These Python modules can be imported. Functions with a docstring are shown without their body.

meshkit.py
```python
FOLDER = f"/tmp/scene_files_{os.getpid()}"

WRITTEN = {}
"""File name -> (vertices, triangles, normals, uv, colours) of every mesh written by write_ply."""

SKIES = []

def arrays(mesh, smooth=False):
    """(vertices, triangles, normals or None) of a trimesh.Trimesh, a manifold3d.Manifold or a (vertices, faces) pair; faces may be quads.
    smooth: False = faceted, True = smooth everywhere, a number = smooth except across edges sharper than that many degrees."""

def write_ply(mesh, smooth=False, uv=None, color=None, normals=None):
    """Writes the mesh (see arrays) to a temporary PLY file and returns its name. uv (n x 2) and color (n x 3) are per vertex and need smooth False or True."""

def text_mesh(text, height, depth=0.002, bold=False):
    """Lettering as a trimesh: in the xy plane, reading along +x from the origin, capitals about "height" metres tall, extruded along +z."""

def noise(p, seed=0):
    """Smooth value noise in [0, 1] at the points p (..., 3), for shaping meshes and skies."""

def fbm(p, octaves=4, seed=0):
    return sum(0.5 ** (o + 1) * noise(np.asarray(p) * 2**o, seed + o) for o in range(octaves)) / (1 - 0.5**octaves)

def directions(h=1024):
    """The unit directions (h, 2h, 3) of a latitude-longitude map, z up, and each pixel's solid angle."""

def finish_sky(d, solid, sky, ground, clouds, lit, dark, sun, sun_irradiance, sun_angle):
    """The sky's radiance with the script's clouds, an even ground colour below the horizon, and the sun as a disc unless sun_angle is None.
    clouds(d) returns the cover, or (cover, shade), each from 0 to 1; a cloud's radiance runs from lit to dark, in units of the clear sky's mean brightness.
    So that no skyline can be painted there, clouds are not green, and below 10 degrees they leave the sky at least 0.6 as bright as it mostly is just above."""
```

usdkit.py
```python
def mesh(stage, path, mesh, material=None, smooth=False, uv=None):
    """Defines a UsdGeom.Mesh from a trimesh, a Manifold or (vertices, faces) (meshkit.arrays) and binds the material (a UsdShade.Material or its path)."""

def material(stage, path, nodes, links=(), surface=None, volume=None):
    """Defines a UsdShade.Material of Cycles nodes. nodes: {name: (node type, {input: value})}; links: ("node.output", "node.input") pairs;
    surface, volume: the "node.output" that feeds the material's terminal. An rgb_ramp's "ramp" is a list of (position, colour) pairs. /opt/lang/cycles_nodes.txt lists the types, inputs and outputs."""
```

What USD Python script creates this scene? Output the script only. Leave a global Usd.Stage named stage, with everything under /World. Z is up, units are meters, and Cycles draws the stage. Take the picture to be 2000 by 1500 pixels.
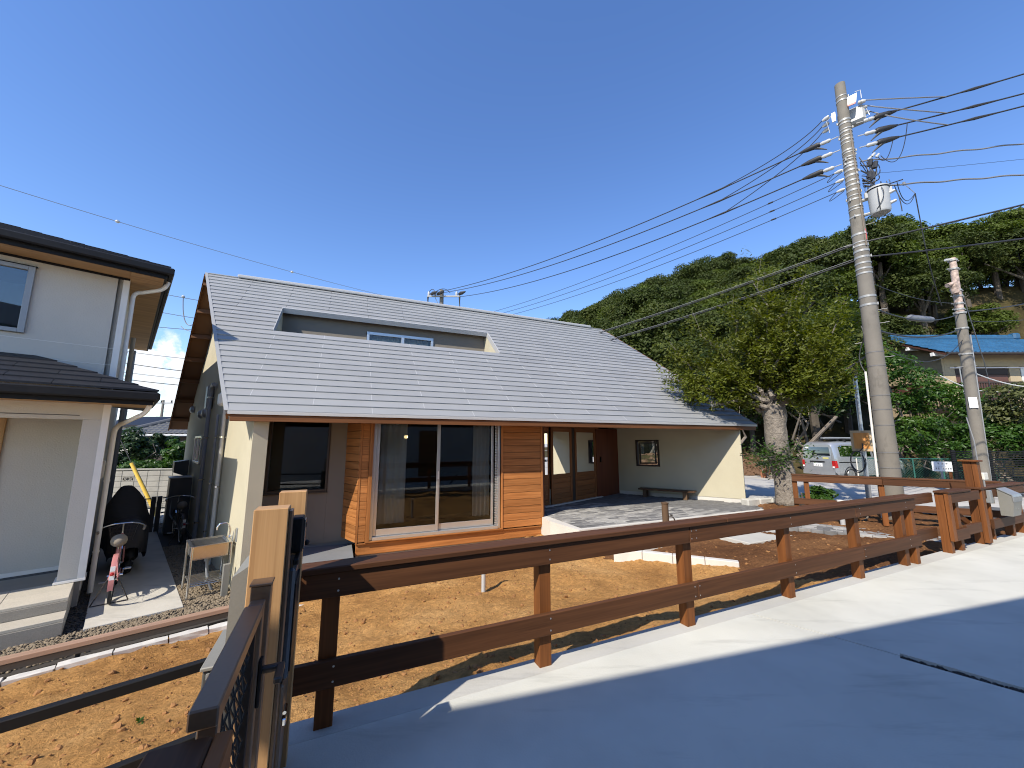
import math, random
import numpy as np, trimesh
from scipy.spatial import ConvexHull
from scipy.interpolate import RBFInterpolator
from shapely.geometry import Polygon, LineString
from shapely import affinity
import usdkit, meshkit
from pxr import Usd, UsdGeom, UsdLux, UsdShade, Gf, Sdf, Vt

stage = Usd.Stage.CreateInMemory()
UsdGeom.SetStageUpAxis(stage, UsdGeom.Tokens.z)
UsdGeom.SetStageMetersPerUnit(stage, 1.0)
stage.SetDefaultPrim(UsdGeom.Xform.Define(stage, '/World').GetPrim())
UsdGeom.Scope.Define(stage, '/World/Looks')

# ---------------------------------------------------------------- camera, sky, sun, exposure
SUN_AZ, SUN_EL = math.radians(214.0), math.radians(43.0)      # direction towards the sun
SKY_STRENGTH, SUN_INTENSITY, EXPOSURE = 0.15, 1.2, 0.6
cam = UsdGeom.Camera.Define(stage, '/World/camera')
cam.CreateHorizontalApertureAttr(36.0); cam.CreateVerticalApertureAttr(27.0)
cam.CreateFocalLengthAttr(36.0 * 750 / 2000); cam.CreateClippingRangeAttr(Gf.Vec2f(0.05, 3000))
cam.CreateExposureAttr(EXPOSURE)
cam.AddTranslateOp().Set(Gf.Vec3d(0, 0, 1.6)); cam.AddRotateXOp().Set(90.0 + math.degrees(math.atan(112 / 750)))
sun = UsdLux.DistantLight.Define(stage, '/World/sun')
sun.CreateIntensityAttr(SUN_INTENSITY); sun.CreateAngleAttr(0.53); sun.CreateNormalizeAttr(True)
sun.CreateColorAttr(Gf.Vec3f(1.0, 0.92, 0.80))
to_sun = Gf.Vec3d(math.sin(SUN_AZ) * math.cos(SUN_EL), math.cos(SUN_AZ) * math.cos(SUN_EL), math.sin(SUN_EL))
sun.AddTransformOp().Set(Gf.Matrix4d().SetRotate(Gf.Rotation(Gf.Vec3d(0, 0, 1), to_sun)))
dome = UsdLux.DomeLight.Define(stage, '/World/sky')
dome.GetPrim().SetCustomDataByKey('kind', 'structure')
cloud = np.array([-0.685, 0.715, 0.125]); cloud /= np.linalg.norm(cloud)      # a cumulus low over the gap between the houses
sky_m = usdkit.material(stage, '/World/Looks/sky', {
    'sky': ('sky_texture', dict(sky_type='single_scattering', sun_disc=False, sun_elevation=SUN_EL, sun_rotation=SUN_AZ, altitude=50.0, air_density=1.0, aerosol_density=0.15, ozone_density=2.0)),
    'sat': ('hsv', dict(hue=0.510, saturation=1.19, value=1.12)),
    'tc': ('texture_coordinate', {}),
    'map': ('mapping', dict(location=tuple(-cloud), scale=(1, 1, 1))),
    'stretch': ('mapping', dict(scale=(5.2, 5.2, 8.5))),
    'dist': ('gradient_texture', dict(gradient_type='spherical')),
    'n': ('noise_texture', dict(scale=26.0, detail=7.0, roughness=0.62)),
    'nm': ('math', dict(math_type='multiply_add', value2=3.4, value3=-1.05)),
    'sum': ('math', dict(math_type='multiply_add', value3=0.0)),
    'edge': ('map_range', dict(from_min=0.16, from_max=0.42, to_min=0.0, to_max=0.92, clamp=True)),
    'mix': ('mix', dict(color2=(5.2, 5.35, 5.6))),
    'bg': ('background_shader', dict(strength=SKY_STRENGTH))},
    [('tc.generated', 'map.vector'), ('map.vector', 'stretch.vector'), ('stretch.vector', 'dist.vector'), ('tc.generated', 'n.vector'),
     ('n.fac', 'nm.value1'), ('dist.fac', 'sum.value1'), ('nm.value', 'sum.value2'), ('sum.value', 'edge.value'), ('edge.result', 'mix.fac'),
     ('sky.color', 'sat.color'), ('sat.color', 'mix.color1'), ('mix.color', 'bg.color')], surface='bg.background')
UsdShade.MaterialBindingAPI.Apply(dome.GetPrim()).Bind(sky_m)

# ---------------------------------------------------------------- helpers: frames, meshes, prims
Z = np.array([0, 0, 1.0])
class Frame:
    """Local axes: a along the azimuth, b to its left (away from the camera for the facades), z up."""
    def __init__(s, o, az):
        r = math.radians(az); s.o = np.array(o, float); s.u = np.array([math.sin(r), math.cos(r), 0]); s.v = np.array([-math.cos(r), math.sin(r), 0])
    def __call__(s, a, b, c): return s.o + s.u * a + s.v * b + Z * c
    def arr(s, p): p = np.asarray(p, float); return s.o + p[..., :1] * s.u + p[..., 1:2] * s.v + p[..., 2:3] * Z
    def local(s, p): q = np.asarray(p, float) - s.o; return np.array([q @ s.u, q @ s.v, q[2]])
D = Frame((-4.565, 6.166, 0), 65.98)      # house: along the eave, away from it
F = Frame((0, 0, 0), 65.3)                # garden fence and driveway
G = Frame((0, 0, 0), 45.0)                # gable walls, the neighbour, the road
W = Frame((0, 0, 0), 90.0)                # x to the right, y ahead

def _cbox():
    v = []
    for s in np.ndindex(2, 2, 2):
        for k in range(3): v.append((np.array(s) * 2 - 1, k))
    P = np.array([[s[i] * (1.0 if i == k else 0.8) for i in range(3)] for s, k in v])
    h = ConvexHull(P); f = h.simplices.copy()
    for i, t in enumerate(f):
        if np.dot(np.cross(P[t[1]] - P[t[0]], P[t[2]] - P[t[0]]), h.equations[i, :3]) < 0: f[i] = t[::-1]
    return np.array([s for s, k in v], float), np.array([k for s, k in v]), f
CB_S, CB_K, CB_F = _cbox()
BOX_F = np.array([[0, 2, 3], [0, 3, 1], [4, 5, 7], [4, 7, 6], [0, 1, 5], [0, 5, 4], [2, 6, 7], [2, 7, 3], [0, 4, 6], [0, 6, 2], [1, 3, 7], [1, 7, 5]])
BOX_S = np.array(list(np.ndindex(2, 2, 2)), float) * 2 - 1

class MB:
    """Collects shapes into one mesh (vertices, triangles, st)."""
    def __init__(s): s.v, s.f, s.uv, s.n = [], [], [], 0
    def add(s, v, f, uv=None):
        v = np.asarray(v, float); f = np.asarray(f, int)
        if f.shape[1] == 4: f = np.vstack([f[:, [0, 1, 2]], f[:, [0, 2, 3]]])
        s.v.append(v); s.f.append(f + s.n); s.uv.append(np.zeros((len(v), 2)) if uv is None else np.asarray(uv, float)); s.n += len(v); return s
    def box(s, fr, a, b, c, ch=0.0, grain=0):
        lo, hi = np.array([a[0], b[0], c[0]], float), np.array([a[1], b[1], c[1]], float)
        m, h = (lo + hi) / 2, (hi - lo) / 2
        if ch > 0:
            ch = min(ch, 0.45 * h.min()); off = np.full((24, 3), ch); off[np.arange(24), CB_K] = 0
            p, f = m + CB_S * (h - off), CB_F
        else: p, f = m + BOX_S * h, BOX_F
        o = [i for i in range(3) if i != grain]; j = (lo.sum() * 1.37) % 7
        return s.add(fr.arr(p), f, np.stack([p[:, grain] + j, p[:, o[0]] + p[:, o[1]] + j * 3.1], 1))
    def tube(s, pts, r, n=8, cap=True):
        p = np.asarray(pts, float); r = np.broadcast_to(np.asarray(r, float), (len(p),))
        t = np.gradient(p, axis=0); t /= np.linalg.norm(t, axis=1, keepdims=True) + 1e-12
        ref = Z if abs(t[:, 2]).mean() < 0.9 else np.array([1.0, 0, 0])
        a = np.cross(t, ref); a /= np.linalg.norm(a, axis=1, keepdims=True) + 1e-12
        b, g = np.cross(a, t), np.arange(n) * 2 * np.pi / n
        v = (p[:, None] + r[:, None, None] * (np.cos(g)[None, :, None] * a[:, None] + np.sin(g)[None, :, None] * b[:, None])).reshape(-1, 3)
        i, j = np.meshgrid(np.arange(len(p) - 1), np.arange(n), indexing='ij'); k = (j + 1) % n
        f = np.stack([i * n + j, i * n + k, (i + 1) * n + k, (i + 1) * n + j], -1).reshape(-1, 4)
        f = np.vstack([f[:, [0, 1, 2]], f[:, [0, 2, 3]]])
        L = np.r_[0, np.cumsum(np.linalg.norm(np.diff(p, axis=0), axis=1))]
        uv = np.stack([np.repeat(L, n), np.tile(g * max(r.max(), 1e-4), len(p))], 1)
        if cap:
            e = len(v); v = np.vstack([v, p[:1], p[-1:]]); uv = np.vstack([uv, [[0, 0], [L[-1], 0]]]); q = (len(p) - 1) * n
            f = np.vstack([f, [[e, (i + 1) % n, i] for i in range(n)], [[e + 1, q + i, q + (i + 1) % n] for i in range(n)]])
        return s.add(v, f, uv)
    def cyl(s, p0, p1, r, n=14): return s.tube([p0, p1], r, n)
    def lathe(s, base, prof, n=20, axis=Z):
        p = [np.asarray(base) + np.asarray(axis) * h for r, h in prof]
        axis = np.asarray(axis, float); a = np.cross(axis, [0.3, 0.9, 0.1]); a /= np.linalg.norm(a); b = np.cross(axis, a); g = np.arange(n) * 2 * np.pi / n
        v = np.array([q + r * (math.cos(t) * a + math.sin(t) * b) for q, (r, h) in zip(p, prof) for t in g])
        i, j = np.meshgrid(np.arange(len(p) - 1), np.arange(n), indexing='ij'); k = (j + 1) % n
        return s.add(v, np.stack([i * n + j, i * n + k, (i + 1) * n + k, (i + 1) * n + j], -1).reshape(-1, 4))
    def ball(s, c, r, sub=1):
        m = trimesh.creation.icosphere(sub); return s.add(np.asarray(c) + m.vertices * np.asarray(r), m.faces)
    def loft(s, rings, closed=True, cap=True):
        """rings: (k, n, 3) points; quads between successive rings."""
        R = np.asarray(rings, float); k, n = R.shape[:2]; m = n if closed else n - 1
        i, j = np.meshgrid(np.arange(k - 1), np.arange(m), indexing='ij'); q = (j + 1) % n
        f = np.stack([i * n + j, i * n + q, (i + 1) * n + q, (i + 1) * n + j], -1).reshape(-1, 4); f = np.vstack([f[:, [0, 1, 2]], f[:, [0, 2, 3]]])
        v = R.reshape(-1, 3); uv = np.stack([np.repeat(np.arange(k), n) * 0.1, np.tile(np.arange(n), k) * 0.1], 1)
        if cap:
            e = len(v); v = np.vstack([v, R[0].mean(0), R[-1].mean(0)]); uv = np.vstack([uv, [[0, 0], [0, 0]]]); l = (k - 1) * n
            f = np.vstack([f, [[e, (i + 1) % n, i] for i in range(m)], [[e + 1, l + i, l + (i + 1) % n] for i in range(m)]])
        return s.add(v, f, uv)
    def prism(s, pts0, off):
        """A planar polygon (k, 3), pushed by off."""
        p = np.asarray(pts0, float); k = len(p); off = np.asarray(off, float)
        nrm = np.zeros(3)
        for i in range(k): nrm += np.cross(p[i], p[(i + 1) % k])
        nrm /= np.linalg.norm(nrm); a = p[1] - p[0]; a /= np.linalg.norm(a); b = np.cross(nrm, a)
        q = np.stack([(p - p[0]) @ a, (p - p[0]) @ b], 1)
        tri = trimesh.creation.triangulate_polygon(Polygon(q), engine='earcut')
        V2, T = np.asarray(tri[0]), np.asarray(tri[1])
        v = p[0] + V2[:, :1] * a + V2[:, 1:] * b; n = len(v)
        V = np.vstack([v, v + off, p, p + off]); f = [*T[:, ::-1], *(T + n)]
        for i in range(k):
            j = (i + 1) % k; A, B = 2 * n + i, 2 * n + j; f += [[A, B, B + k], [A, B + k, A + k]]
        uv = np.stack([(V - p[0]) @ a, (V - p[0]) @ b + (V - p[0]) @ nrm], 1)
        return s.add(V, f, uv)
    def grid(s, X, Y, Zs, keep=None):
        h, w = X.shape; v = np.stack([X, Y, Zs], -1).reshape(-1, 3)
        i, j = np.meshgrid(np.arange(h - 1), np.arange(w - 1), indexing='ij'); i, j = i.ravel(), j.ravel()
        q = np.stack([i * w + j, i * w + j + 1, (i + 1) * w + j + 1, (i + 1) * w + j], 1)
        if keep is not None: q = q[keep(v[q].mean(1))]
        return s.add(v, q, v[:, :2])
    def get(s): return np.vstack(s.v), np.vstack(s.f), np.vstack(s.uv)

used = {}
def path_of(parent, name):
    k = (parent, name); c = used.get(k, 0); used[k] = c + 1
    return f'{parent}/{name}' if c == 0 else f'{parent}/{name}_{c:03d}'
def keys(prim, **kw):
    for k, v in kw.items():
        if v: prim.SetCustomDataByKey({'cat': 'category'}.get(k, k), v)
def put(path, mb, mat, loc, smooth):
    v, f, uv = mb.get() if isinstance(mb, MB) else (*mb, None) if len(mb) == 2 else mb
    v = v - loc
    if smooth is True or smooth is False: usdkit.mesh(stage, path, (v, f), M[mat], smooth=smooth, uv=uv)
    else: usdkit.mesh(stage, path, (v, f), M[mat], smooth=smooth)
    return stage.GetPrimAtPath(path)
class Thing:
    """An Xform at the thing's base; parts are meshes below it."""
    def __init__(s, name, label=None, cat=None, base=(0, 0, 0), group=None, kind=None):
        s.path = path_of('/World', name); s.base = np.array(base, float)
        x = UsdGeom.Xform.Define(stage, s.path); x.AddTranslateOp().Set(Gf.Vec3d(*map(float, base)))
        keys(x.GetPrim(), label=label, cat=cat, group=group, kind=kind)
    def part(s, name, mb, mat, parent=None, label=None, smooth=False, kind=None):
        p = path_of(parent or s.path, name); pr = put(p, mb, mat, s.base, smooth); keys(pr, label=label, kind=kind); return p
def single(name, mb, mat, label=None, cat=None, group=None, kind=None, smooth=False, base=None):
    p = path_of('/World', name); v = (mb.get() if isinstance(mb, MB) else mb)[0]
    loc = np.array(base, float) if base is not None else np.array([*(v.min(0)[:2] + v.max(0)[:2]) / 2, v[:, 2].min()])
    pr = put(p, mb, mat, loc, smooth); UsdGeom.Xformable(pr).AddTranslateOp().Set(Gf.Vec3d(*map(float, loc)))
    keys(pr, label=label, cat=cat, group=group, kind=kind); return p
def copy_of(src, name, label, cat, loc, rot=0, scale=1.0, group=None):
    p = path_of('/World', name); x = UsdGeom.Xform.Define(stage, p)
    x.GetPrim().GetReferences().AddInternalReference(src)
    x.ClearXformOpOrder(); x.AddTranslateOp().Set(Gf.Vec3d(*map(float, loc))); x.AddRotateZOp().Set(float(rot))
    x.AddScaleOp().Set(Gf.Vec3f(*np.broadcast_to(scale, 3).astype(float).tolist()))
    x.GetPrim().SetInstanceable(True); keys(x.GetPrim(), label=label, cat=cat, group=group); return p
def arc(p, q, r, n=10):
    """Quadratic curve p-q-r."""
    t = np.linspace(0, 1, n)[:, None]; p, q, r = map(np.asarray, (p, q, r)); return (1 - t) ** 2 * p + 2 * t * (1 - t) * q + t * t * r
def sag(p, q, d, n=28):
    t = np.linspace(0, 1, n)[:, None]; p, q = np.asarray(p, float), np.asarray(q, float); return p + (q - p) * t - Z * (4 * d * t * (1 - t))

# ---------------------------------------------------------------- materials
M = {}
def mat(name, nodes, links, surface='p.BSDF'): M[name] = usdkit.material(stage, '/World/Looks/' + name, nodes, links, surface=surface)
def plain(name, col, rough=0.5, spec=0.5, metal=0.0, var=0.0, scale=6.0, bump=0.0, bscale=60.0, detail=5.0, coat=0.0, obj=0.0, fine=0.0, fscale=120.0, dist=0.01, rvar=0.0):
    """One base colour, broken up by large and fine noise, with a fine relief; obj: brightness change from piece to piece."""
    c = np.array(col, float)
    N = {'g': ('geometry', {}), 'p': ('principled_bsdf', dict(roughness=rough, metallic=metal, specular_ior_level=spec, coat_weight=coat))}
    Lk = []
    N['n'] = ('noise_texture', dict(scale=scale, detail=detail, roughness=0.6)); Lk.append(('g.position', 'n.vector'))
    N['r'] = ('rgb_ramp', dict(ramp=[(0.25, tuple(c * (1 - var))), (0.5, tuple(c)), (0.75, tuple(np.minimum(c * (1 + var), 0.95)))])); Lk.append(('n.fac', 'r.fac'))
    out = 'r.color'
    if fine:
        N['fn'] = ('noise_texture', dict(scale=fscale, detail=2.0)); Lk.append(('g.position', 'fn.vector'))
        N['fr'] = ('map_range', dict(from_min=0.3, from_max=0.7, to_min=1 - fine, to_max=1 + fine)); Lk.append(('fn.fac', 'fr.value'))
        N['fm'] = ('mix', dict(mix_type='multiply', fac=1.0)); Lk += [(out, 'fm.color1'), ('fr.result', 'fm.color2')]; out = 'fm.color'
    if obj:
        N['o'] = ('object_info', {}); N['or'] = ('map_range', dict(from_min=0.0, from_max=1.0, to_min=1 - obj, to_max=1 + obj)); Lk.append(('o.random', 'or.value'))
        N['om'] = ('mix', dict(mix_type='multiply', fac=1.0)); Lk += [(out, 'om.color1'), ('or.result', 'om.color2')]; out = 'om.color'
    Lk.append((out, 'p.base_color'))
    if rvar:
        N['rr'] = ('map_range', dict(from_min=0.3, from_max=0.7, to_min=rough - rvar, to_max=rough + rvar, clamp=True)); Lk += [('n.fac', 'rr.value'), ('rr.result', 'p.roughness')]
    if bump:
        N['bn'] = ('noise_texture', dict(scale=bscale, detail=4.0, roughness=0.6)); N['b'] = ('bump', dict(strength=bump, distance=dist))
        Lk += [('g.position', 'bn.vector'), ('bn.fac', 'b.height'), ('b.normal', 'p.normal')]
    mat(name, N, Lk)
def wood(name, dark, light, rough=0.55, scale=(1.2, 38.0), obj=0.18, bump=0.25, knots=True):
    N = {'tc': ('texture_coordinate', {}), 'o': ('object_info', {}), 'm': ('mapping', dict(scale=(scale[0], scale[1], 1))),
         'off': ('combine_xyz', {}), 'k': ('math', dict(math_type='multiply', value2=37.0)), 'add': ('mix', dict(mix_type='add', fac=1.0)),
         'n': ('noise_texture', dict(scale=1.0, detail=6.0, roughness=0.65, distortion=0.6)), 'r': ('rgb_ramp', dict(ramp=[(0.3, dark), (0.52, tuple((np.array(dark) + np.array(light)) / 2)), (0.72, light)])),
         'm2': ('mapping', dict(scale=(0.5, 7.0, 1))), 'n2': ('noise_texture', dict(scale=1.0, detail=3.0)), 'r2': ('map_range', dict(from_min=0.25, from_max=0.75, to_min=0.78, to_max=1.2)),
         'mm': ('mix', dict(mix_type='multiply', fac=1.0)), 'or': ('map_range', dict(to_min=1 - obj, to_max=1 + obj)), 'om': ('mix', dict(mix_type='multiply', fac=1.0)),
         'b': ('bump', dict(strength=bump, distance=0.004)), 'p': ('principled_bsdf', dict(roughness=rough, specular_ior_level=0.22))}
    Lk = [('o.random', 'k.value1'), ('k.value', 'off.x'), ('k.value', 'off.y'), ('tc.UV', 'add.color1'), ('off.vector', 'add.color2'), ('add.color', 'm.vector'), ('m.vector', 'n.vector'), ('n.fac', 'r.fac'),
          ('add.color', 'm2.vector'), ('m2.vector', 'n2.vector'), ('n2.fac', 'r2.value'), ('r.color', 'mm.color1'), ('r2.result', 'mm.color2'), ('o.random', 'or.value'),
          ('mm.color', 'om.color1'), ('or.result', 'om.color2'), ('om.color', 'p.base_color'), ('n.fac', 'b.height'), ('b.normal', 'p.normal')]
    mat(name, N, Lk)
def leaf(name, cols, trans=0.35, rough=0.45, spec=0.4):
    stops = [(i / max(len(cols) - 1, 1), c) for i, c in enumerate(cols)]
    N = {'g': ('geometry', {}), 'r': ('rgb_ramp', dict(ramp=stops)), 'p': ('principled_bsdf', dict(roughness=rough, specular_ior_level=spec)), 't': ('translucent_bsdf', {}),
         'h': ('hsv', dict(saturation=1.15, value=1.25)), 'x': ('mix_closure', dict(fac=trans)), 'n': ('noise_texture', dict(scale=0.35, detail=2.0)), 'nr': ('map_range', dict(from_min=0.3, from_max=0.7, to_min=-0.3, to_max=0.3)),
         'a': ('math', dict(math_type='add'))}
    mat(name, N, [('g.position', 'n.vector'), ('n.fac', 'nr.value'), ('g.random_per_island', 'a.value1'), ('nr.result', 'a.value2'), ('a.value', 'r.fac'), ('r.color', 'p.base_color'), ('r.color', 'h.color'), ('h.color', 't.color'),
                  ('p.BSDF', 'x.closure1'), ('t.BSDF', 'x.closure2')], surface='x.closure')
def glass(name, tint=(0.9, 0.94, 0.93), ior=1.5, rough=0.0, extra=0.0):
    mat(name, {'f': ('fresnel', dict(IOR=ior)), 'fa': ('math', dict(math_type='add', value2=extra, use_clamp=True)), 't': ('transparent_bsdf', dict(color=tint)), 'g': ('glossy_bsdf', dict(color=(1, 1, 1), roughness=rough)), 'x': ('mix_closure', {})},
        [('f.fac', 'fa.value1'), ('fa.value', 'x.fac'), ('t.BSDF', 'x.closure1'), ('g.BSDF', 'x.closure2')], surface='x.closure')

# concrete with brush marks, stains and pores
def concrete(name, col, var=0.13, stain=0.5, scale=0.9):
    c = np.array(col)
    mat(name, {'g': ('geometry', {}), 'n': ('noise_texture', dict(scale=scale, detail=7.0, roughness=0.62)), 'r': ('rgb_ramp', dict(ramp=[(0.28, tuple(c * (1 - var))), (0.5, tuple(c)), (0.72, tuple(c * (1 + var * 0.7)))])),
        'm': ('mapping', dict(rotation=(0, 0, 0.42), scale=(0.5, 3.0, 1))), 'n2': ('noise_texture', dict(scale=1.6, detail=5.0, roughness=0.7)), 'r2': ('map_range', dict(from_min=0.56, from_max=0.76, to_min=1.0, to_max=1.0 - 0.34 * stain, clamp=True)),
        'x': ('mix', dict(mix_type='multiply', fac=1.0)), 'n3': ('noise_texture', dict(scale=170.0, detail=2.0)), 'r3': ('map_range', dict(from_min=0.3, from_max=0.7, to_min=0.93, to_max=1.06)), 'x2': ('mix', dict(mix_type='multiply', fac=1.0)),
        'bn': ('noise_texture', dict(scale=70.0, detail=6.0, roughness=0.7)), 'b': ('bump', dict(strength=0.35, distance=0.006)), 'p': ('principled_bsdf', dict(roughness=0.8, specular_ior_level=0.25))},
        [('g.position', 'n.vector'), ('n.fac', 'r.fac'), ('g.position', 'm.vector'), ('m.vector', 'n2.vector'), ('n2.fac', 'r2.value'), ('r.color', 'x.color1'), ('r2.result', 'x.color2'), ('g.position', 'n3.vector'), ('n3.fac', 'r3.value'),
         ('x.color', 'x2.color1'), ('r3.result', 'x2.color2'), ('x2.color', 'p.base_color'), ('g.position', 'bn.vector'), ('bn.fac', 'b.height'), ('b.normal', 'p.normal')])
concrete('concrete_new', (0.50, 0.50, 0.45), var=.16, stain=.7); concrete('concrete_kerb', (0.42, 0.41, 0.37), stain=0.8); concrete('concrete_path', (0.42, 0.40, 0.35), var=0.2, stain=1.0, scale=1.6)
concrete('concrete_base', (0.36, 0.345, 0.30), stain=0.6); concrete('asphalt_grey', (0.10, 0.10, 0.098), stain=0.3); concrete('lot_pale', (0.40, 0.385, 0.35), var=0.2, stain=0.8)
concrete('white_block', (0.52, 0.50, 0.455), stain=0.4); concrete('block_grey', (0.30, 0.285, 0.25), stain=0.9, scale=2.0); concrete('pole_concrete', (0.17, 0.155, 0.13), var=0.12, stain=1.2, scale=2.5)
concrete('ledge_grey', (0.17, 0.175, 0.18), stain=0.4)
# soil: orange brown, darker where turned
def soil(name, a, b, c):
    mat(name, {'g': ('geometry', {}), 'n': ('noise_texture', dict(scale=0.8, detail=6.0, roughness=0.6)), 'r': ('rgb_ramp', dict(ramp=[(0.28, a), (0.5, b), (0.68, c)])),
        'n2': ('noise_texture', dict(scale=22.0, detail=5.0, roughness=0.7)), 'r2': ('map_range', dict(from_min=0.3, from_max=0.7, to_min=0.62, to_max=1.25)), 'x': ('mix', dict(mix_type='multiply', fac=1.0)),
        'v': ('voronoi_texture', dict(scale=55.0)), 'bn': ('noise_texture', dict(scale=42.0, detail=7.0, roughness=0.75)), 'b': ('bump', dict(strength=1.0, distance=0.045)), 'p': ('principled_bsdf', dict(roughness=0.95, specular_ior_level=0.1))},
        [('g.position', 'n.vector'), ('n.fac', 'r.fac'), ('g.position', 'n2.vector'), ('n2.fac', 'r2.value'), ('r.color', 'x.color1'), ('r2.result', 'x.color2'), ('x.color', 'p.base_color'), ('g.position', 'bn.vector'), ('bn.fac', 'b.height'), ('b.normal', 'p.normal')])
soil('soil', (0.31, 0.15, 0.048), (0.49, 0.26, 0.088), (0.58, 0.335, 0.13)); soil('soil_dark', (0.10, 0.045, 0.02), (0.17, 0.08, 0.035), (0.26, 0.13, 0.055))
soil('forest_floor', (0.03, 0.025, 0.012), (0.06, 0.05, 0.022), (0.10, 0.075, 0.04))
def pebbles(name, cols, rough=0.8):
    mat(name, {'g': ('geometry', {}), 'r': ('rgb_ramp', dict(ramp=[(i / (len(cols) - 1), c) for i, c in enumerate(cols)])), 'bn': ('noise_texture', dict(scale=140.0, detail=3.0)), 'b': ('bump', dict(strength=0.3, distance=0.004)), 'p': ('principled_bsdf', dict(roughness=rough, specular_ior_level=0.2))},
        [('g.random_per_island', 'r.fac'), ('r.color', 'p.base_color'), ('g.position', 'bn.vector'), ('bn.fac', 'b.height'), ('b.normal', 'p.normal')])
pebbles('clod', [(0.24, 0.12, 0.045), (0.38, 0.21, 0.08), (0.46, 0.28, 0.12), (0.58, 0.44, 0.28), (0.33, 0.17, 0.065)]); pebbles('gravel_warm', [(0.20, 0.16, 0.11), (0.42, 0.36, 0.27), (0.55, 0.49, 0.38), (0.30, 0.25, 0.18)])
pebbles('gravel_dark', [(0.05, 0.045, 0.04), (0.14, 0.12, 0.09), (0.24, 0.20, 0.15), (0.09, 0.085, 0.08)]); pebbles('rubble', [(0.12, 0.07, 0.04), (0.26, 0.18, 0.11), (0.42, 0.36, 0.29), (0.55, 0.50, 0.44)])
def paver(name):
    mat(name, {'g': ('geometry', {}), 'o': ('object_info', {}), 'r': ('rgb_ramp', dict(ramp=[(0.0, (0.10, 0.10, 0.10)), (0.35, (0.21, 0.205, 0.195)), (0.7, (0.33, 0.32, 0.295)), (1.0, (0.16, 0.158, 0.155))])), 'q': ('math', dict(math_type='add')), 'w': ('math', dict(math_type='fraction')),
        'n': ('noise_texture', dict(scale=7.0, detail=5.0)), 'r2': ('map_range', dict(from_min=0.3, from_max=0.7, to_min=0.75, to_max=1.2)), 'x': ('mix', dict(mix_type='multiply', fac=1.0)), 'bn': ('noise_texture', dict(scale=60.0, detail=5.0)), 'b': ('bump', dict(strength=0.4, distance=0.006)), 'p': ('principled_bsdf', dict(roughness=0.8, specular_ior_level=0.25))},
        [('o.random', 'q.value1'), ('g.random_per_island', 'q.value2'), ('q.value', 'w.value1'), ('w.value', 'r.fac'), ('g.position', 'n.vector'), ('n.fac', 'r2.value'), ('r.color', 'x.color1'), ('r2.result', 'x.color2'), ('x.color', 'p.base_color'), ('g.position', 'bn.vector'), ('bn.fac', 'b.height'), ('b.normal', 'p.normal')])
paver('paver')
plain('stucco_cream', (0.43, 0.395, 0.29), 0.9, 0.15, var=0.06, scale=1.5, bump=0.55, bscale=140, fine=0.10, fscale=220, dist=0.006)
plain('stucco_shaded', (0.19, 0.17, 0.14), 0.9, 0.15, var=0.05, scale=1.5, bump=0.4, bscale=140, fine=0.06, fscale=200, dist=0.005)  # for recessed walls: stucco darkened, their shade is put into the base colour
plain('roof_metal', (0.235, 0.238, 0.236), 0.5, 0.5, var=0.05, scale=1.2, obj=0.045, fine=0.05, fscale=400, rvar=0.06); plain('roof_trim', (0.36, 0.36, 0.355), 0.35, 0.5)
plain('dark_void', (0.012, 0.012, 0.012), 0.9); plain('room_wall', (0.04, 0.036, 0.03), 0.9); plain('room_floor', (0.05, 0.03, 0.018), 0.6)
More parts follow.
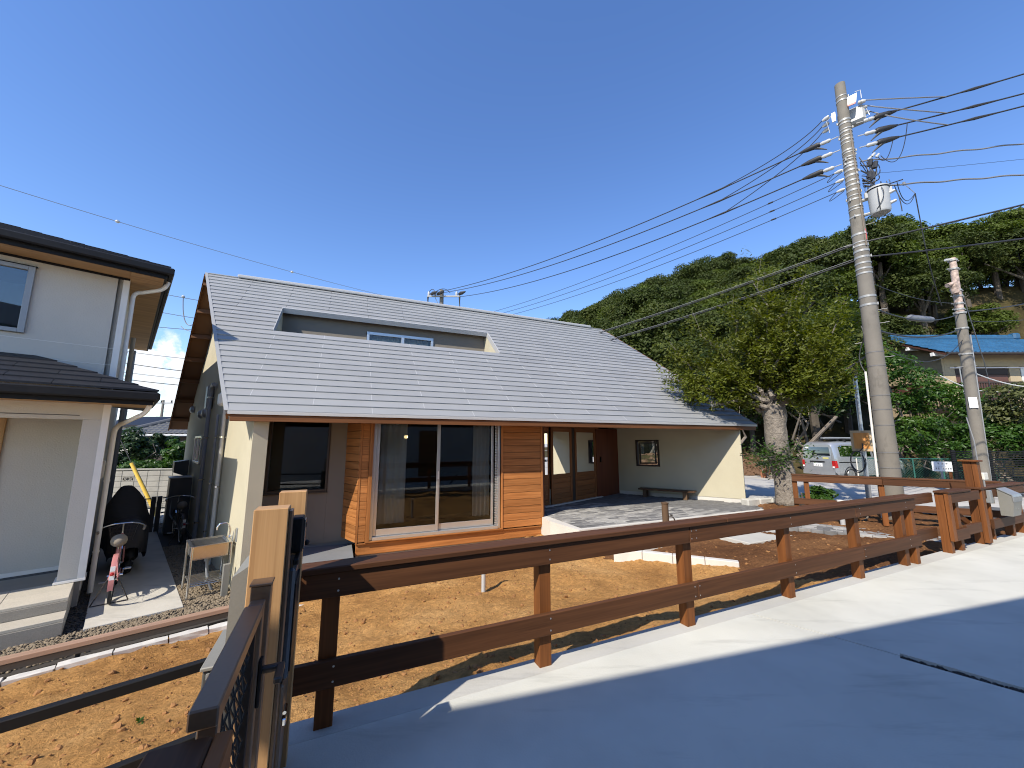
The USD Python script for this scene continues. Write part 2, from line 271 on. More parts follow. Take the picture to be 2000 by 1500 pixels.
plain('white_siding', (0.50, 0.475, 0.415), 0.75, 0.3, var=0.04, scale=2, bump=0.5, bscale=50, dist=0.008); plain('white_paint', (0.70, 0.68, 0.63), 0.45, var=0.04)
plain('black_metal', (0.008, 0.008, 0.0085), 0.55, .25, var=0.2); plain('dark_bronze', (0.05, 0.042, 0.036), 0.35, metal=0.3); plain('bronze', (0.16, 0.11, 0.075), 0.38, metal=0.55, fine=0.05)
plain('alum', (0.52, 0.52, 0.51), 0.3, metal=0.75, var=0.03); plain('alum_grey', (0.30, 0.31, 0.31), 0.4, metal=0.4, var=0.04); plain('dark_gloss', (0.045, 0.048, 0.052), 0.16, 0.6, coat=0.4)
plain('box_grey', (0.23, 0.225, 0.20), 0.45, metal=0.25, var=0.05, fine=0.04); plain('box_dark', (0.05, 0.055, 0.055), 0.4, var=0.1); plain('galvanised', (0.42, 0.44, 0.45), 0.38, metal=0.7, var=0.16, scale=30); plain('steel', (0.55, 0.54, 0.51), 0.2, metal=0.95, var=0.06, scale=8, bump=0.06, bscale=30)
plain('chrome', (0.75, 0.75, 0.75), 0.08, metal=1.0); plain('pvc_grey', (0.22, 0.23, 0.24), 0.4); plain('pvc_cream', (0.55, 0.52, 0.45), 0.4); plain('pvc_white', (0.66, 0.64, 0.58), 0.4, var=0.06)
plain('foundation', (0.27, 0.255, 0.215), 0.85, var=0.12, scale=3, bump=0.3, bscale=50); plain('dark_tile', (0.011, 0.012, 0.016), 0.55, .3, var=0.15, obj=0.15, fine=0.1); plain('step_tile', (0.40, 0.365, 0.30), 0.7, var=0.05, obj=0.05, fine=0.1, fscale=90, bump=0.15)
plain('step_riser', (0.235, 0.215, 0.18), 0.75, var=0.05, obj=0.05, fine=0.1, fscale=90, bump=0.15); plain('curtain_white', (0.50, 0.49, 0.46), 0.9, 0.1); plain('curtain_grey', (0.11, 0.12, 0.115), 0.9, 0.1)
plain('cable', (0.018, 0.018, 0.02), 0.5); plain('cable_grey', (0.16, 0.16, 0.165), 0.5); plain('insulator', (0.42, 0.415, 0.40), 0.25, coat=0.5); plain('sleeve', (0.015, 0.015, 0.017), 0.55, bump=0.2, bscale=60); plain('band', (0.30, 0.30, 0.285), 0.5, metal=0.3, var=0.2, scale=20)
plain('transformer', (0.33, 0.335, 0.33), 0.45, var=0.08, scale=4); plain('red', (0.45, 0.05, 0.03), 0.4); plain('yellow', (0.62, 0.42, 0.06), 0.4, var=0.08, scale=12); plain('rust_pole', (0.36, 0.27, 0.22), 0.6, var=0.75, scale=11, detail=8)
plain('van_silver', (0.40, 0.415, 0.43), 0.28, metal=0.55, coat=0.7, var=0.02); plain('van_black', (0.015, 0.015, 0.016), 0.35); plain('rubber', (0.014, 0.014, 0.014), 0.8, bump=0.2); plain('rim', (0.42, 0.42, 0.42), 0.3, metal=0.8); plain('lamp_red', (0.38, 0.015, 0.015), 0.12, coat=0.8)
plain('plate_white', (0.72, 0.72, 0.70), 0.4); plain('ink', (0.03, 0.035, 0.03), 0.6); plain('ink_yellow', (0.62, 0.56, 0.16), 0.5); plain('cover_cloth', (0.013, 0.012, 0.013), 0.6, bump=0.5, bscale=12, dist=0.03); plain('bike_pink', (0.42, 0.17, 0.16), 0.35, coat=0.5); plain('brown_cloth', (0.20, 0.17, 0.13), 0.9)
plain('bark', (0.19, 0.165, 0.135), 0.9, var=0.35, scale=9, bump=1.0, bscale=16, dist=0.05, fine=0.2, fscale=60); plain('bark_pale', (0.17, 0.14, 0.11), 0.9, var=0.3, scale=5); plain('forest_bark', (0.07, 0.058, 0.045), 0.9, var=0.3)
plain('blue_tile', (0.020, 0.085, 0.17), 0.42, var=0.12, obj=0.16, fine=0.08, coat=0.25); plain('grey_tile', (0.105, 0.108, 0.112), 0.5, var=0.15, scale=3, obj=0.15); plain('wall_ochre', (0.36, 0.29, 0.185), 0.9, var=0.07, bump=0.3); plain('shutter_brown', (0.085, 0.036, 0.026), 0.6, var=0.1); plain('dark_wood', (0.028, 0.017, 0.012), 0.7, var=0.2)
plain('mesh_green', (0.02, 0.10, 0.075), 0.5); plain('terracotta', (0.36, 0.15, 0.07), 0.8, var=0.1); plain('pvc_pipe', (0.36, 0.37, 0.37), 0.4, var=0.05); plain('hull', (0.18, 0.18, 0.17), 0.8)
wood('siding_wood', (0.22, 0.082, 0.022), (0.40, 0.17, 0.055), 0.5, scale=(1.1, 26)); wood('fence_wood', (0.054, 0.022, 0.009), (0.105, 0.044, 0.0185), 0.6, scale=(1.0, 34), obj=0.16); wood('post_wood', (0.105, 0.037, 0.0105), (0.195, 0.071, 0.0205), 0.55, scale=(1.0, 34), obj=0.16)
wood('pillar_wood', (0.34, 0.19, 0.085), (0.47, 0.285, 0.135), 0.45, scale=(0.8, 60), obj=0.03, bump=0.08); wood('door_wood', (0.15, 0.055, 0.017), (0.25, 0.10, 0.034), 0.5); wood('door_panel', (0.10, 0.028, 0.012), (0.14, 0.042, 0.018), 0.5, obj=0.05); wood('fascia_wood', (0.12, 0.046, 0.016), (0.18, 0.075, 0.028), 0.55); wood('soffit_wood', (0.36, 0.22, 0.10), (0.48, 0.31, 0.16), 0.6, scale=(0.8, 18), obj=0.05)
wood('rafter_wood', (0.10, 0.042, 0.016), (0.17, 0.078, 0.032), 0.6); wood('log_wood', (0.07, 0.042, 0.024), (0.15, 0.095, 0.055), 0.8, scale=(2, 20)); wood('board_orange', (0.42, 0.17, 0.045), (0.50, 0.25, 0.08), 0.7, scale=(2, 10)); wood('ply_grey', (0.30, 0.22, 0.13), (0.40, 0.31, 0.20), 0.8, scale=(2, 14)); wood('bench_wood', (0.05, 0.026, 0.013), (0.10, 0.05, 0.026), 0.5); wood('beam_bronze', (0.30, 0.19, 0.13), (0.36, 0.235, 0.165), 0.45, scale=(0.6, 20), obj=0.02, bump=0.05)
leaf('leaf_near', [(0.10, 0.115, 0.014), (0.13, 0.155, 0.018), (0.095, 0.14, 0.018), (0.19, 0.175, 0.022), (0.21, 0.145, 0.026)], 0.4, .45, .35); leaf('leaf_forest', [(0.042, 0.058, 0.013), (0.072, 0.088, 0.019), (0.095, 0.108, 0.026), (0.058, 0.074, 0.016)], 0.25, .6, .2); leaf('leaf_forest_light', [(0.07, 0.098, 0.016), (0.105, 0.138, 0.026), (0.085, 0.115, 0.02)], 0.3, .6, .2)
leaf('leaf_bush', [(0.04, 0.09, 0.012), (0.075, 0.14, 0.018), (0.11, 0.17, 0.03), (0.05, 0.10, 0.012)], 0.35); leaf('leaf_olive', [(0.09, 0.10, 0.03), (0.14, 0.13, 0.045), (0.11, 0.10, 0.04)], 0.3); leaf('leaf_dark', [(0.02, 0.045, 0.01), (0.04, 0.075, 0.015), (0.06, 0.095, 0.02)], 0.25)
glass('pane_dark', (0.74, 0.77, 0.76), 1.5, extra=0.0); glass('pane_clear', (0.86, 0.9, 0.89), 1.5); glass('pane_sky', (0.75, 0.8, 0.8), 1.6, extra=0.05); glass('car_glass', (0.004, 0.0045, 0.005), 1.45, extra=0.0)
mat('sheer', {'t': ('transparent_bsdf', dict(color=(0.95, 0.95, 0.95))), 'd': ('diffuse_bsdf', dict(color=(0.80, 0.79, 0.75))), 'x': ('mix_closure', dict(fac=0.80))}, [('t.BSDF', 'x.closure1'), ('d.BSDF', 'x.closure2')], surface='x.closure')
mat('lamp_glow', {'e': ('emission', dict(color=(1.0, 0.72, 0.35), strength=6.0))}, [], surface='e.emission')

# ---------------------------------------------------------------- ground, driveway, soil, paths
def poly_slab(fr, pts, z0, z1):
    return MB().prism([fr(a, b, z0) for a, b in pts], (0, 0, z1 - z0))
single('ground', MB().grid(*np.meshgrid(np.linspace(-300, 400, 15), np.linspace(-300, 400, 15), indexing='xy'), np.full((15, 15), -1.05)), 'lot_pale', kind='structure')
# driveway in two pours with an open joint; the joint widens into a gravel drain
J0, J1 = F.local((2.21, 3.923, 0)), F.local((2.93, 3.17, 0)); jd = (J1 - J0)[:2]; jd /= np.linalg.norm(jd); jn = np.array([-jd[1], jd[0]])
def half(side, gap):
    far = 40; c = J0[:2] + jn * gap * side
    return Polygon([c - jd * far, c + jd * far, c + jd * far + jn * side * far, c - jd * far + jn * side * far])
drive = Polygon([(-0.28, -6), (13.5, -6), (13.5, 2.585), (-0.28, 2.585)])
slot = LineString([J1[:2], J1[:2] + jd * 6]).buffer(0.046, cap_style=2)
t_drive = Thing('driveway', base=(2, 0, 0), kind='structure')
for sd in (1, -1):
    q = drive.intersection(half(sd, 0.006)).difference(slot)
    t_drive.part('concrete_slab', poly_slab(F, list(q.exterior.coords)[:-1], -0.25, 0.0), 'concrete_new')
t_drive.part('joint_filler', poly_slab(F, [tuple(J0[:2] - jd * 0.0 + jn * .02), tuple(J1[:2] + jn * .02), tuple(J1[:2] - jn * .02), tuple(J0[:2] - jn * .02)], -0.2, -0.012), 'box_dark')
single('kerb', MB().box(F, (-0.28, 13.5), (2.588, 2.785), (-0.3, -0.004), 0.006), 'concrete_kerb', kind='structure')
rng = np.random.default_rng(7)
def rocks(P, size, rng, flat=0.7, sub=0):
    """One mesh of small stones: P (n, 3) centres, size (n,)."""
    m = trimesh.creation.icosphere(subdivisions=sub); V, Fc = m.vertices, m.faces; n, k = len(P), len(V)
    q = rng.normal(size=(n, 3, 3)); q, _ = np.linalg.qr(q)
    v = V[None] * (1 + rng.uniform(-0.28, 0.28, (n, k, 1))) * rng.uniform(0.6, 1.25, (n, 1, 3))
    v = np.einsum('nij,nkj->nki', q, v) * size[:, None, None]; v[..., 2] *= flat
    v = v + P[:, None]; f = (Fc[None] + (np.arange(n) * k)[:, None, None]).reshape(-1, 3)
    return v.reshape(-1, 3), f
# gravel in the drain slot
n = 1300; t = rng.uniform(0, 4.2, n); o = rng.uniform(-0.044, 0.044, n); pts = np.array([F(*(J1[:2] + jd * a + jn * b), -0.022) for a, b in zip(t, o)])
single('drain_gravel', rocks(pts, rng.uniform(0.008, 0.018, n), rng), 'gravel_dark', kind='stuff', label='dark pebbles filling the narrow drain slot in the concrete driveway', cat='gravel')
# soil height from a few levels
ctrl = [(*F(s, 2.8, 0)[:2], z) for s, z in [(-.3, -.16), (1.5, -.13), (3, -.11), (5, -.10), (7, -.09), (9, -.09), (11, -.08)]]
ctrl += [(*D(d_, n_, 0)[:2], z) for d_, n_, z in [(0.3, 0.1, -.80), (2, -.1, -.74), (4, 0.3, -.66), (5.7, .2, -.50), (2.5, -2, -.55), (5, -2, -.42), (7, -1.2, -.36), (9, -1.2, -.27), (11.3, -1.2, -.2), (12.8, 0.5, -.14), (8, -3, -.26), (10.5, -3, -.15)]]
ctrl += [(-3.5, 5.2, -.78), (-5.0, 4.0, -.78), (-2.6, 4.0, -.58), (-3.2, 2.2, -.55), (-1.5, 1.3, -.40), (-1.4, 2.8, -.30), (7.3, 10.7, -.1), (9, 9, -.06), (-6, 3, -.75), (-1.0, 0.4, -.35), (1.75, 6.75, -.47), (3.2, 6.1, -.40), (2.3, 5.4, -.42), (3.0, 7.3, -.31), (4.0, 6.8, -.27)]
ctrl = np.array(ctrl); soil_rbf = RBFInterpolator(ctrl[:, :2], ctrl[:, 2], kernel='linear', smoothing=0.02)
def soil_z(x, y):
    p = np.stack([np.ravel(x), np.ravel(y)], 1); z = soil_rbf(p)
    q = np.c_[p, np.zeros(len(p))]
    z = z + (meshkit.fbm(q * 1.3, 3, 3) - .5) * .11 + (meshkit.fbm(q * 6.0, 3, 9) - .5) * .065 + (meshkit.fbm(q * 20.0, 3, 5) - .5) * .048
    return z.reshape(np.shape(x))
def in_soil(c):
    x, y = c[:, 0], c[:, 1]; a = (x + y) * .70711; b = (y - x) * .70711
    lf = (c - F.o) @ F.u; lt = (c - F.o) @ F.v; dn = (c - D.o) @ D.v; dd = (c - D.o) @ D.u
    side = (lt > 2.70) | (lf < -0.26)
    left = (b < 6.62) | (a > 1.52)
    return side & left & (dn < 1.2) & (a < 13.2)
X, Y = np.meshgrid(np.arange(-7.5, 9.8, 0.045), np.arange(0.2, 12.2, 0.045), indexing='xy')
KA, KB = np.array([1.80, 7.14]), np.array([3.55, 6.36]); kn = np.array([-(KB - KA)[1], (KB - KA)[0]])
def dark_side(c):                                          # freshly turned dark soil beyond the kerb blocks
    q = np.clip(((c[:, :2] - KA) @ (KB - KA)) / ((KB - KA) @ (KB - KA)), -9, 9); lf = (c - F.o) @ F.u
    return np.where(q < 1, ((c[:, :2] - KA) @ kn > 0) & (q > -.1), lf > 5.75 + .35 * np.sin(c[:, 1] * 3))
ZS = soil_z(X, Y)
single('soil', MB().grid(X, Y, ZS, lambda c: in_soil(c) & ~dark_side(c)), 'soil', kind='structure', smooth=True)
single('dark_soil', MB().grid(X, Y, ZS, lambda c: in_soil(c) & dark_side(c)), 'soil_dark', kind='structure', smooth=True)
P = np.c_[rng.uniform(-7, 9, 26000), rng.uniform(0.4, 11.5, 26000), np.zeros(26000)]; P = P[in_soil(P)]
near = np.exp(-np.linalg.norm(P[:, :2] - (-1, 2.5), axis=1) / 4.0) + .08; P = P[rng.uniform(size=len(P)) < near * 1.1]; P[:, 2] = soil_z(P[:, 0], P[:, 1])
sz = np.minimum(0.004 + rng.exponential(0.0068, len(P)), 0.042)
single('soil_clods', rocks(P + [0, 0, .002], sz, rng), 'clod', kind='stuff', label='loose clods and pebbles scattered over the bare orange brown garden soil', cat='clods')
# side path between the houses and its gravel beds (levels near -0.8)
single('side_path', MB().box(G, (-0.12, 0.877), (7.72, 15.2), (-1.0, -0.80), 0.006), 'concrete_path', kind='structure')
def bed(name, a, b, z, n, s, m, label):
    p = np.array([G(x, y, z) for x, y in zip(rng.uniform(*a, n), rng.uniform(*b, n))]); p[:, 2] += rng.uniform(0, .012, n)
    single(name, rocks(p, rng.uniform(*s, n), rng), m, kind='stuff', label=label, cat='gravel')
single('gravel_base', MB().box(G, (-9, 1.5), (6.85, 16), (-1.03, -0.83)), 'gravel_dark', kind='structure')
bed('gravel_strip', (-3.2, 1.5), (6.95, 7.72), -0.825, 6000, (.010, .022), 'gravel_warm', 'pale gravel strip between the bronze rail and the concrete side path')
bed('sink_gravel', (0.88, 1.5), (7.75, 12.3), -0.825, 5200, (.010, .024), 'gravel_warm', 'gravel bed under the steel sink along the cream gable wall')
bed('neighbour_gravel', (-0.45, -0.12), (7.72, 12.5), -0.825, 2600, (.010, .024), 'gravel_dark', 'dark gravel bed between the tiled steps and the concrete side path')
# pavement lot, asphalt and the far ground on the right
def lot_z(x, y):
    a = (x + y) * .70711; return -0.03 - 0.22 * np.clip((a - 11.8) / 5.0, 0, 1)
X, Y = np.meshgrid(np.arange(0, 70, 1.0), np.arange(2, 70, 1.0), indexing='xy')
single('parking_lot', MB().grid(X, Y, lot_z(X, Y), lambda c: ((c[:, 0] + c[:, 1]) * .70711 > 12.8) & ((c - F.o) @ F.v > 0.5)), 'lot_pale', kind='structure', smooth=True)
single('road', MB().prism([G(a, b, 0) for a, b in ((13.0, -16), (15.2, -16), (15.2, -1.2), (13.4, 0.2), (13.0, 0.2))], (0, 0, 0.012)), 'asphalt_grey', kind='structure')

# ---------------------------------------------------------------- the grey-roofed house
RP = math.radians(40); CR, SR = math.cos(RP), math.sin(RP); EAVE, NR, WID = 2.08, 4.735, 12.93
SK = 1.835 / (NR / CR)                                     # the verges run askew
rn = -D.v * SR + Z * CR                                    # roof normal, front slope
def R(e, w, h=0.0): return D(e, w * CR, EAVE + w * SR) + rn * h
rn2 = D.v * SR + Z * CR
def R2(e, w, h=0.0): return D(e, 2 * NR - w * CR, EAVE + w * SR) + rn2 * h   # rear slope, w up from its eave
def roof_z(p):
    n = (np.asarray(p) - D.o) @ D.v; return EAVE + math.tan(RP) * min(n, 2 * NR - n)
def hexa(top, bot):
    """Two matching quads joined into a solid."""
    f = [[0, 1, 2, 3], [7, 6, 5, 4]] + [[i, i + 4, (i + 1) % 4 + 4, (i + 1) % 4] for i in range(4)]
    return np.array([*top, *bot]), np.array(f)
house = Thing('gabled_house', 'low cream house under a wide grey metal gable roof with a cut-in roof balcony', 'house', D(3, 2, -.8))
SL = NR / CR; NC = 28; CW = SL / NC; O0, O1, OC0, OC1 = 0.15, 5.66, 14, 20
deck = MB()
def dq(e0, e1, w0, w1, fr=R, s=SK): deck.add(*hexa([fr(e0(w0), w0, -.004), fr(e1(w0), w0, -.004), fr(e1(w1), w1, -.004), fr(e0(w1), w1, -.004)], [fr(e0(w0), w0, -.10), fr(e1(w0), w0, -.10), fr(e1(w1), w1, -.10), fr(e0(w1), w1, -.10)]))
eL, eR = (lambda w: -SK * w), (lambda w: WID - SK * w)
dq(eL, eR, 0, OC0 * CW); dq(eL, lambda w: O0, OC0 * CW, OC1 * CW); dq(lambda w: O1, eR, OC0 * CW, OC1 * CW); dq(eL, eR, OC1 * CW, SL)
eL2, eR2 = (lambda w: -SK * (2 * SL - w)), (lambda w: WID - SK * (2 * SL - w))
dq(eL2, eR2, 0, SL, R2)
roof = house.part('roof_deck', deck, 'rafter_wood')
rng = np.random.default_rng(11)
for k in range(NC):
    w0, w1 = k * CW, (k + 1) * CW + .004
    cuts = sorted([x for x in np.arange(-6, 9) * 1.97 + (0.22 if k % 2 == 0 else 1.20) if eL(w0) + .25 < x < eR(w0) - .25])
    spans = [(eL, cuts[0])] + list(zip(cuts[:-1], cuts[1:])) + [(cuts[-1], eR)]
    for a, b in spans:
        fa = a if callable(a) else (lambda w, a=a: a + .004); fb = b if callable(b) else (lambda w, b=b: b - .004)
        pieces = [(fa, fb)]
        if OC0 <= k < OC1:
            pieces = []
            if fa(w0) < O0: pieces.append((fa, (lambda w, fb=fb: min(fb(w), O0))))
            if fb(w0) > O1: pieces.append(((lambda w, fa=fa: max(fa(w), O1)), fb))
        for p, q in pieces:
            if q(w0) - p(w0) < .03: continue
            j = rng.uniform(0, .0016)
            top = [R(p(w0), w0, .026 + j), R(q(w0), w0, .026 + j), R(q(w1), w1, .004), R(p(w1), w1, .004)]
            house.part('roof_panel', MB().add(*hexa(top, [R(p(w0), w0, .003), R(q(w0), w0, .003), R(q(w1), w1, .001), R(p(w1), w1, .001)])), 'roof_metal', parent=roof)
    for c in cuts:                                         # joint covers of this course
        if OC0 <= k < OC1 and O0 - .05 < c < O1 + .05: continue
        house.part('joint_cover', MB().add(*hexa([R(c - .006, w0 + .002, .0285), R(c + .006, w0 + .002, .0285), R(c + .006, w1, .0062), R(c - .006, w1, .0062)], [R(c - .007, w0 + .002, .0), R(c + .007, w0 + .002, .0), R(c + .007, w1, .0), R(c - .007, w1, .0)])), 'roof_trim', parent=roof) if k < 18 else None
house.part('rear_roof_sheet', MB().add(*hexa([R2(eL2(0), 0, .02), R2(eR2(0), 0, .02), R2(eR2(SL), SL - .01, .02), R2(eL2(SL), SL - .01, .02)], [R2(eL2(0), 0, .0), R2(eR2(0), 0, .0), R2(eR2(SL), SL - .01, .0), R2(eL2(SL), SL - .01, .0)])), 'roof_metal', parent=roof)
fr_ridge = Frame(D(0, NR, 0), 65.98)
house.part('ridge_cap', MB().box(fr_ridge, (-1.14, 10.48), (-.11, .11), (6.035, 6.125), .02), 'roof_trim', parent=roof)
house.part('ridge_flashing', MB().box(fr_ridge, (-1.80, -1.15), (-.06, .06), (6.03, 6.062), .01).box(fr_ridge, (10.49, 11.05), (-.06, .06), (6.03, 6.062), .01), 'roof_metal', parent=roof)
house.part('drip_edge', MB().box(D, (0, WID), (-.022, .0), (2.035, 2.092), .004), 'roof_trim', parent=roof)
house.part('fascia', MB().box(D, (0.03, WID - .03), (.004, .045), (1.925, 2.034), .004), 'fascia_wood', parent=roof)
def verge(e, fr, sgn):
    m = MB()
    a0, a1 = e(0), e(SL)
    return m.add(*hexa([fr(a0, 0, .015), fr(a0 + sgn * .035, 0, .015), fr(a1 + sgn * .035, SL, .015), fr(a1, SL, .015)], [fr(a0, 0, -.16), fr(a0 + sgn * .035, 0, -.16), fr(a1 + sgn * .035, SL, -.16), fr(a1, SL, -.16)]))
house.part('barge_board', verge(lambda w: eL(w) - .036, R, 1), 'fascia_wood', parent=roof); house.part('barge_board', verge(lambda w: eL2(w) - .036, R2, 1), 'fascia_wood', parent=roof)
house.part('barge_board', verge(lambda w: eR(w) + .001, R, 1), 'fascia_wood', parent=roof)
vt = lambda e, fr: MB().add(*hexa([fr(e(0) - .05, 0, .024), fr(e(0) + .012, 0, .024), fr(e(SL) + .012, SL, .024), fr(e(SL) - .05, SL, .024)], [fr(e(0) - .05, 0, -.07), fr(e(0) - .0365, 0, -.07), fr(e(SL) - .0365, SL, -.07), fr(e(SL) - .05, SL, -.07)]))
house.part('verge_flashing', vt(eL, R), 'roof_metal', parent=roof); house.part('verge_flashing', vt(eL2, R2), 'black_metal', parent=roof)
for fr, e in ((R2, eL2), (R, eL)):
    for w in np.arange(.55, 6.0, .9):
        p0, p1 = fr(e(w) + .0, w, -.15), fr(e(w) + .62, w, -.15)
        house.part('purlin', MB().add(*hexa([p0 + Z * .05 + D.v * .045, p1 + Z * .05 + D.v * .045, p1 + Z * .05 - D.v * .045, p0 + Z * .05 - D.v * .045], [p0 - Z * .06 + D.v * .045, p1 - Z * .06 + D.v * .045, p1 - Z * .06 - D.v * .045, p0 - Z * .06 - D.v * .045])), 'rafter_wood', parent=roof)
# walls
def under_roof(p): return roof_z(p) - .135
bG = lambda a, n: (n - ((G(a, 0, 0) - D.o) @ D.v)) / (G.v @ D.v)
def gable(a, b0, b1, z0, th, side=1):
    bs = [b0, bG(a, NR), b1]; pts = [G(a, b0, z0)] + [G(a, b, under_roof(G(a, b, 0))) for b in bs] + [G(a, b1, z0)]
    return MB().prism(pts, G.u * th * side)
house.part('wall', gable(1.5, 7.56, bG(1.5, 9.1), -.86, .22), 'stucco_cream', label='cream stuccoed gable wall in half shade')
house.part('wall', gable(12.35, 6.6, bG(12.35, 9.1), -.3, .15), 'stucco_cream'); house.part('wall', MB().box(D, (-2.9, 9.2), (8.75, 8.95), (-.86, 2.3)), 'stucco_cream')
wr = house.part('wall', MB().box(D, (.15, .43), (1.2, 1.35), (-.36, 2.95)).box(D, (1.50, 2.25), (1.2, 1.35), (-.36, 2.95)).box(D, (.431, 1.499), (1.2, 1.35), (-.36, .615)).box(D, (.431, 1.499), (1.2, 1.35), (2.03, 2.95)), 'stucco_shaded', label='recessed stucco wall in shade')
house.part('foundation', MB().box(D, (.2, 2.2), (1.23, 1.3), (-.5, -.362)), 'ledge_grey'); house.part('ledge', MB().box(D, (.4, 2.02), (-.02, 1.225), (-.85, -.42), .008), 'ledge_grey')
wn = house.part('window', MB().box(D, (.435, .475), (1.17, 1.3), (.62, 2.025), .004).box(D, (1.455, 1.495), (1.17, 1.3), (.62, 2.025), .004).box(D, (.4755, 1.4545), (1.17, 1.3), (.62, .665), .004).box(D, (.4755, 1.4545), (1.17, 1.3), (1.985, 2.025), .004).box(D, (.42, 1.51), (1.15, 1.198), (.595, .619), .003), 'dark_bronze')
house.part('pane', MB().box(D, (.476, 1.454), (1.235, 1.241), (.666, 1.984)), 'pane_dark', parent=wn)
# boarded bay with the sliding window
bay = house.part('bay', MB().box(D, (2.08, 2.20), (.62, 1.25), (-.29, 2.3)), 'dark_wood'); house.part('bay', MB().box(D, (5.02, 6.03), (.62, .92), (-.29, 2.35)), 'dark_wood')
zb = np.linspace(-.285, 2.10, 17)
for z0, z1 in zip(zb[:-1], zb[1:]):
    house.part('siding_board', MB().box(D, (5.045, 6.005), (.60, .619), (z0 + .004, z1 - .004), .004), 'siding_wood', parent=bay)
    house.part('siding_board', MB().box(D, (2.085, 2.215), (.60, .619), (z0 + .003, z1 - .003), .003), 'siding_wood', parent=bay)
    fr = Frame(D(2.055, .605, 0), -45)
    house.part('siding_board', MB().box(fr, (0.0, .70), (0, .019), (z0 + .004, z1 - .004), .004), 'siding_wood', parent=bay)
house.part('corner_trim', MB().box(D, (6.007, 6.05), (.585, .66), (-.30, 2.1), .003, grain=2), 'siding_wood', parent=bay); house.part('corner_trim', MB().box(D, (5.0, 5.043), (.585, .618), (-.30, 2.1), .003, grain=2), 'siding_wood', parent=bay)
house.part('corner_trim', MB().box(D, (2.05, 2.083), (.592, .64), (-.30, 2.1), .003, grain=2), 'siding_wood', parent=bay)
house.part('skirt_board', MB().box(D, (2.06, 6.03), (.64, .68), (-.52, -.305), .004), 'siding_wood', parent=bay); house.part('sill_board', MB().box(D, (2.05, 6.05), (.60, .64), (-.325, -.302), .003), 'siding_wood', parent=bay)
house.part('foundation', MB().box(D, (2.07, 6.0), (.67, .8), (-.86, -.525), .004), 'foundation'); house.part('side_wall', MB().box(Frame(D(6.03, .66, 0), -45), (0, 1.25), (-.12, 0), (-.3, 2.35)), 'door_panel')
sw = house.part('sliding_window', MB().box(D, (2.29, 2.345), (.62, .78), (-.27, 2.12), .003).box(D, (4.93, 4.985), (.62, .78), (-.27, 2.12), .003).box(D, (2.346, 4.929), (.60, .78), (-.275, -.215), .003).box(D, (2.346, 4.929), (.62, .78), (2.06, 2.12)), 'alum', label='aluminium two-leaf sliding window')
house.part('casing', MB().box(D, (2.218, 2.288), (.575, .70), (-.30, 2.1), .003, grain=2), 'siding_wood', parent=sw); house.part('casing', MB().box(D, (2.29, 4.998), (.575, .65), (-.301, -.278), .003), 'siding_wood', parent=sw)
def leafw(d0, d1, n):
    s = house.part('sash', MB().box(D, (d0, d0 + .06), (n, n + .03), (-.21, 2.055), .003).box(D, (d1 - .055, d1), (n, n + .03), (-.21, 2.055), .003).box(D, (d0 + .061, d1 - .056), (n, n + .03), (-.21, -.085), .003).box(D, (d0 + .061, d1 - .056), (n, n + .03), (2.0, 2.055)), 'alum', parent=sw); return s
leafw(2.35, 3.62, .66); leafw(3.585, 4.86, .71)
house.part('pane', MB().box(D, (2.411, 3.564), (.672, .678), (-.084, 1.999)), 'pane_dark', parent=sw); house.part('pane', MB().box(D, (3.646, 4.804), (.722, .728), (-.084, 1.999)), 'pane_dark', parent=sw)
house.part('window_catch', MB().box(D, (3.59, 3.612), (.648, .659), (.82, .98), .004), 'pvc_white', parent=sw)
sh = MB()
for z in np.arange(-.2, 2.05, .035): sh.box(D, (4.87, 4.925), (.64, .655), (z, z + .024), .004)
house.part('shutter_slats', sh, 'alum', parent=sw)
# entrance doors on the angled wall
DB = 6.85
def wall_to_roof(a0, a1, z0): return MB().prism([G(a0, DB, z0), G(a1, DB, z0), G(a1, DB, under_roof(G(a1, DB, 0))), G(a0, DB, under_roof(G(a0, DB, 0)))], G.v * .12)
dw = house.part('entrance', wall_to_roof(7.0, 8.07, -.2), 'door_panel'); house.part('wall', wall_to_roof(8.071, 12.3, 2.06), 'stucco_shaded', parent=dw)
house.part('wall_panel', MB().box(G, (10.72, 12.2), (DB - .03, DB), (-.14, 2.0), .004, grain=2), 'door_panel', parent=dw); house.part('post', MB().box(G, (10.56, 10.71), (DB - .05, DB + .06), (-.14, 2.059), .004, grain=2), 'door_panel', parent=dw)
house.part('header', MB().box(G, (8.07, 10.71), (DB - .06, DB + .06), (1.99, 2.058), .004), 'door_wood', parent=dw); house.part('threshold', MB().box(G, (8.0, 10.8), (DB - .1, DB + .1), (-.15, -.095), .006), 'white_block', parent=dw)
def door(a0, a1, b, glass_only=False):
    o = MB(); st = .085 if not glass_only else .03
    o.box(G, (a0, a0 + st), (b, b + .04), (-.09, 1.985), .003, grain=2).box(G, (a1 - st, a1), (b, b + .04), (-.09, 1.985), .003, grain=2)
    o.box(G, (a0 + st, a1 - st), (b, b + .04), (1.87, 1.985), .003).box(G, (a0 + st, a1 - st), (b, b + .04), (.60, .70), .003).box(G, (a0 + st, a1 - st), (b, b + .04), (-.09, .03), .003)
    d = house.part('door' if not glass_only else 'sidelight', o, 'door_wood', parent=dw)
    zz = np.linspace(.033, .597, 5)
    for z0, z1 in zip(zz[:-1], zz[1:]): house.part('door_board', MB().box(G, (a0 + st, a1 - st), (b + .012, b + .03), (z0 + .002, z1 - .002), .003), 'door_wood', parent=dw)
    house.part('pane', MB().box(G, (a0 + st, a1 - st), (b + .018, b + .022), (.701, 1.869)), 'pane_dark', parent=dw)
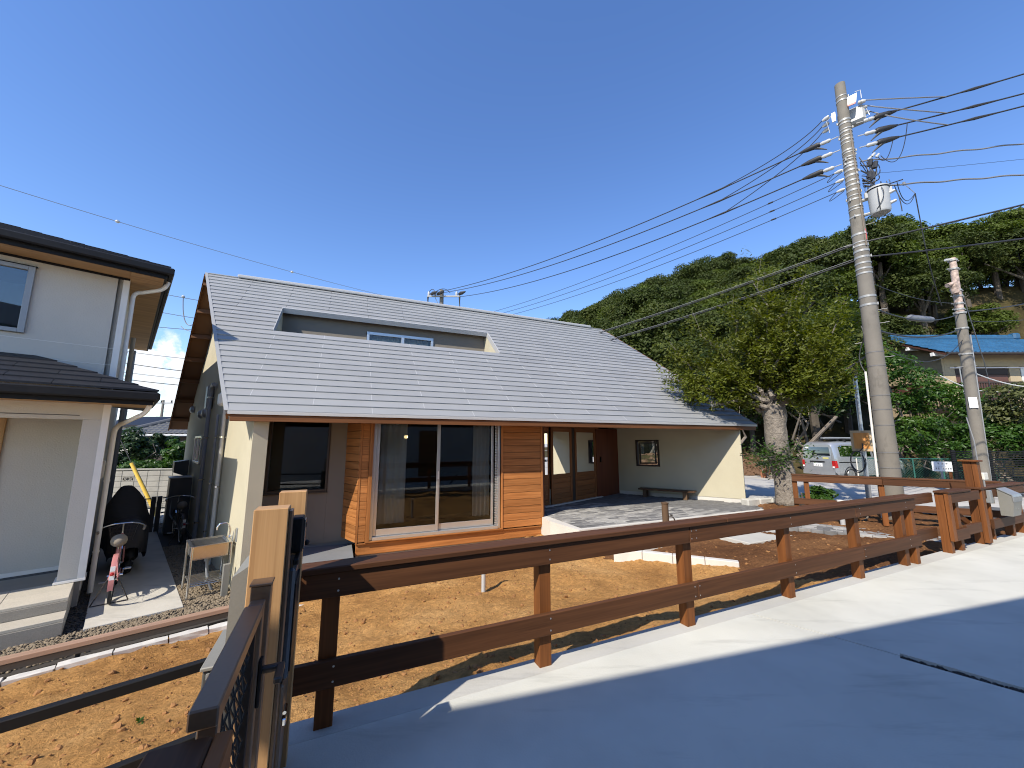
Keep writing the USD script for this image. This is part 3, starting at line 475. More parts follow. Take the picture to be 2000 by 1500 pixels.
door(8.09, 8.30, DB + .01, True); door(8.34, 9.29, DB - .04); door(9.44, 10.545, DB - .04); house.part('door_jamb', MB().box(G, (9.295, 9.435), (DB - .03, DB + .02), (-.09, 1.985), .003, grain=2), 'dark_wood', parent=dw)
house.part('handle', MB().box(G, (10.78, 10.80), (DB - .07, DB - .03), (.95, 1.10), .004), 'black_metal', parent=dw)
# porch side wall with its open window
pw0, pw1 = np.array([3.57, 13.26, 0]), np.array([6.55, 11.25, 0]); PWF = Frame(pw0, math.degrees(math.atan2(*(pw1 - pw0)[:2]))); LW = 3.66
def pwbox(k0, k1, z0, z1f, m):
    top = lambda k, o: under_roof(PWF(k, o, 0)) if z1f is None else z1f
    m.add(*hexa([PWF(k0, 0, top(k0, 0)), PWF(k1, 0, top(k1, 0)), PWF(k1, .18, top(k1, .18)), PWF(k0, .18, top(k0, .18))], [PWF(k0, 0, z0), PWF(k1, 0, z0), PWF(k1, .18, z0), PWF(k0, .18, z0)]))
m = MB(); pwbox(-.3, .64, -.02, None, m); pwbox(1.385, LW, -.02, None, m); pwbox(.6401, 1.3849, -.02, .80, m); pwbox(.6401, 1.3849, 1.645, None, m)
pwall = house.part('wall', m, 'stucco_cream', label='porch side wall, lit triangle at its open end')
house.part('plinth', MB().box(PWF, (-.3, LW + .03), (.012, .2), (-.32, -.021), .004), 'white_block')
wn2 = house.part('window', MB().box(PWF, (.641, .70), (-.03, .14), (.801, 1.644), .003).box(PWF, (1.325, 1.384), (-.03, .14), (.801, 1.644), .003).box(PWF, (.701, 1.324), (-.03, .14), (.801, .85), .003).box(PWF, (.701, 1.324), (-.03, .14), (1.585, 1.644), .003), 'dark_wood', label='small timber window standing open')
hinge = PWF(.72, .13, 0); sf = Frame(hinge, math.degrees(math.atan2(PWF.u[0], PWF.u[1])) - 38)
house.part('open_sash', MB().box(sf, (0, .05), (0, .035), (.86, 1.575), .003).box(sf, (.53, .58), (0, .035), (.86, 1.575), .003).box(sf, (.051, .529), (0, .035), (.86, .91), .003).box(sf, (.051, .529), (0, .035), (1.525, 1.575), .003), 'dark_wood', parent=wn2)
house.part('pane', MB().box(sf, (.051, .529), (.015, .02), (.911, 1.524)), 'pane_clear', parent=wn2)
# recessed roof balcony
BN = 3.62; wb = lambda w: (w * CR, EAVE + w * SR); w0o, w1o = OC0 * CW, OC1 * CW
bal = house.part('roof_balcony', MB().box(D, (O0 - .1, 2.18), (BN, BN + .1), (3.2, 5.0)).box(D, (4.05, O1 + .1), (BN, BN + .1), (3.2, 5.0)).box(D, (2.181, 4.049), (BN, BN + .1), (4.62, 5.0)).box(D, (2.181, 4.049), (BN, BN + .1), (3.2, 3.6)).box(D, (O0 - .1, O1 + .1), (2.4, BN), (3.15, 3.2)), 'stucco_shaded', label='shaded balcony cut into the roof')
for e0, e1 in ((O0 - .12, O0 - .002), (O1 + .002, O1 + .12)):
    pts = [D(e0, 2.2, 3.2), D(e0, BN, 3.2), D(e0, BN, wb(BN / CR)[1] - .11), D(e0, 2.2, wb(2.2 / CR)[1] - .11)]
    house.part('cheek_wall', MB().prism(pts, D.u * (e1 - e0)), 'stucco_cream', parent=bal)
for nm, q in (('opening_trim', [(O0, O1, w1o - .012, w1o + .02)]), ('opening_trim', [(O0, O0 + .012, w0o, w1o - .013)]), ('opening_trim', [(O1 - .006, O1 + .02, w0o, w1o - .013)])):
    for a, b, c, d_ in q: house.part(nm, MB().add(*hexa([R(a, c, .030), R(b, c, .030), R(b, d_, .030), R(a, d_, .030)], [R(a, c, -.11), R(b, c, -.11), R(b, d_, -.11), R(a, d_, -.11)])), 'roof_trim' if nm else '', parent=bal)
bw = house.part('window', MB().box(D, (2.19, 2.26), (BN - .04, BN + .03), (3.6, 4.62), .003).box(D, (3.97, 4.04), (BN - .04, BN + .03), (3.6, 4.62), .003).box(D, (3.12, 3.20), (BN - .05, BN + .03), (3.6, 4.55), .003).box(D, (2.261, 3.969), (BN - .04, BN + .03), (4.54, 4.62), .003), 'alum')
house.part('pane', MB().box(D, (2.262, 3.118), (BN - .01, BN - .004), (3.6, 4.538)), 'pane_clear', parent=bw); house.part('pane', MB().box(D, (3.202, 3.968), (BN + .005, BN + .01), (3.6, 4.538)), 'pane_clear', parent=bw)
# rooms behind the glass
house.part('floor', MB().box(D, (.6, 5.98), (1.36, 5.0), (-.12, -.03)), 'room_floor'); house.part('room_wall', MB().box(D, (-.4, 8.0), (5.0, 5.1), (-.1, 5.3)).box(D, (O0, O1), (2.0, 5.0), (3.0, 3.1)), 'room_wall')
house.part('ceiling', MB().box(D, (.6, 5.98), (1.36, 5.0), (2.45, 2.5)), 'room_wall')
# rainwater pipes, vents, small window on the gable wall
def pipe(a, b, z0, z1, r, m):
    p = house.part('downpipe', MB().tube([G(a, b, z0), G(a, b, z1)], r, 12), m, smooth=40)
    for z in np.arange(z0 + .5, z1, 1.0): house.part('pipe_bracket', MB().cyl(G(a, b, z), G(a, b, z + .03), r * 1.25, 12).box(G, (a, 1.5), (b - .01, b + .01), (z, z + .025)), 'chrome', parent=p)
    return p
p = pipe(1.44, 9.95, -.83, 2.35, .036, 'pvc_cream'); house.part('hopper', MB().box(G, (1.30, 1.498), (9.82, 10.08), (2.33, 2.62), .05), 'pvc_cream', parent=p)
p = pipe(1.42, 12.1, -.83, 2.8, .045, 'pvc_grey'); house.part('elbow', MB().tube(arc(G(1.42, 12.1, 2.78), G(1.42, 12.1, 2.98), G(1.42, 11.7, 2.98)), .05, 10).box(G, (1.36, 1.498), (12.2, 12.5), (2.4, 3.0), .02), 'pvc_grey', parent=p)
pipe(1.44, 10.8, -.83, 2.2, .025, 'pvc_grey')
def hood(b, z, r):
    m = MB(); rings = []
    for t in np.linspace(0, math.pi / 2, 6): rings.append([G(1.5 - .10 * math.cos(t) - .02, b + r * math.sin(t + .2) * math.cos(q), z + r * math.sin(t + .2) * math.sin(q)) for q in np.linspace(0, 2 * math.pi, 16, endpoint=False)])
    m.loft(rings); house.part('vent_hood', m, 'alum_grey', smooth=50)
hood(15.2, 4.45, .15); hood(13.9, 2.35, .12); hood(13.1, 2.35, .12); hood(15.9, 2.6, .12)
w3 = house.part('window', MB().box(G, (1.46, 1.499), (13.25, 13.32), (1.0, 1.75), .003).box(G, (1.46, 1.499), (14.5, 14.57), (1.0, 1.75), .003).box(G, (1.46, 1.499), (13.321, 14.499), (1.0, 1.06), .003).box(G, (1.46, 1.499), (13.321, 14.499), (1.69, 1.75), .003).box(G, (1.46, 1.499), (13.9, 13.95), (1.061, 1.689), .003), 'alum')
house.part('pane', MB().box(G, (1.485, 1.492), (13.322, 13.899), (1.062, 1.688)).box(G, (1.485, 1.492), (13.951, 14.498), (1.062, 1.688)), 'pane_dark', parent=w3)
house.part('meter_flap', MB().box(G, (1.488, 1.4995), (7.95, 8.03), (-.05, .17), .004), 'alum_grey'); house.part('tap_box', MB().box(G, (1.40, 1.4995), (8.3, 8.42), (-.72, -.30), .01), 'box_grey')
# porch floor: slab, white border, setts
porch_poly = [(6.06, -.85), (11.60, -.88), (12.35, .02), (12.05, .25)]
corner, dl = D.local(PWF(0, 0, 0)), D.local(G(7.1, DB, 0)); b0 = D.local(D(6.05, .66, 0))
pp = [(6.06, -.85), (11.60, -.88), tuple(D.local(PWF(LW + .05, .0, 0))[:2]), tuple(corner[:2] + np.array([.05, .05])), tuple(dl[:2] + np.array([0, .05])), (6.02, .66), (5.95, .1)]
PP = Polygon(pp); inner = PP.buffer(-.115)
slab = house.part('porch', poly_slab(D, pp, -.85, -.172), 'white_block', label='porch floor of grey setts with a white concrete border')
ring = Polygon(pp).difference(Polygon([(6.18, -.735), (11.55, -.765), (14, .1), (14, 6), (6.18, 6)]))
for g_ in getattr(ring, 'geoms', [ring]):
    if g_.area > .01: house.part('porch_border', poly_slab(D, list(g_.exterior.coords)[:-1], -.171, -.118), 'white_block', parent=slab)
cells = []
for r_, n_ in enumerate(np.arange(-.73, 4.2, .105)):
    x = 6.19 - (r_ * .137) % .2
    while x < 12.5:
        w_ = .20 if (r_ * 7 + int(x * 10)) % 3 else .30
        q = Polygon([(x + .003, n_ + .003), (x + w_ - .003, n_ + .003), (x + w_ - .003, n_ + .102), (x + .003, n_ + .102)]); qi = q.intersection(PP)
        if qi.area > .6 * q.area and not ring.intersects(q.centroid): cells.append((x + .003, x + w_ - .003, n_ + .003, n_ + .102))
        x += w_
cells.sort(key=lambda c: np.linalg.norm(D((c[0] + c[1]) / 2, (c[2] + c[3]) / 2, 0)[:2])); rest = MB()
for i, c in enumerate(cells):
    zt = -.121 + rng.uniform(-.002, .003)
    if i < 300: house.part('sett', MB().box(D, c[:2], c[2:], (-.1705, zt), .006), 'paver', parent=slab)
    else: rest.box(D, c[:2], c[2:], (-.1705, zt), .006)
house.part('setts', rest, 'paver', parent=slab, kind='stuff')
# things by the house
def bench():
    c = PWF(1.55, -.30, -.118)
    t = Thing('porch_bench', 'dark plank bench on two wooden block legs along the porch side wall', 'bench', c)
    t.part('seat', MB().box(PWF, (.78, 2.42), (-.46, -.12), (.10, .145), .01), 'bench_wood')
    t.part('leg', MB().box(PWF, (.92, 1.02), (-.43, -.16), (-.118, .098), .005, grain=2), 'log_wood'); t.part('leg', MB().box(PWF, (2.08, 2.20), (-.43, -.16), (-.118, .098), .005, grain=2), 'log_wood')
bench()
def curtain(d0, d1, n, z0, z1, folds, mat_, label, amp=.03):
    u = np.linspace(0, 1, folds * 10); zz = np.linspace(z0, z1, 8); rows = []
    for z in zz: rows.append([D(d0 + (d1 - d0) * q, n + amp * math.sin(q * folds * 2 * math.pi + .5 * math.sin(z * 2)), z) for q in u])
    single('curtain', MB().loft(rows, closed=False, cap=False), mat_, label, 'curtain', group=None, smooth=True)
curtain(2.38, 2.98, .95, -.05, 2.1, 5, 'sheer', 'sheer white curtain drawn to the left inside the large sliding window'); curtain(4.45, 4.85, .95, -.04, 2.1, 4, 'sheer', 'white curtain gathered at the right edge inside the large sliding window')
curtain(2.25, 3.95, BN + .2, 3.6, 4.6, 12, 'curtain_white', 'pale curtain behind the small window of the roof balcony')
t = Thing('pendant_lamp', 'small lit pendant lamp hanging inside behind the sliding window', 'lamp', D(3.3, 3.2, 1.75)); t.part('bulb', MB().ball(D(3.3, 3.2, 1.72), .05, 2), 'lamp_glow', smooth=True); t.part('cord', MB().cyl(D(3.3, 3.2, 1.76), D(3.3, 3.2, 2.44), .006, 6), 'cable')

# ---------------------------------------------------------------- timber fences around the garden
def screw(m, fr, s, t, z): m.lathe(fr(s, t, z), [(.0, -.0012), (.006, -.001), (.006, .0)], 8, axis=fr.v)
def post(t_, fr, s, t, z0, z1, w=.098, d=.09):
    return t_.part('post', MB().box(fr, (s - w / 2, s + w / 2), (t - d / 2, t + d / 2), (z0, z1), .004, grain=2), 'post_wood')
def rail(t_, name, fr, a, b, z, ch=.004, m='fence_wood', label=None): return t_.part(name, MB().box(fr, a, b, z, ch), m, label=label)
f1 = Thing('timber_fence', 'long dark brown two-rail timber fence along the concrete driveway, in front of the house', 'fence', F(3.5, 2.66, 0))
for s in (.045, 1.49, 2.96, 4.43, 5.80): post(f1, F, s, 2.70, -.03, .835)
post(f1, F, 6.93, 2.70, -.03, .835); post(f1, F, 7.15, 2.70, -.03, .835, .09, .14)
joints_u, joints_l = [-.13, 2.96, 5.72, 7.22], [-.14, 3.02, 5.80, 7.25]
for a, b in zip(joints_u[:-1], joints_u[1:]): rail(f1, 'upper_rail', F, (a + .002, b - .002), (2.612, 2.652), (.70, .838))
for a, b in zip(joints_l[:-1], joints_l[1:]): rail(f1, 'lower_rail', F, (a + .002, b - .002), (2.612, 2.652), (.218, .362))
for a, b in ((-.13, 3.44), (3.44, 7.25)): rail(f1, 'cap_rail', F, (a + .0015, b - .0015), (2.592, 2.742), (.840, .876), .006)
rail(f1, 'end_block', F, (-.165, -.132), (2.60, 2.70), (.80, .876), m='siding_wood'); rail(f1, 'end_block', F, (-.165, -.132), (2.61, 2.66), (.60, .78), m='siding_wood')
sc = MB()
for s in (.06, 1.49, 2.96, 3.02, 4.43, 5.80, 6.93):
    for z in (.735, .80, .25, .33): screw(sc, F, s + .02, 2.6115, z)
f1.part('screws', sc, 'galvanised', kind='stuff')
gt = Thing('fence_gateway', 'timber gateway section with paired posts, open rails and a diagonal brace beside the mailbox', 'fence', F(8.6, 2.7, 0))
rail(gt, 'upper_rail', F, (7.26, 8.19), (2.76, 2.80), (.70, .84)); rail(gt, 'lower_rail', F, (7.26, 8.19), (2.76, 2.80), (.20, .345))
for s in (8.27, 8.62): post(gt, F, s, 2.70, -.03, .835, .10, .10)
post(gt, F, 8.42, 2.62, .16, .835, .30, .03) if False else None
gt.part('face_board', MB().box(F, (8.20, 8.31), (2.60, 2.645), (.17, .838), .004, grain=2), 'post_wood'); rail(gt, 'upper_rail', F, (8.312, 9.33), (2.60, 2.64), (.70, .835)); rail(gt, 'lower_rail', F, (8.312, 8.75), (2.60, 2.64), (.17, .32)); rail(gt, 'lower_rail', F, (8.752, 9.33), (2.63, 2.67), (.20, .345))
rail(gt, 'cap_rail', F, (8.19, 9.0), (2.585, 2.75), (.840, .872), .006)
p0, p1 = F(8.66, 2.76, .60), F(9.35, 2.76, .30); u = (p1 - p0) / np.linalg.norm(p1 - p0); w = np.cross(u, F.v)
gt.part('brace', MB().add(*hexa([p0 + w * .04, p1 + w * .04, p1 + w * .04 + F.v * .04, p0 + w * .04 + F.v * .04], [p0 - w * .04, p1 - w * .04, p1 - w * .04 + F.v * .04, p0 - w * .04 + F.v * .04])), 'post_wood')
tp = Thing('tall_gate_post', 'tallest capped timber post, rising above the fence beside the grey mailbox', 'post', F(9.5, 2.68, 0))
tp.part('post', MB().box(F, (9.42, 9.545), (2.60, 2.66), (.02, 1.27), .004, grain=2), 'post_wood'); tp.part('post', MB().box(F, (9.42, 9.545), (2.664, 2.76), (-.03, 1.27), .004, grain=2), 'post_wood'); tp.part('post', MB().box(F, (9.65, 9.75), (2.68, 2.78), (-.03, .84), .004, grain=2), 'post_wood')
tp.part('cap', MB().box(F, (9.38, 9.585), (2.57, 2.80), (1.272, 1.30), .006), 'post_wood'); tp.part('switch_box', MB().box(F, (9.64, 9.80), (2.60, 2.70), (.98, 1.09), .006), 'pvc_white', label='small white box on the side'); tp.part('meter', MB().box(F, (9.60, 9.70), (2.56, 2.66), (.62, .82), .01), 'alum_grey'); tp.part('conduit', MB().tube([F(9.66, 2.62, .8), F(9.66, 2.62, 1.0)], .012, 8).tube([F(9.70, 2.66, 1.09), F(9.70, 2.66, 1.6), F(9.70, 2.70, 2.0)], .008, 6), 'pvc_grey')
f3 = Thing('corner_fence', 'short right-hand timber fence section carrying the grey mailbox', 'fence', F(10.4, 2.66, 0))
rail(f3, 'upper_rail', F, (9.56, 11.3), (2.60, 2.64), (.70, .835)); rail(f3, 'lower_rail', F, (9.78, 11.4), (2.62, 2.66), (.20, .345)); rail(f3, 'cap_rail', F, (9.34, 11.32), (2.585, 2.75), (.840, .872), .006)
post(f3, F, 10.75, 2.71, -.03, .838, .10, .10); post(f3, F, 10.05, 2.73, -.03, .838, .06, .06); post(f3, F, 11.25, 2.71, -.03, .838, .10, .10)
mb = Thing('mailbox', 'grey metal wall mailbox with a sloping hood hung on the fence near the tall post', 'mailbox', F(10.25, 2.5, .40))
prof = [(2.595, .40), (2.47, .40), (2.43, .66), (2.445, .72), (2.595, .82)]
mb.part('box', MB().prism([F(10.02, t, z) for t, z in prof], F.u * .36), 'box_grey'); mb.part('flap', MB().prism([F(10.01, t, z) for t, z in [(2.432, .63), (2.425, .71), (2.44, .745), (2.598, .838), (2.598, .825), (2.445, .732), (2.437, .63)]], F.u * .38), 'alum_grey'); mb.part('lock', MB().lathe(F(10.2, 2.452, .52), [(.0, .012), (.012, .01), (.012, 0)], 12, axis=-F.v), 'chrome')
# fence along the road, at the far side of the front garden
RA = F(11.15, 2.95, 0); RB = np.array([6.35, 8.95, 0]); RF = Frame(RA, math.degrees(math.atan2(*(RB - RA)[:2]))); RL = np.linalg.norm(RB - RA)
f2 = Thing('road_fence', 'brown timber fence with a thin capped rail along the road before the silver van', 'fence', (RA + RB) / 2)
for k in (.10, 1.52, RL - .26, RL - .05): post(f2, RF, k, 0, -.1, .83, .09, .07)
for a, b in ((-.12, 1.5), (1.5, RL)):
    rail(f2, 'upper_rail', RF, (a + .002, b - .002), (.04, .075), (.71, .835)); rail(f2, 'lower_rail', RF, (a + .002, b - .002), (.04, .075), (.22, .35)); rail(f2, 'cap_rail', RF, (a + .002, b - .002), (-.075, .085), (.838, .872), .006)
# ---------------------------------------------------------------- gate pillar, delivery box, gate at the left front
gp = Thing('gate_pillar', 'wood-look gate pillar with intercom, black bar, grey parcel door and letters SA', 'gate pillar', F(-.2, 2.3, 0))
gp.part('front_post', MB().box(F, (-.30, -.165), (2.07, 2.18), (-.25, 1.30), .003, grain=2), 'pillar_wood'); gp.part('back_post', MB().box(F, (-.245, -.115), (2.44, 2.52), (-.25, 1.33), .003, grain=2), 'pillar_wood')
gp.part('back_panel', MB().box(F, (-.235, -.215), (2.181, 2.439), (-.2, 1.26), .002), 'bronze'); gp.part('post_trim', MB().box(F, (-.164, -.150), (2.085, 2.165), (-.25, 1.285), .002), 'bronze')
gp.part('side_panel', MB().box(F, (-.214, -.180), (2.181, 2.439), (.08, 1.0), .003), 'bronze')
fd = gp.part('parcel_door', MB().box(F, (-.179, -.125), (2.185, 2.47), (.52, 1.005), .018), 'dark_gloss', label='glossy dark grey parcel door'); gp.part('door_frame', MB().box(F, (-.1245, -.118), (2.20, 2.455), (.55, .93), .006), 'black_metal', parent=fd)
ld = gp.part('lower_door', MB().box(F, (-.179, -.135), (2.185, 2.46), (.06, .505), .010), 'bronze'); gp.part('latch', MB().box(F, (-.1345, -.118), (2.19, 2.23), (.33, .36), .004).cyl(F(-.126, 2.2, .38), F(-.126, 2.26, .38), .008, 8), 'chrome', parent=ld)
ic = gp.part('intercom', MB().box(F, (-.16, -.105), (2.19, 2.285), (1.07, 1.235), .008), 'black_metal', label='black intercom'); gp.part('intercom_face', MB().box(F, (-.1045, -.098), (2.20, 2.275), (1.085, 1.22), .003), 'dark_gloss', parent=ic); gp.part('lens', MB().lathe(F(-.0975, 2.24, 1.19), [(.012, 0), (.012, .002), (0, .003)], 12, axis=F.u), 'black_metal', parent=ic)
br = gp.part('light_bar', MB().box(F, (-.135, -.112), (2.12, 2.47), (1.035, 1.06), .004), 'black_metal', label='thin black bar'); gp.part('end_knob', MB().ball(F(-.10, 2.48, 1.052), .015, 2), 'black_metal', parent=br, smooth=True)
T = meshkit.text_mesh('SA', .05, .006, bold=True); V = np.array(T.vertices); V = F(-.2145, 2.27, 1.075) + V[:, :1] * F.v * 1.0 + V[:, 1:2] * Z + V[:, 2:3] * F.u + 0
gp.part('name_letters', (V, np.array(T.faces)), 'black_metal')
db = Thing('delivery_box', 'two-part grey metal parcel box standing behind the wood-look gate pillar', 'parcel box', F(-.4, 2.3, -.3))
db.part('upper_box', MB().prism([F(s, 2.24, z) for s, z in [(-.312, .62), (-.385, .62), (-.385, .98), (-.312, 1.03)]], F.v * .36), 'box_grey'); db.part('lower_box', MB().box(F, (-.46, -.25), (2.25, 2.62), (-.3, .60), .006), 'box_dark'); db.part('top_plate', MB().box(F, (-.468, -.245), (2.24, 2.63), (.601, .618), .004), 'box_grey'); db.part('label_plate', MB().box(F, (-.445, -.385), (2.2445, 2.2485), (.565, .59), .001), 'alum_grey')
gate = Thing('garden_gate', 'low bronze garden gate with wire mesh and a dark lever handle at the left front', 'gate', F(-.2, 1.6, 0))
gate.part('stile', MB().box(F, (-.255, -.205), (1.83, 1.885), (-.2, .985), .003, grain=2), 'bronze'); gate.part('stile', MB().box(F, (-.25, -.21), (1.23, 1.27), (-.2, .935), .003, grain=2), 'bronze'); gate.part('catch_post', MB().box(F, (-.265, -.195), (1.93, 2.0), (-.25, 1.02), .003, grain=2), 'bronze'); gate.part('post_cap', MB().box(F, (-.27, -.19), (1.925, 2.005), (1.021, 1.03), .002), 'bronze')
gate.part('top_rail', MB().box(F, (-.265, -.205), (1.20, 1.83), (.94, .985), .004, grain=1), 'bronze'); gate.part('bottom_rail', MB().box(F, (-.25, -.21), (1.271, 1.829), (-.15, -.11), .003, grain=1), 'bronze'); gate.part('inner_stile', MB().box(F, (-.245, -.215), (1.765, 1.80), (-.109, .939), .002, grain=2), 'black_metal')
mm = MB()
for i, t in enumerate(np.arange(1.29, 1.76, .032)):
    zz = np.arange(-.10, .94, .045); mm.tube([F(-.23 + (.006 if k % 2 else -.006), t + (.011 if (k + i) % 2 else -.011), z) for k, z in enumerate(zz)], .0035, 5)
gate.part('mesh_panel', mm, 'black_metal', label='expanded wire mesh'); lv = gate.part('lever_plate', MB().box(F, (-.2045, -.192), (1.835, 1.88), (.62, .78), .003), 'black_metal'); gate.part('lever', MB().cyl(F(-.191, 1.857, .74), F(-.13, 1.857, .74), .014, 12).box(F, (-.145, -.118), (1.75, 1.87), (.728, .752), .006), 'dark_bronze', parent=lv)
hr = Thing('handrail', 'wide brown timber rail in the bottom left foreground, ending at the bronze garden gate', 'rail', F(-.25, .9, 0))
hr.part('cap_board', MB().box(F, (-.33, -.21), (.2, 1.195), (.895, .932), .006, grain=1), 'fence_wood'); hr.part('side_board', MB().box(F, (-.208, -.172), (.2, 1.2), (.75, .93), .004, grain=1), 'post_wood'); hr.part('post', MB().box(F, (-.31, -.215), (.35, .44), (-.3, .893), .004, grain=2), 'post_wood')
lw = Frame((-1.46, 2.17, 0), 228)
bf = Thing('black_bar_fence', 'low fence of two plain black bars running left from the grey parcel box', 'fence', lw(.8, 0, -.4))
for z in (.50, .17): bf.part('bar', MB().box(lw, (-.25, 3.2), (-.02, .02), (z - .022, z + .022), .003), 'black_metal')
bf.part('post', MB().box(lw, (2.9, 2.94), (.021, .06), (-.6, .55), .003, grain=2), 'black_metal')
# bronze rail low over the gravel strip, with white edging stones below it
B0, B1 = np.array([-3.62, 5.72, 0]), np.array([-7.6, 2.18, 0]); BF = Frame(B0, math.degrees(math.atan2(*(B1 - B0)[:2]))); BL = np.linalg.norm(B1 - B0)
br = Thing('low_bronze_rail', 'long low bronze rail across the gravel strip in front of the tiled steps', 'rail', (B0 + B1) / 2 - Z * .8)
br.part('beam', MB().box(BF, (-.5, BL), (-.055, .055), (-.645, -.595), .004), 'beam_bronze'); br.part('web', MB().box(BF, (-.5, BL), (-.02, .05), (-.715, -.646), .003), 'dark_bronze')
for k in np.arange(.2, BL, 1.4): br.part('leg', MB().box(BF, (k - .02, k + .02), (-.0195, .0195), (-.95, -.646), .002, grain=2), 'dark_bronze')
est = Thing('edging_stones', 'row of rough white edging stones along the soil under the low bronze rail', 'stones', BF(2, .12, -.75))
rng = np.random.default_rng(5); k = -1.2
while k < BL:
    L_ = rng.uniform(.28, .5); m = trimesh.creation.box((L_ - .012, .12, .16)).subdivide().subdivide(); v = m.vertices + (meshkit.noise(m.vertices * 18 + k * 9)[:, None] - .5) * .022
    est.part('stone', (BF.arr(v + [k + L_ / 2, .15 + rng.uniform(-.01, .01), -.825 + rng.uniform(-.008, .012)]), np.array(m.faces)), 'white_block'); k += L_
wp = Thing('white_paving_stones', 'row of broken white paving stones at the edge of the soil beside the garden gate', 'stones', F(-.6, 1.3, -.35))
for (x, y, w_, l_) in [(-1.30, 1.78, .15, .2), (-1.42, 1.60, .17, .15), (-1.56, 1.46, .16, .17), (-1.70, 1.33, .15, .18), (-1.84, 1.20, .15, .15), (-1.2, 1.95, .14, .15), (-1.06, 1.62, .2, .2), (-1.05, 1.35, .2, .2)]:
    m = trimesh.creation.box((w_, l_, .14)).subdivide().subdivide(); v = m.vertices + (meshkit.noise(m.vertices * 14 + x * 9)[:, None] - .5) * .03
    wp.part('stone', (Frame((x, y, -.34), 48).arr(v), np.array(m.faces)), 'white_block')
single('white_slab', MB().box(G, (-4.6, -2.3), (6.0, 6.55), (-.95, -.74), .008), 'white_block', 'flat white concrete slab at the left edge beyond the low bronze rail', 'slab')
# pipes, tap post, kerb stones and stepping slabs in the garden
t = Thing('standpipe', 'short grey pipe standing upright in the soil before the bay window', 'pipe', (-.393, 5.634, -.55)); t.part('pipe', MB().cyl((-.393, 5.634, -.65), (-.393, 5.634, -.02), .028, 16), 'pvc_pipe', smooth=40); t.part('cap', MB().cyl((-.393, 5.634, -.019), (-.393, 5.634, .05), .036, 16), 'pvc_white', smooth=40)
x, y = 7.0, 8.47; t = Thing('white_capped_pipe', 'white-capped pipe rising from the soil between the two fences', 'pipe', (x, y, -.12)); t.part('pipe', MB().cyl((x, y, -.2), (x, y, .30), .045, 16), 'pvc_pipe', smooth=40); t.part('cap', MB().cyl((x, y, .301), (x, y, .36), .06, 16), 'pvc_white', smooth=40)
x, y = 2.93, 7.62; t = Thing('tap_post', 'dark round timber post with a tap before the porch', 'post', (x, y, -.4)); t.part('post', MB().tube([(x, y, -.6), (x, y, .42)], .062, 14), 'log_wood', smooth=40); t.part('cap', MB().lathe((x, y, .42), [(.07, 0), (.07, .02), (.0, .035)], 14), 'log_wood'); t.part('tap', MB().tube(arc((x + .06, y - .02, .18), (x + .14, y - .04, .20), (x + .15, y - .05, .12), 6), .012, 8).box(Frame((x + .1, y - .03, .2), 90), (-.02, .02), (-.02, .02), (0, .025), .004), 'dark_bronze')
K0, K1 = np.array([1.80, 7.14, 0]), np.array([3.55, 6.36, 0]); KF = Frame(K0, math.degrees(math.atan2(*(K1 - K0)[:2])))
t = Thing('kerb_blocks', 'low row of pale concrete kerb blocks between light and dark soil before the porch', 'kerb', (K0 + K1) / 2 - Z * .4); L_ = np.linalg.norm(K1 - K0)
for a in np.arange(0, L_ - .05, .48): t.part('kerb_block', MB().box(KF, (a + .003, min(a + .477, L_)), (-.06, .06), (-.65, -.258), .008), 'white_block')
K2, K3 = D(6.15, -1.1, 0), D(6.5, -1.85, 0); KF2 = Frame(K3, math.degrees(math.atan2(*(D(9.4, -1.95, 0) - K3)[:2])))
t = Thing('stepping_slab', 'pale square concrete slab set in the dark soil before the porch', 'slab', D(9.3, -2.25, -.25)); t.part('slab', MB().box(D, (8.5, 10.1), (-2.62, -1.95), (-.33, -.205), .01), 'concrete_kerb')
t = Thing('porch_edge_kerb', 'thin pale kerb line in the soil along the foot of the porch', 'kerb', D(8, -1.6, -.3)); [t.part('kerb_block', MB().box(D, (a + .003, a + .997), (-1.78, -1.66), (-.6, z), .006), 'white_block') for a, z in ((6.5, -.26), (7.5, -.24), (8.5, -.215))]
gpth = Thing('sett_path', 'narrow path of mixed grey setts from the gateway towards the tree', 'path', (6.3, 8, -.15)); PA, PB = np.array([5.8, 8.45, 0]), np.array([7.35, 7.25, 0]); PF = Frame(PA, math.degrees(math.atan2(*(PB - PA)[:2]))); rng = np.random.default_rng(3)
for i, b in enumerate(np.arange(-.36, .36, .104)):
    a = -.45 - (i % 2) * .1
    while a < 2.6:
        w_ = rng.choice([.15, .2, .25]); zt = -.115 + rng.uniform(-.003, .003); gpth.part('sett', MB().box(PF, (a + .003, a + w_ - .003), (b + .003, b + .10), (-.3, zt), .006), 'paver'); a += w_

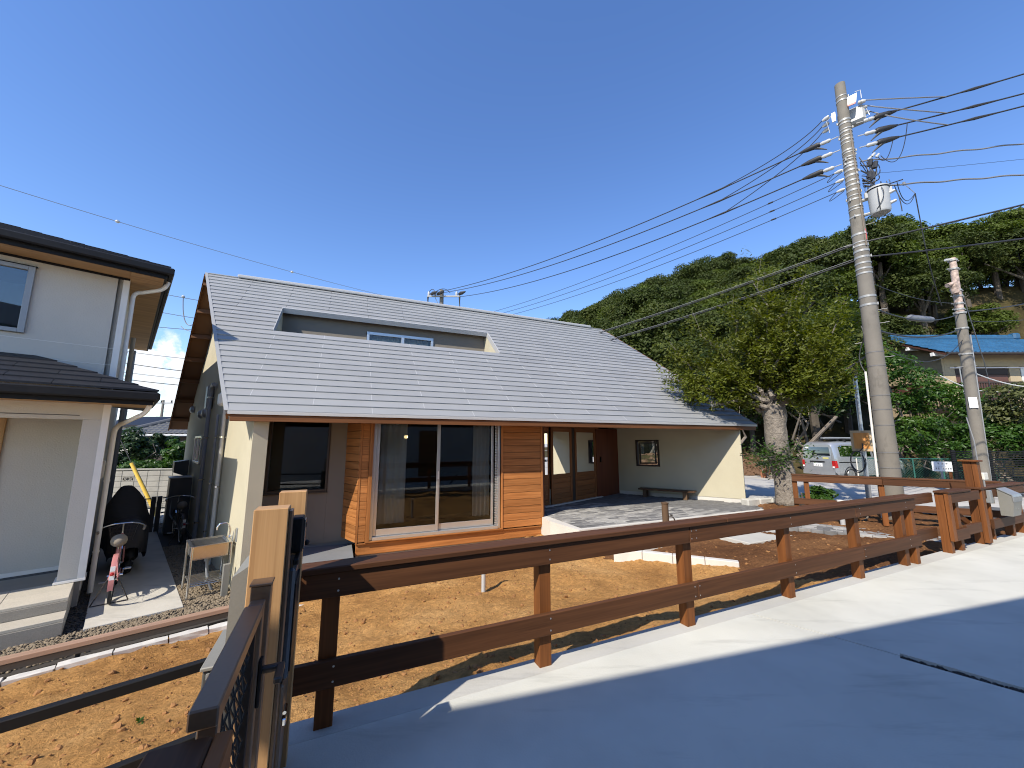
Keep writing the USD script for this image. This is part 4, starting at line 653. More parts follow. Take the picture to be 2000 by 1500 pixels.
# ---------------------------------------------------------------- neighbour's house on the left (frame G: a to the right, b away)
nb = Thing('white_neighbour_house', 'white-sided two-storey house with black tiled roofs and a tiled porch step at the left edge', 'house', G(-2, 10, -.8))
WA, FB, UB = -.21, 8.87, 9.87
nb.part('upper_wall', MB().box(G, (-8, -1.33), (UB, UB + .15), (2.6, 4.65)).box(G, (-1.3299, WA - .05), (UB, UB + .15), (2.6, 3.32)).box(G, (-1.3299, WA - .05), (UB, UB + .15), (4.47, 4.65)) if False else MB().box(G, (-1.325, WA - .05), (UB, UB + .15), (2.5, 4.66)).box(G, (-3.2, -1.3251), (UB, UB + .15), (2.5, 3.33)).box(G, (-3.2, -1.3251), (UB, UB + .15), (4.455, 4.66)).box(G, (-8, -3.2001), (UB, UB + .15), (2.5, 4.66)), 'white_siding')
nb.part('side_wall', MB().box(G, (WA - .17, WA - .02), (FB + .03, UB - .001), (-.6, 2.25)).box(G, (WA - .17, WA - .02), (UB, 17.2), (-.6, 4.66)), 'white_siding')
nb.part('corner_trim', MB().box(G, (WA - .10, WA - .014), (UB - .012, UB + .08), (2.55, 4.6), .003), 'white_paint')
for z in np.arange(2.95, 4.6, .30): nb.part('siding_joint', MB().box(G, (-8, WA - .101), (UB - .004, UB - .0002), (z, z + .006)), 'white_paint') if not 3.3 < z < 4.47 else None
uw = nb.part('window', MB().box(G, (-1.40, -1.327), (UB - .05, UB + .06), (3.335, 4.45), .004).box(G, (-3.19, -3.12), (UB - .05, UB + .06), (3.335, 4.45), .004).box(G, (-3.119, -1.4001), (UB - .05, UB + .06), (3.335, 3.40), .004).box(G, (-3.119, -1.4001), (UB - .05, UB + .06), (4.385, 4.45), .004), 'alum_grey')
nb.part('pane', MB().box(G, (-3.118, -1.401), (UB - .01, UB - .004), (3.401, 4.384)), 'pane_sky', parent=uw); nb.part('frame_gap', MB().box(G, (-3.2, -1.31), (UB - .055, UB - .0005), (4.451, 4.463)), 'black_metal', parent=uw)
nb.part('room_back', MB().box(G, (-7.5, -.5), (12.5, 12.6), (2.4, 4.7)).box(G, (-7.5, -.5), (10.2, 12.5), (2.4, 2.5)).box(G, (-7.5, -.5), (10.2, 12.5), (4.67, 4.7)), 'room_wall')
u = np.linspace(0, 1, 120); rows = [[G(-3.1 + 1.68 * q, UB + .18 + .035 * math.sin(q * 2 * math.pi * 8), z) for q in u] for z in (3.40, 4.18)]
single('curtain', MB().loft(rows, closed=False, cap=False), 'curtain_grey', 'grey pleated curtain behind the upstairs window of the white house', 'curtain', smooth=True)
# roofs: eave overhang, black gutters, wood soffits, rows of dark tiles
def eave_roof(name, a_e, b_e, z_e, depth, slope, rows, b_back, hip, label):
    r = nb.part(name, MB().box(G, (-9, a_e), (b_e, b_e + .04), (z_e - .20, z_e - .02), .004), 'black_metal', label=label)
    nb.part('gutter', MB().box(G, (-9, a_e + .06), (b_e - .10, b_e - .001), (z_e - .13, z_e), .02), 'black_metal', parent=r)
    tl = depth / rows
    for i in range(rows):
        w0, w1 = i * tl, (i + 1) * tl + .03; z0, z1 = z_e + w0 * slope, z_e + w1 * slope
        x0 = (a_e + .05 - w0) if hip else a_e + .05; x1 = (a_e + .05 - w1) if hip else a_e + .05; a = -9.0; st = .455 * (i % 2)
        cuts = [c for c in np.arange(-9 + st, x1 - .1, .91)]
        for c0, c1 in zip([-9.2] + cuts, cuts + [None]):
            e0, e1 = (c1 - .003, c1 - .003) if c1 is not None else (x0, x1); s = c0 + .003
            nb.part('roof_tile', MB().add(*hexa([G(s, b_e - .02 + w0, z0 + .05), G(e0, b_e - .02 + w0, z0 + .05), G(e1, b_e - .02 + w1, z1 + .028), G(s, b_e - .02 + w1, z1 + .028)], [G(s, b_e - .02 + w0, z0 + .022), G(e0, b_e - .02 + w0, z0 + .022), G(e1, b_e - .02 + w1, z1), G(s, b_e - .02 + w1, z1)])), 'dark_tile', parent=r)
    return r
lr = eave_roof('lower_roof', .27, 8.40, 2.37, 1.47, .40, 6, None, True, 'lower black tiled roof over the porch')
nb.part('roof_side', MB().add(*hexa([G(.31, 8.4, 2.41), G(.31, 10.6, 2.41), G(WA, 10.2, 2.60), G(WA, 8.93, 2.60)], [G(.27, 8.42, 2.19), G(.27, 10.6, 2.19), G(WA, 10.2, 2.22), G(WA, 8.93, 2.22)])).add(*hexa([G(.30, 8.40, 2.415), G(WA - .02, 8.92, 2.615), G(WA - .05, 9.86, 2.62), G(-1.2, 9.865, 2.985)], [G(.29, 8.41, 2.36), G(WA - .02, 8.95, 2.5), G(WA - .06, 9.84, 2.5), G(-1.2, 9.85, 2.85)])), 'dark_tile', parent=lr)
nb.part('side_gutter', MB().box(G, (.271, .345), (8.41, 10.6), (2.25, 2.37), .02), 'black_metal', parent=lr); nb.part('soffit', MB().box(G, (-9, .265), (8.45, FB + .6), (2.185, 2.20)), 'soffit_wood', parent=lr)
ur = eave_roof('upper_roof', .24, 9.35, 4.79, 3.6, .38, 12, None, True, 'upper black tiled roof')
nb.part('side_slope', MB().add(*hexa([G(.27, 9.35, 4.83), G(.27, 17.6, 4.83), G(-3.33, 14, 6.2), G(-3.33, 12.95, 6.2)], [G(.24, 9.4, 4.62), G(.24, 17.6, 4.62), G(-3.33, 14, 6.1), G(-3.33, 12.95, 6.1)])), 'dark_tile', parent=ur)
nb.part('side_fascia', MB().box(G, (.22, .26), (9.35, 17.6), (4.60, 4.78), .004), 'black_metal', parent=ur); nb.part('side_gutter', MB().box(G, (.261, .345), (9.25, 17.6), (4.66, 4.79), .02), 'black_metal', parent=ur)
for b in np.arange(9.40, 17.5, .10): nb.part('soffit_board', MB().box(G, (WA - .019, .219), (b + .0015, b + .0985), (4.585, 4.60), .002), 'soffit_wood', parent=ur)
nb.part('soffit', MB().box(G, (-9, WA - .02), (9.39, UB - .001), (4.60, 4.615)), 'soffit_wood', parent=ur); nb.part('frieze', MB().box(G, (-9, WA - .02), (UB - .02, UB - .0005), (4.56, 4.599)), 'black_metal', parent=ur)
for a in (-1.0, -2.2, -3.4, -4.6): nb.part('snow_guard', MB().box(G, (a, a + .1), (9.62, 9.70), (4.90, 4.965), .006), 'black_metal', parent=ur)
for a in (-.3, .05): nb.part('snow_guard', MB().box(G, (a - .3, a - .2), (9.72, 9.80), (4.94, 5.0), .006), 'black_metal', parent=ur) if a < 0 else None
# porch: pillar, beam, back wall, door jamb, floor and steps
nb.part('porch_pillar', MB().box(G, (-.48, WA), (FB, FB + .30), (-.44, 1.935), .006), 'white_siding'); nb.part('porch_beam', MB().box(G, (-8, WA), (FB, FB + .25), (1.936, 2.184), .004), 'white_siding'); nb.part('pillar_base', MB().box(G, (-.51, WA + .02), (FB - .025, FB + .33), (-.455, -.42), .004), 'white_paint'); nb.part('joint_line', MB().box(G, (-8, -.52), (FB - .004, FB - .0005), (1.99, 2.0)), 'dark_bronze')
nb.part('corner_trim', MB().box(G, (WA - .07, WA + .012), (FB - .012, FB + .07), (-.42, 2.18), .003), 'white_paint')
nb.part('porch_wall', MB().box(G, (-1.33, -.49), (9.9, 10.0), (-.46, 2.18)).box(G, (-8, -2.3), (9.9, 10.0), (-.46, 2.18)), 'white_siding'); nb.part('wall_base', MB().box(G, (-1.33, -.49), (9.875, 9.899), (-.46, -.40), .003), 'white_paint')
dr = nb.part('front_door', MB().box(G, (-2.29, -1.42), (9.93, 9.98), (-.44, 2.05), .004, grain=2), 'soffit_wood'); nb.part('door_frame', MB().box(G, (-1.419, -1.331), (9.86, 9.99), (-.45, 2.15), .004, grain=2), 'soffit_wood', parent=dr); nb.part('door_frame', MB().box(G, (-2.3, -1.42), (9.86, 9.99), (2.06, 2.15), .004), 'soffit_wood', parent=dr)
nb.part('foundation', MB().box(G, (-.50, WA - .03), (FB + .02, 17), (-1.0, -.458), .004), 'foundation')
st = nb.part('porch_floor', MB().box(G, (-8, -.32), (8.10, 9.9), (-1.0, -.50)).box(G, (-8, -.31), (7.76, 8.10), (-1.0, -.66)), 'step_riser')
for (b0, b1, z) in ((8.09, 9.0, -.46), (7.75, 8.075, -.62)):
    for a in np.arange(-6.3, -.35, .6):
        for bb in np.arange(b0, b1 - .05, .45) if b1 - b0 > .5 else [b0]: nb.part('step_tile', MB().box(G, (a + .002, min(a + .598, -.30)), (bb + .001, min(bb + .449, b1) - .001), (z - .04, z), .004), 'step_tile', parent=st)
for (b0, z0, z1) in ((8.075, -.62, -.501), (7.735, -.85, -.661)):
    for a in np.arange(-6.3, -.35, .6): nb.part('riser_tile', MB().box(G, (a + .002, min(a + .598, -.30)), (b0, b0 + .015), (z0 + .002, z1), .003), 'step_riser', parent=st)
nb.part('step_side', MB().box(G, (-.319, -.30), (7.75, 8.1), (-.9, -.661)).box(G, (-.319, -.30), (8.101, 8.9), (-.9, -.501)), 'step_tile', parent=st)
def npipe(a, b, z0, z1, m='pvc_white', r=.035): 
    p = nb.part('downpipe', MB().tube([G(a, b, z0), G(a, b, z1)], r, 12), m, smooth=40)
    for z in np.arange(z0 + .6, z1, 1.1): nb.part('pipe_bracket', MB().cyl(G(a, b, z), G(a, b, z + .025), r * 1.2, 12), m, parent=p)
    return p
p = npipe(-.16, 9.99, 2.62, 4.30); nb.part('elbow', MB().tube(np.vstack([arc(G(-.16, 9.99, 4.28), G(-.16, 9.99, 4.40), G(-.05, 9.99, 4.42), 6), arc(G(.15, 9.80, 4.46), G(.27, 9.75, 4.50), G(.29, 9.74, 4.66), 6)]), .035, 10), 'pvc_white', parent=p, smooth=40)
p = npipe(-.13, 9.25, -.75, 1.75); nb.part('elbow', MB().tube(np.vstack([arc(G(-.13, 9.25, 1.73), G(-.13, 9.25, 1.86), G(-.03, 9.1, 1.9), 6), arc(G(.12, 8.75, 2.0), G(.22, 8.58, 2.03), G(.25, 8.55, 2.24), 6)]), .035, 10), 'pvc_white', parent=p, smooth=40)
npipe(-.10, 13.5, -.7, 4.2, 'pvc_grey', .045); p = npipe(-.05, 17.2, 2.2, 4.5, 'alum_grey', .035)
nb.part('vent_cover', MB().box(G, (WA - .019, WA + .03), (9.3, 9.6), (1.0, 1.28), .02), 'white_paint')
# ---------------------------------------------------------------- between the houses
def sink():
    t = Thing('garden_sink', 'stainless steel garden sink on tubular legs beside the cream gable wall', 'sink', G(1.16, 8.3, -.82)); a0, a1, b0, b1 = .95, 1.41, 8.02, 8.62; zt = -.05
    bs = t.part('basin', MB().box(G, (a0, a1), (b0, b0 + .02), (zt - .19, zt), .004).box(G, (a0, a1), (b1 - .02, b1), (zt - .19, zt), .004).box(G, (a0, a0 + .02), (b0 + .021, b1 - .021), (zt - .19, zt), .004).box(G, (a1 - .02, a1), (b0 + .021, b1 - .021), (zt - .19, zt), .004).box(G, (a0, a1), (b0, b1), (zt - .20, zt - .191), .003), 'steel')
    t.part('rim', MB().box(G, (a0 - .035, a1 + .05), (b0 - .035, b0), (zt, zt + .014), .004).box(G, (a0 - .035, a1 + .05), (b1, b1 + .035), (zt, zt + .014), .004).box(G, (a0 - .035, a0), (b0 + .001, b1 - .001), (zt, zt + .014), .004).box(G, (a1, a1 + .05), (b0 + .001, b1 - .001), (zt, zt + .014), .004), 'steel', parent=bs)
    for a in (a0 - .015, a1 + .03):
        for b in (b0 - .015, b1 + .015): t.part('leg', MB().cyl(G(a, b, -.84), G(a, b, zt), .017, 12), 'steel', smooth=40)
    for b in np.linspace(b0 + .03, b1 - .03, 8): t.part('shelf_slat', MB().box(G, (a0 - .0, a1 + .02), (b - .016, b + .016), (-.62, -.605), .003), 'steel')
    for b in (b0 - .015, b1 + .015): t.part('cross_bar', MB().cyl(G(a0 - .01, b, -.63), G(a1 + .03, b, -.63), .010, 8), 'steel')
    t.part('drain', MB().cyl(G(1.18, 8.3, zt - .30), G(1.18, 8.3, zt - .201), .04, 14).tube(arc(G(1.18, 8.3, zt - .3), G(1.18, 8.3, -.6), G(1.28, 8.3, -.82), 8), .022, 8), 'pvc_grey')
    fc = t.part('faucet', MB().tube(np.vstack([[G(1.42, 8.1, zt + .015)], arc(G(1.42, 8.1, zt + .16), G(1.42, 8.1, zt + .31), G(1.32, 8.12, zt + .30), 8), arc(G(1.30, 8.12, zt + .30), G(1.24, 8.14, zt + .29), G(1.24, 8.14, zt + .20), 6)]), .013, 10), 'chrome', smooth=40); t.part('tap_handle', MB().box(G, (1.37, 1.47), (8.09, 8.11), (zt + .07, zt + .09), .006).ball(G(1.42, 8.1, zt + .08), .022, 2), 'chrome', parent=fc)
    t.part('splash_guard', MB().prism([G(1.46, 8.04, zt + .02), G(1.46, 8.04, zt + .19), G(1.46, 8.16, zt + .02)], G.u * .004), 'alum_grey')
sink()
single('tap_stand', MB().box(G, (1.33, 1.42), (7.80, 7.87), (-.84, -.34), .006), 'box_grey', 'grey water standpipe cover at the foot of the gable wall, before the sink', 'standpipe')
single('storage_box', MB().prism([G(1.12, 15.1, z) if k == 0 else G(1.45, 15.1, z) for k, z in ((0, .70), (0, 1.0), (1, 1.05), (1, .55))], G.v * .5), 'box_dark', 'grey condenser hood mounted on the gable wall', 'hood')
t = Thing('utility_cabinet', 'tall dark grey cabinet against the far end of the gable wall', 'cabinet', G(1.25, 13.2, -.8)); t.part('body', MB().box(G, (.98, 1.44), (13.8, 14.35), (-.8, .62), .008), 'box_dark'); t.part('top_plate', MB().box(G, (.96, 1.45), (13.77, 14.38), (.621, .645), .004), 'alum_grey'); t.part('door', MB().box(G, (1.0, 1.42), (13.785, 13.799), (-.7, .58), .003), 'box_dark'); t.part('conduit', MB().tube([G(1.05, 13.74, .1), G(1.05, 13.74, -.3), G(1.2, 13.2, -.55), G(1.25, 12.9, -.8)], .02, 8), 'pvc_grey')
def wheel(t, c, ax, R, name='wheel', rim='chrome'):
    ax = np.asarray(ax, float); p = np.cross(ax, Z); p /= np.linalg.norm(p); q = np.cross(p, ax); g = np.linspace(0, 2 * np.pi, 37)
    w = t.part(name, MB().tube([c + R * (math.cos(a) * p + math.sin(a) * q) for a in g], .02, 8, cap=False), 'rubber', smooth=True); t.part('rim', MB().tube([c + (R - .026) * (math.cos(a) * p + math.sin(a) * q) for a in g], .010, 6, cap=False), rim, parent=w, smooth=True)
    m = MB()
    for i in range(20):
        a = i * math.pi / 10; m.tube([c + ax * .02 * (1 if i % 2 else -1), c + (R - .03) * (math.cos(a) * p + math.sin(a) * q)], .0016, 4)
    t.part('spokes', m, 'steel', parent=w); t.part('hub', MB().cyl(c - ax * .045, c + ax * .045, .018, 10), 'chrome', parent=w); return w
def bicycle(base, az, name, label, frame_m, basket=True):
    B = Frame(base, az); t = Thing(name, label, 'bicycle', base); R_ = .325
    r, f = B(0, 0, R_ + .02), B(1.08, 0, R_ + .02); wheel(t, r, B.v, R_, 'rear_wheel'); wheel(t, f, B.v, R_, 'front_wheel'); bb = B(.46, 0, .29); seat = B(.28, 0, .72); head = B(.93, 0, .72); hb = B(.90, 0, .86)
    t.part('frame', MB().tube([bb, seat], .016, 8).tube(arc(bb, B(.65, 0, .36), head, 8), .018, 8).tube([r + B.v * .05, bb + B.v * .03], .010, 6).tube([r - B.v * .05, bb - B.v * .03], .010, 6).tube([r + B.v * .05, seat - Z * .1], .008, 6).tube([r - B.v * .05, seat - Z * .1], .008, 6).tube([hb, head, B(.97, 0, .62)], .017, 8).tube([B(.97, .045, .62), f + B.v * .05], .010, 6).tube([B(.97, -.045, .62), f - B.v * .05], .010, 6), frame_m, smooth=40)
    def guard(c, a0, a1): 
        rows = []
        for a in np.linspace(a0, a1, 12): rows.append([c + (R_ + .035) * (B.u * math.cos(a) + Z * math.sin(a)) + B.v * o - Z * abs(o) * .2 for o in (-.03, 0, .03)])
        return MB().loft(rows, closed=False, cap=False)
    t.part('mudguard', guard(r, 1.2, 3.35), frame_m, smooth=True); t.part('mudguard', guard(f, .5, 2.3), 'chrome', smooth=True)
    t.part('rear_reflector', MB().lathe(B(-.36, 0, .50), [(.0, .02), (.024, .012), (.024, 0)], 12, axis=-B.u), 'lamp_red'); t.part('sticker', MB().box(B, (-.352, -.348), (-.026, .026), (.36, .47), .001).box(B, (-.345, -.340), (-.026, .026), (.53, .60), .001), 'plate_white')
    sd = t.part('saddle', MB().tube([B(.12, 0, .85), B(.22, 0, .86), B(.36, 0, .86), B(.46, 0, .87)], [.05, .10, .075, .02], 12), 'brown_cloth', smooth=True); t.part('seat_post', MB().cyl(seat, B(.25, 0, .82), .012, 8), 'chrome', parent=sd)
    t.part('handlebar', MB().tube(np.vstack([arc(B(.62, .27, .96), B(.74, .29, 1.0), B(.88, .10, 1.02), 7), arc(B(.88, -.10, 1.02), B(.74, -.29, 1.0), B(.62, -.27, .96), 7)]), .011, 8).tube([hb, B(.88, 0, 1.02)], .012, 8), 'chrome', smooth=True)
    for s in (1, -1): t.part('grip', MB().tube([B(.66, s * .275, .975), B(.52, s * .265, .95)], .017, 8), 'brown_cloth')
    if basket:
        m = MB(); z0, z1 = .70, .95
        for z in np.linspace(z0, z1, 5):
            k = (z - z0) / (z1 - z0); w, l0, l1 = .13 + .05 * k, 1.02 - .01 * k, 1.26 + .06 * k; m.tube([B(l0, -w, z), B(l1, -w, z), B(l1, w, z), B(l0, w, z), B(l0, -w, z)], .0035, 4)
        for q in np.linspace(-1, 1, 9):
            m.tube([B(1.26, q * .13, z0), B(1.32, q * .18, z1)], .002, 4).tube([B(1.02, q * .13, z0), B(1.01, q * .18, z1)], .002, 4).tube([B(1.14 + q * .12, .13, z0), B(1.165 + q * .155, .18, z1)], .002, 4).tube([B(1.14 + q * .12, -.13, z0), B(1.165 + q * .155, -.18, z1)], .002, 4)
        t.part('basket', m, 'dark_bronze', label='dark wire basket')
    t.part('crank', MB().cyl(bb - B.v * .09, bb + B.v * .09, .015, 8).tube([bb + B.v * .08, bb + B.v * .09 + B.u * .12 - Z * .11], .008, 6).tube([bb - B.v * .08, bb - B.v * .09 - B.u * .12 + Z * .11], .008, 6), 'chrome')
    for s in (1, -1): t.part('pedal', MB().box(B, (.46 + s * .12 - .04, .46 + s * .12 + .04), (s * .10 if s > 0 else -.18, .18 if s > 0 else -.10), (.29 - s * .11 - .01, .29 - s * .11 + .01), .004), 'alum')
    t.part('kickstand', MB().tube([r + B.v * .06, B(-.02, .20, .01)], .008, 6).tube([r - B.v * .06, B(-.02, -.20, .01)], .008, 6).tube([B(-.02, .2, .01), B(-.02, -.2, .01)], .008, 6), 'dark_bronze'); t.part('chain_guard', MB().box(B, (.05, .56), (-.058, -.045), (.29, .37), .01), frame_m)
bicycle(G(.10, 8.62, -.80), -42, 'bicycle', 'pink city bicycle with a wire front basket parked beside the white house', 'bike_pink')
bicycle(G(1.18, 12.3, -.80), -47, 'far_bicycle', 'dark bicycle leaning in the shade at the far end of the gable wall', 'dark_bronze', False)
# covered motor scooter
def covered():
    B = Frame(G(.22, 10.95, -.8), -50); t = Thing('covered_scooter', 'scooter under a black cloth cover between the two houses', 'scooter', B.o)
    st_ = [(-.95, .50, .10), (-.9, .78, .17), (-.75, .92, .24), (-.45, .90, .26), (-.15, .88, .24), (.1, .92, .28), (.32, 1.10, .37), (.48, 1.30, .36), (.60, 1.45, .26), (.68, 1.50, .19), (.76, 1.40, .15), (.84, 1.0, .12), (.92, .62, .08)]
    xs = np.array([s[0] for s in st_]); X_ = np.linspace(-.95, .92, 44); hh = np.interp(X_, xs, [s[1] for s in st_]); ww = np.interp(X_, xs, [s[2] for s in st_]); rings = []
    for x, h, w in zip(X_, hh, ww):
        ring = []
        for q in np.linspace(0, math.pi, 31):
            c, s = math.cos(q), math.sin(q); y = w * np.sign(c) * abs(c) ** .6; zb = .30 + .10 * math.sin(x * 5); z = zb + (h - zb) * s ** .55
            d_ = (meshkit.fbm(np.array([x * 3.2, y * 3.2 + 5, z * 2.6]), 3, 2) - .5) * .11 + .012 * math.sin(x * 23 + 7 * z + 3 * y); ring.append(B(x + d_ * .3, y * (1 + d_ * 1.2), z + d_ * .35))
        rings.append(ring)
    t.part('cover', MB().loft(rings, closed=False, cap=False), 'cover_cloth', smooth=True)
    for c, nm in ((-.62, 'rear_wheel'), (.62, 'front_wheel')): t.part(nm, MB().tube([B(c, 0, .27) + .21 * (math.cos(a) * B.u + math.sin(a) * Z) for a in np.linspace(0, 2 * np.pi, 25)], .065, 8, cap=False), 'rubber', smooth=True)
    t.part('body', MB().box(B, (-.65, .55), (-.14, .14), (.2, .5), .05), 'black_metal')
covered()
# back gate, block wall across the lane, guy wire
gb = Thing('back_gate', 'double wire-mesh gate with dark grey posts at the end of the side path', 'gate', G(.8, 14.3, -.8)); bb = 14.45
for a, w in ((-.25, .05), (.30, .07), (.74, .10), (.86, .10), (1.40, .05)): gb.part('post', MB().box(G, (a - w / 2, a + w / 2), (bb - .03, bb + .03), (-.85, .12), .003, grain=2), 'box_dark')
for a0, a1 in ((-.22, .26), (.34, .685), (.915, 1.37)):
    for z in (-.72, -.32, .07): gb.part('rail', MB().box(G, (a0, a1), (bb - .012, bb + .012), (z - .015, z + .015), .003), 'box_dark')
    m = MB()
    for a in np.arange(a0 + .02, a1, .055): m.cyl(G(a, bb, -.7), G(a, bb, .06), .0025, 4)
    for z in np.arange(-.68, .06, .055): m.cyl(G(a0, bb + .006, z), G(a1, bb + .006, z), .0025, 4)
    gb.part('wire_mesh', m, 'box_dark')
LW_ = Frame((-15.4, 14.15, 0), 77); single('lane', MB().box(LW_, (-6, 12), (-3.2, -.3), (-1.0, -.82)), 'concrete_path', kind='structure')
bw = Thing('block_wall', 'weathered concrete block wall with one pierced vent block across the lane', 'wall', LW_(2, 0, -.82)); rng = np.random.default_rng(9)
bw.part('core', MB().box(LW_, (-4, 8), (.03, .12), (-.9, .55)), 'block_grey')
for i, z in enumerate(np.arange(-.81, .5, .19)):
    for a in np.arange(-2.4, 5.6, .395):
        if i == 5 and abs(a - 1.155) < .1: continue
        o = rng.uniform(0, .006); bw.part('block', MB().box(LW_, (a + .005, a + .390), (-.02 - o, .029), (z + .005, z + .185), .006), 'block_grey')
a, z = 1.155, -.81 + .19 * 5; vb = bw.part('vent_block', MB().box(LW_, (a + .005, a + .39), (-.02, .029), (z + .005, z + .035), .004).box(LW_, (a + .005, a + .39), (-.02, .029), (z + .15, z + .185), .004).box(LW_, (a + .005, a + .04), (-.02, .029), (z + .036, z + .149)).box(LW_, (a + .36, a + .39), (-.02, .029), (z + .036, z + .149)), 'block_grey', label='pierced vent block')
for k in range(2):
    c = a + .11 + k * .17; m = MB()
    for sx in (1, -1): m.add(*hexa([LW_(c - .06, -.018, z + .09 + sx * .05), LW_(c - .04, -.018, z + .09 + sx * .05), LW_(c + .06, -.018, z + .09 - sx * .05), LW_(c + .04, -.018, z + .09 - sx * .05)], [LW_(c - .06, .028, z + .09 + sx * .05), LW_(c - .04, .028, z + .09 + sx * .05), LW_(c + .06, .028, z + .09 - sx * .05), LW_(c + .04, .028, z + .09 - sx * .05)]))
    bw.part('vent_web', m, 'block_grey', parent=vb)
bw.part('coping', MB().box(LW_, (-4, 8), (-.04, .14), (.551, .60), .006), 'block_grey')
gy = Thing('guy_wire', 'steel guy wire with a bright yellow sleeve slanting down behind the back gate', 'guy wire', (-11.72, 13, -.8)); q0, q1, q2 = np.array([-11.55, 13.0, -.82]), np.array([-12.63, 13.0, .88]), np.array([-13.35, 13.0, 2.0])
gy.part('wire', MB().tube([q1 - (q1 - q0) * .1, q1 + (q1 - q0) * 1.8], .012, 6), 'cable'); gy.part('sleeve', MB().tube([q0, q1], .055, 14), 'yellow', smooth=40)

# ---------------------------------------------------------------- foliage
def leaves(P, Nrm, L, rng, asp=.42, fold=.25):
    """Folded rhombic leaves at P with normals near Nrm, length L each."""
    n = len(P); Nn = Nrm / (np.linalg.norm(Nrm, axis=1, keepdims=True) + 1e-9); r = rng.normal(size=(n, 3)); t = r - (r * Nn).sum(1, keepdims=True) * Nn; t /= np.linalg.norm(t, axis=1, keepdims=True) + 1e-9
    b = np.cross(Nn, t); L = np.broadcast_to(L, (n,))[:, None]
    v = np.stack([P - t * L * .5, P + b * L * asp * .5 - Nn * L * fold * .2, P + t * L * .5, P - b * L * asp * .5 - Nn * L * fold * .2], 1).reshape(-1, 3)
    k = (np.arange(n) * 4)[:, None]; f = np.vstack([k + [0, 1, 2], k + [0, 2, 3]])
    return v, f
def lumpy(R, H, nb, per, L, rng, flat=.75, low=-.35, rb=(.24, .36)):
    """Leaf faces over a crown made of many uneven clumps; R radius, H half height."""
    d = rng.normal(size=(nb, 3)); d /= np.linalg.norm(d, axis=1, keepdims=True); d[:, 2] = np.where(d[:, 2] < low, -d[:, 2], d[:, 2])
    C = d * [R, R, H] * rng.uniform(.55, .95, (nb, 1)); r = rng.uniform(*rb, nb) * R
    P, Q = [], []
    for c, q in zip(C, r):
        u = rng.normal(size=(per, 3)); u /= np.linalg.norm(u, axis=1, keepdims=True); u[:, 2] = np.where((u[:, 2] < -.2) & (rng.uniform(size=per) < .75), -u[:, 2], u[:, 2])
        P.append(c + u * [q, q, q * flat] * rng.uniform(.65, 1.08, (per, 1))); Q.append(u * .8 + [0, 0, .6] + rng.normal(size=(per, 3)) * .45)
    P, Q = np.vstack(P), np.vstack(Q); return leaves(P, Q, rng.uniform(.7, 1.3, len(P)) * L, rng, .6)
def limb(m, p, q, r0, r1, rng, n=6, wob=.06, sides=7):
    t = np.linspace(0, 1, n)[:, None]; pts = p + (q - p) * t; pts[1:-1] += rng.normal(size=(n - 2, 3)) * wob * np.linalg.norm(q - p); m.tube(pts, np.linspace(r0, r1, n), sides); return pts
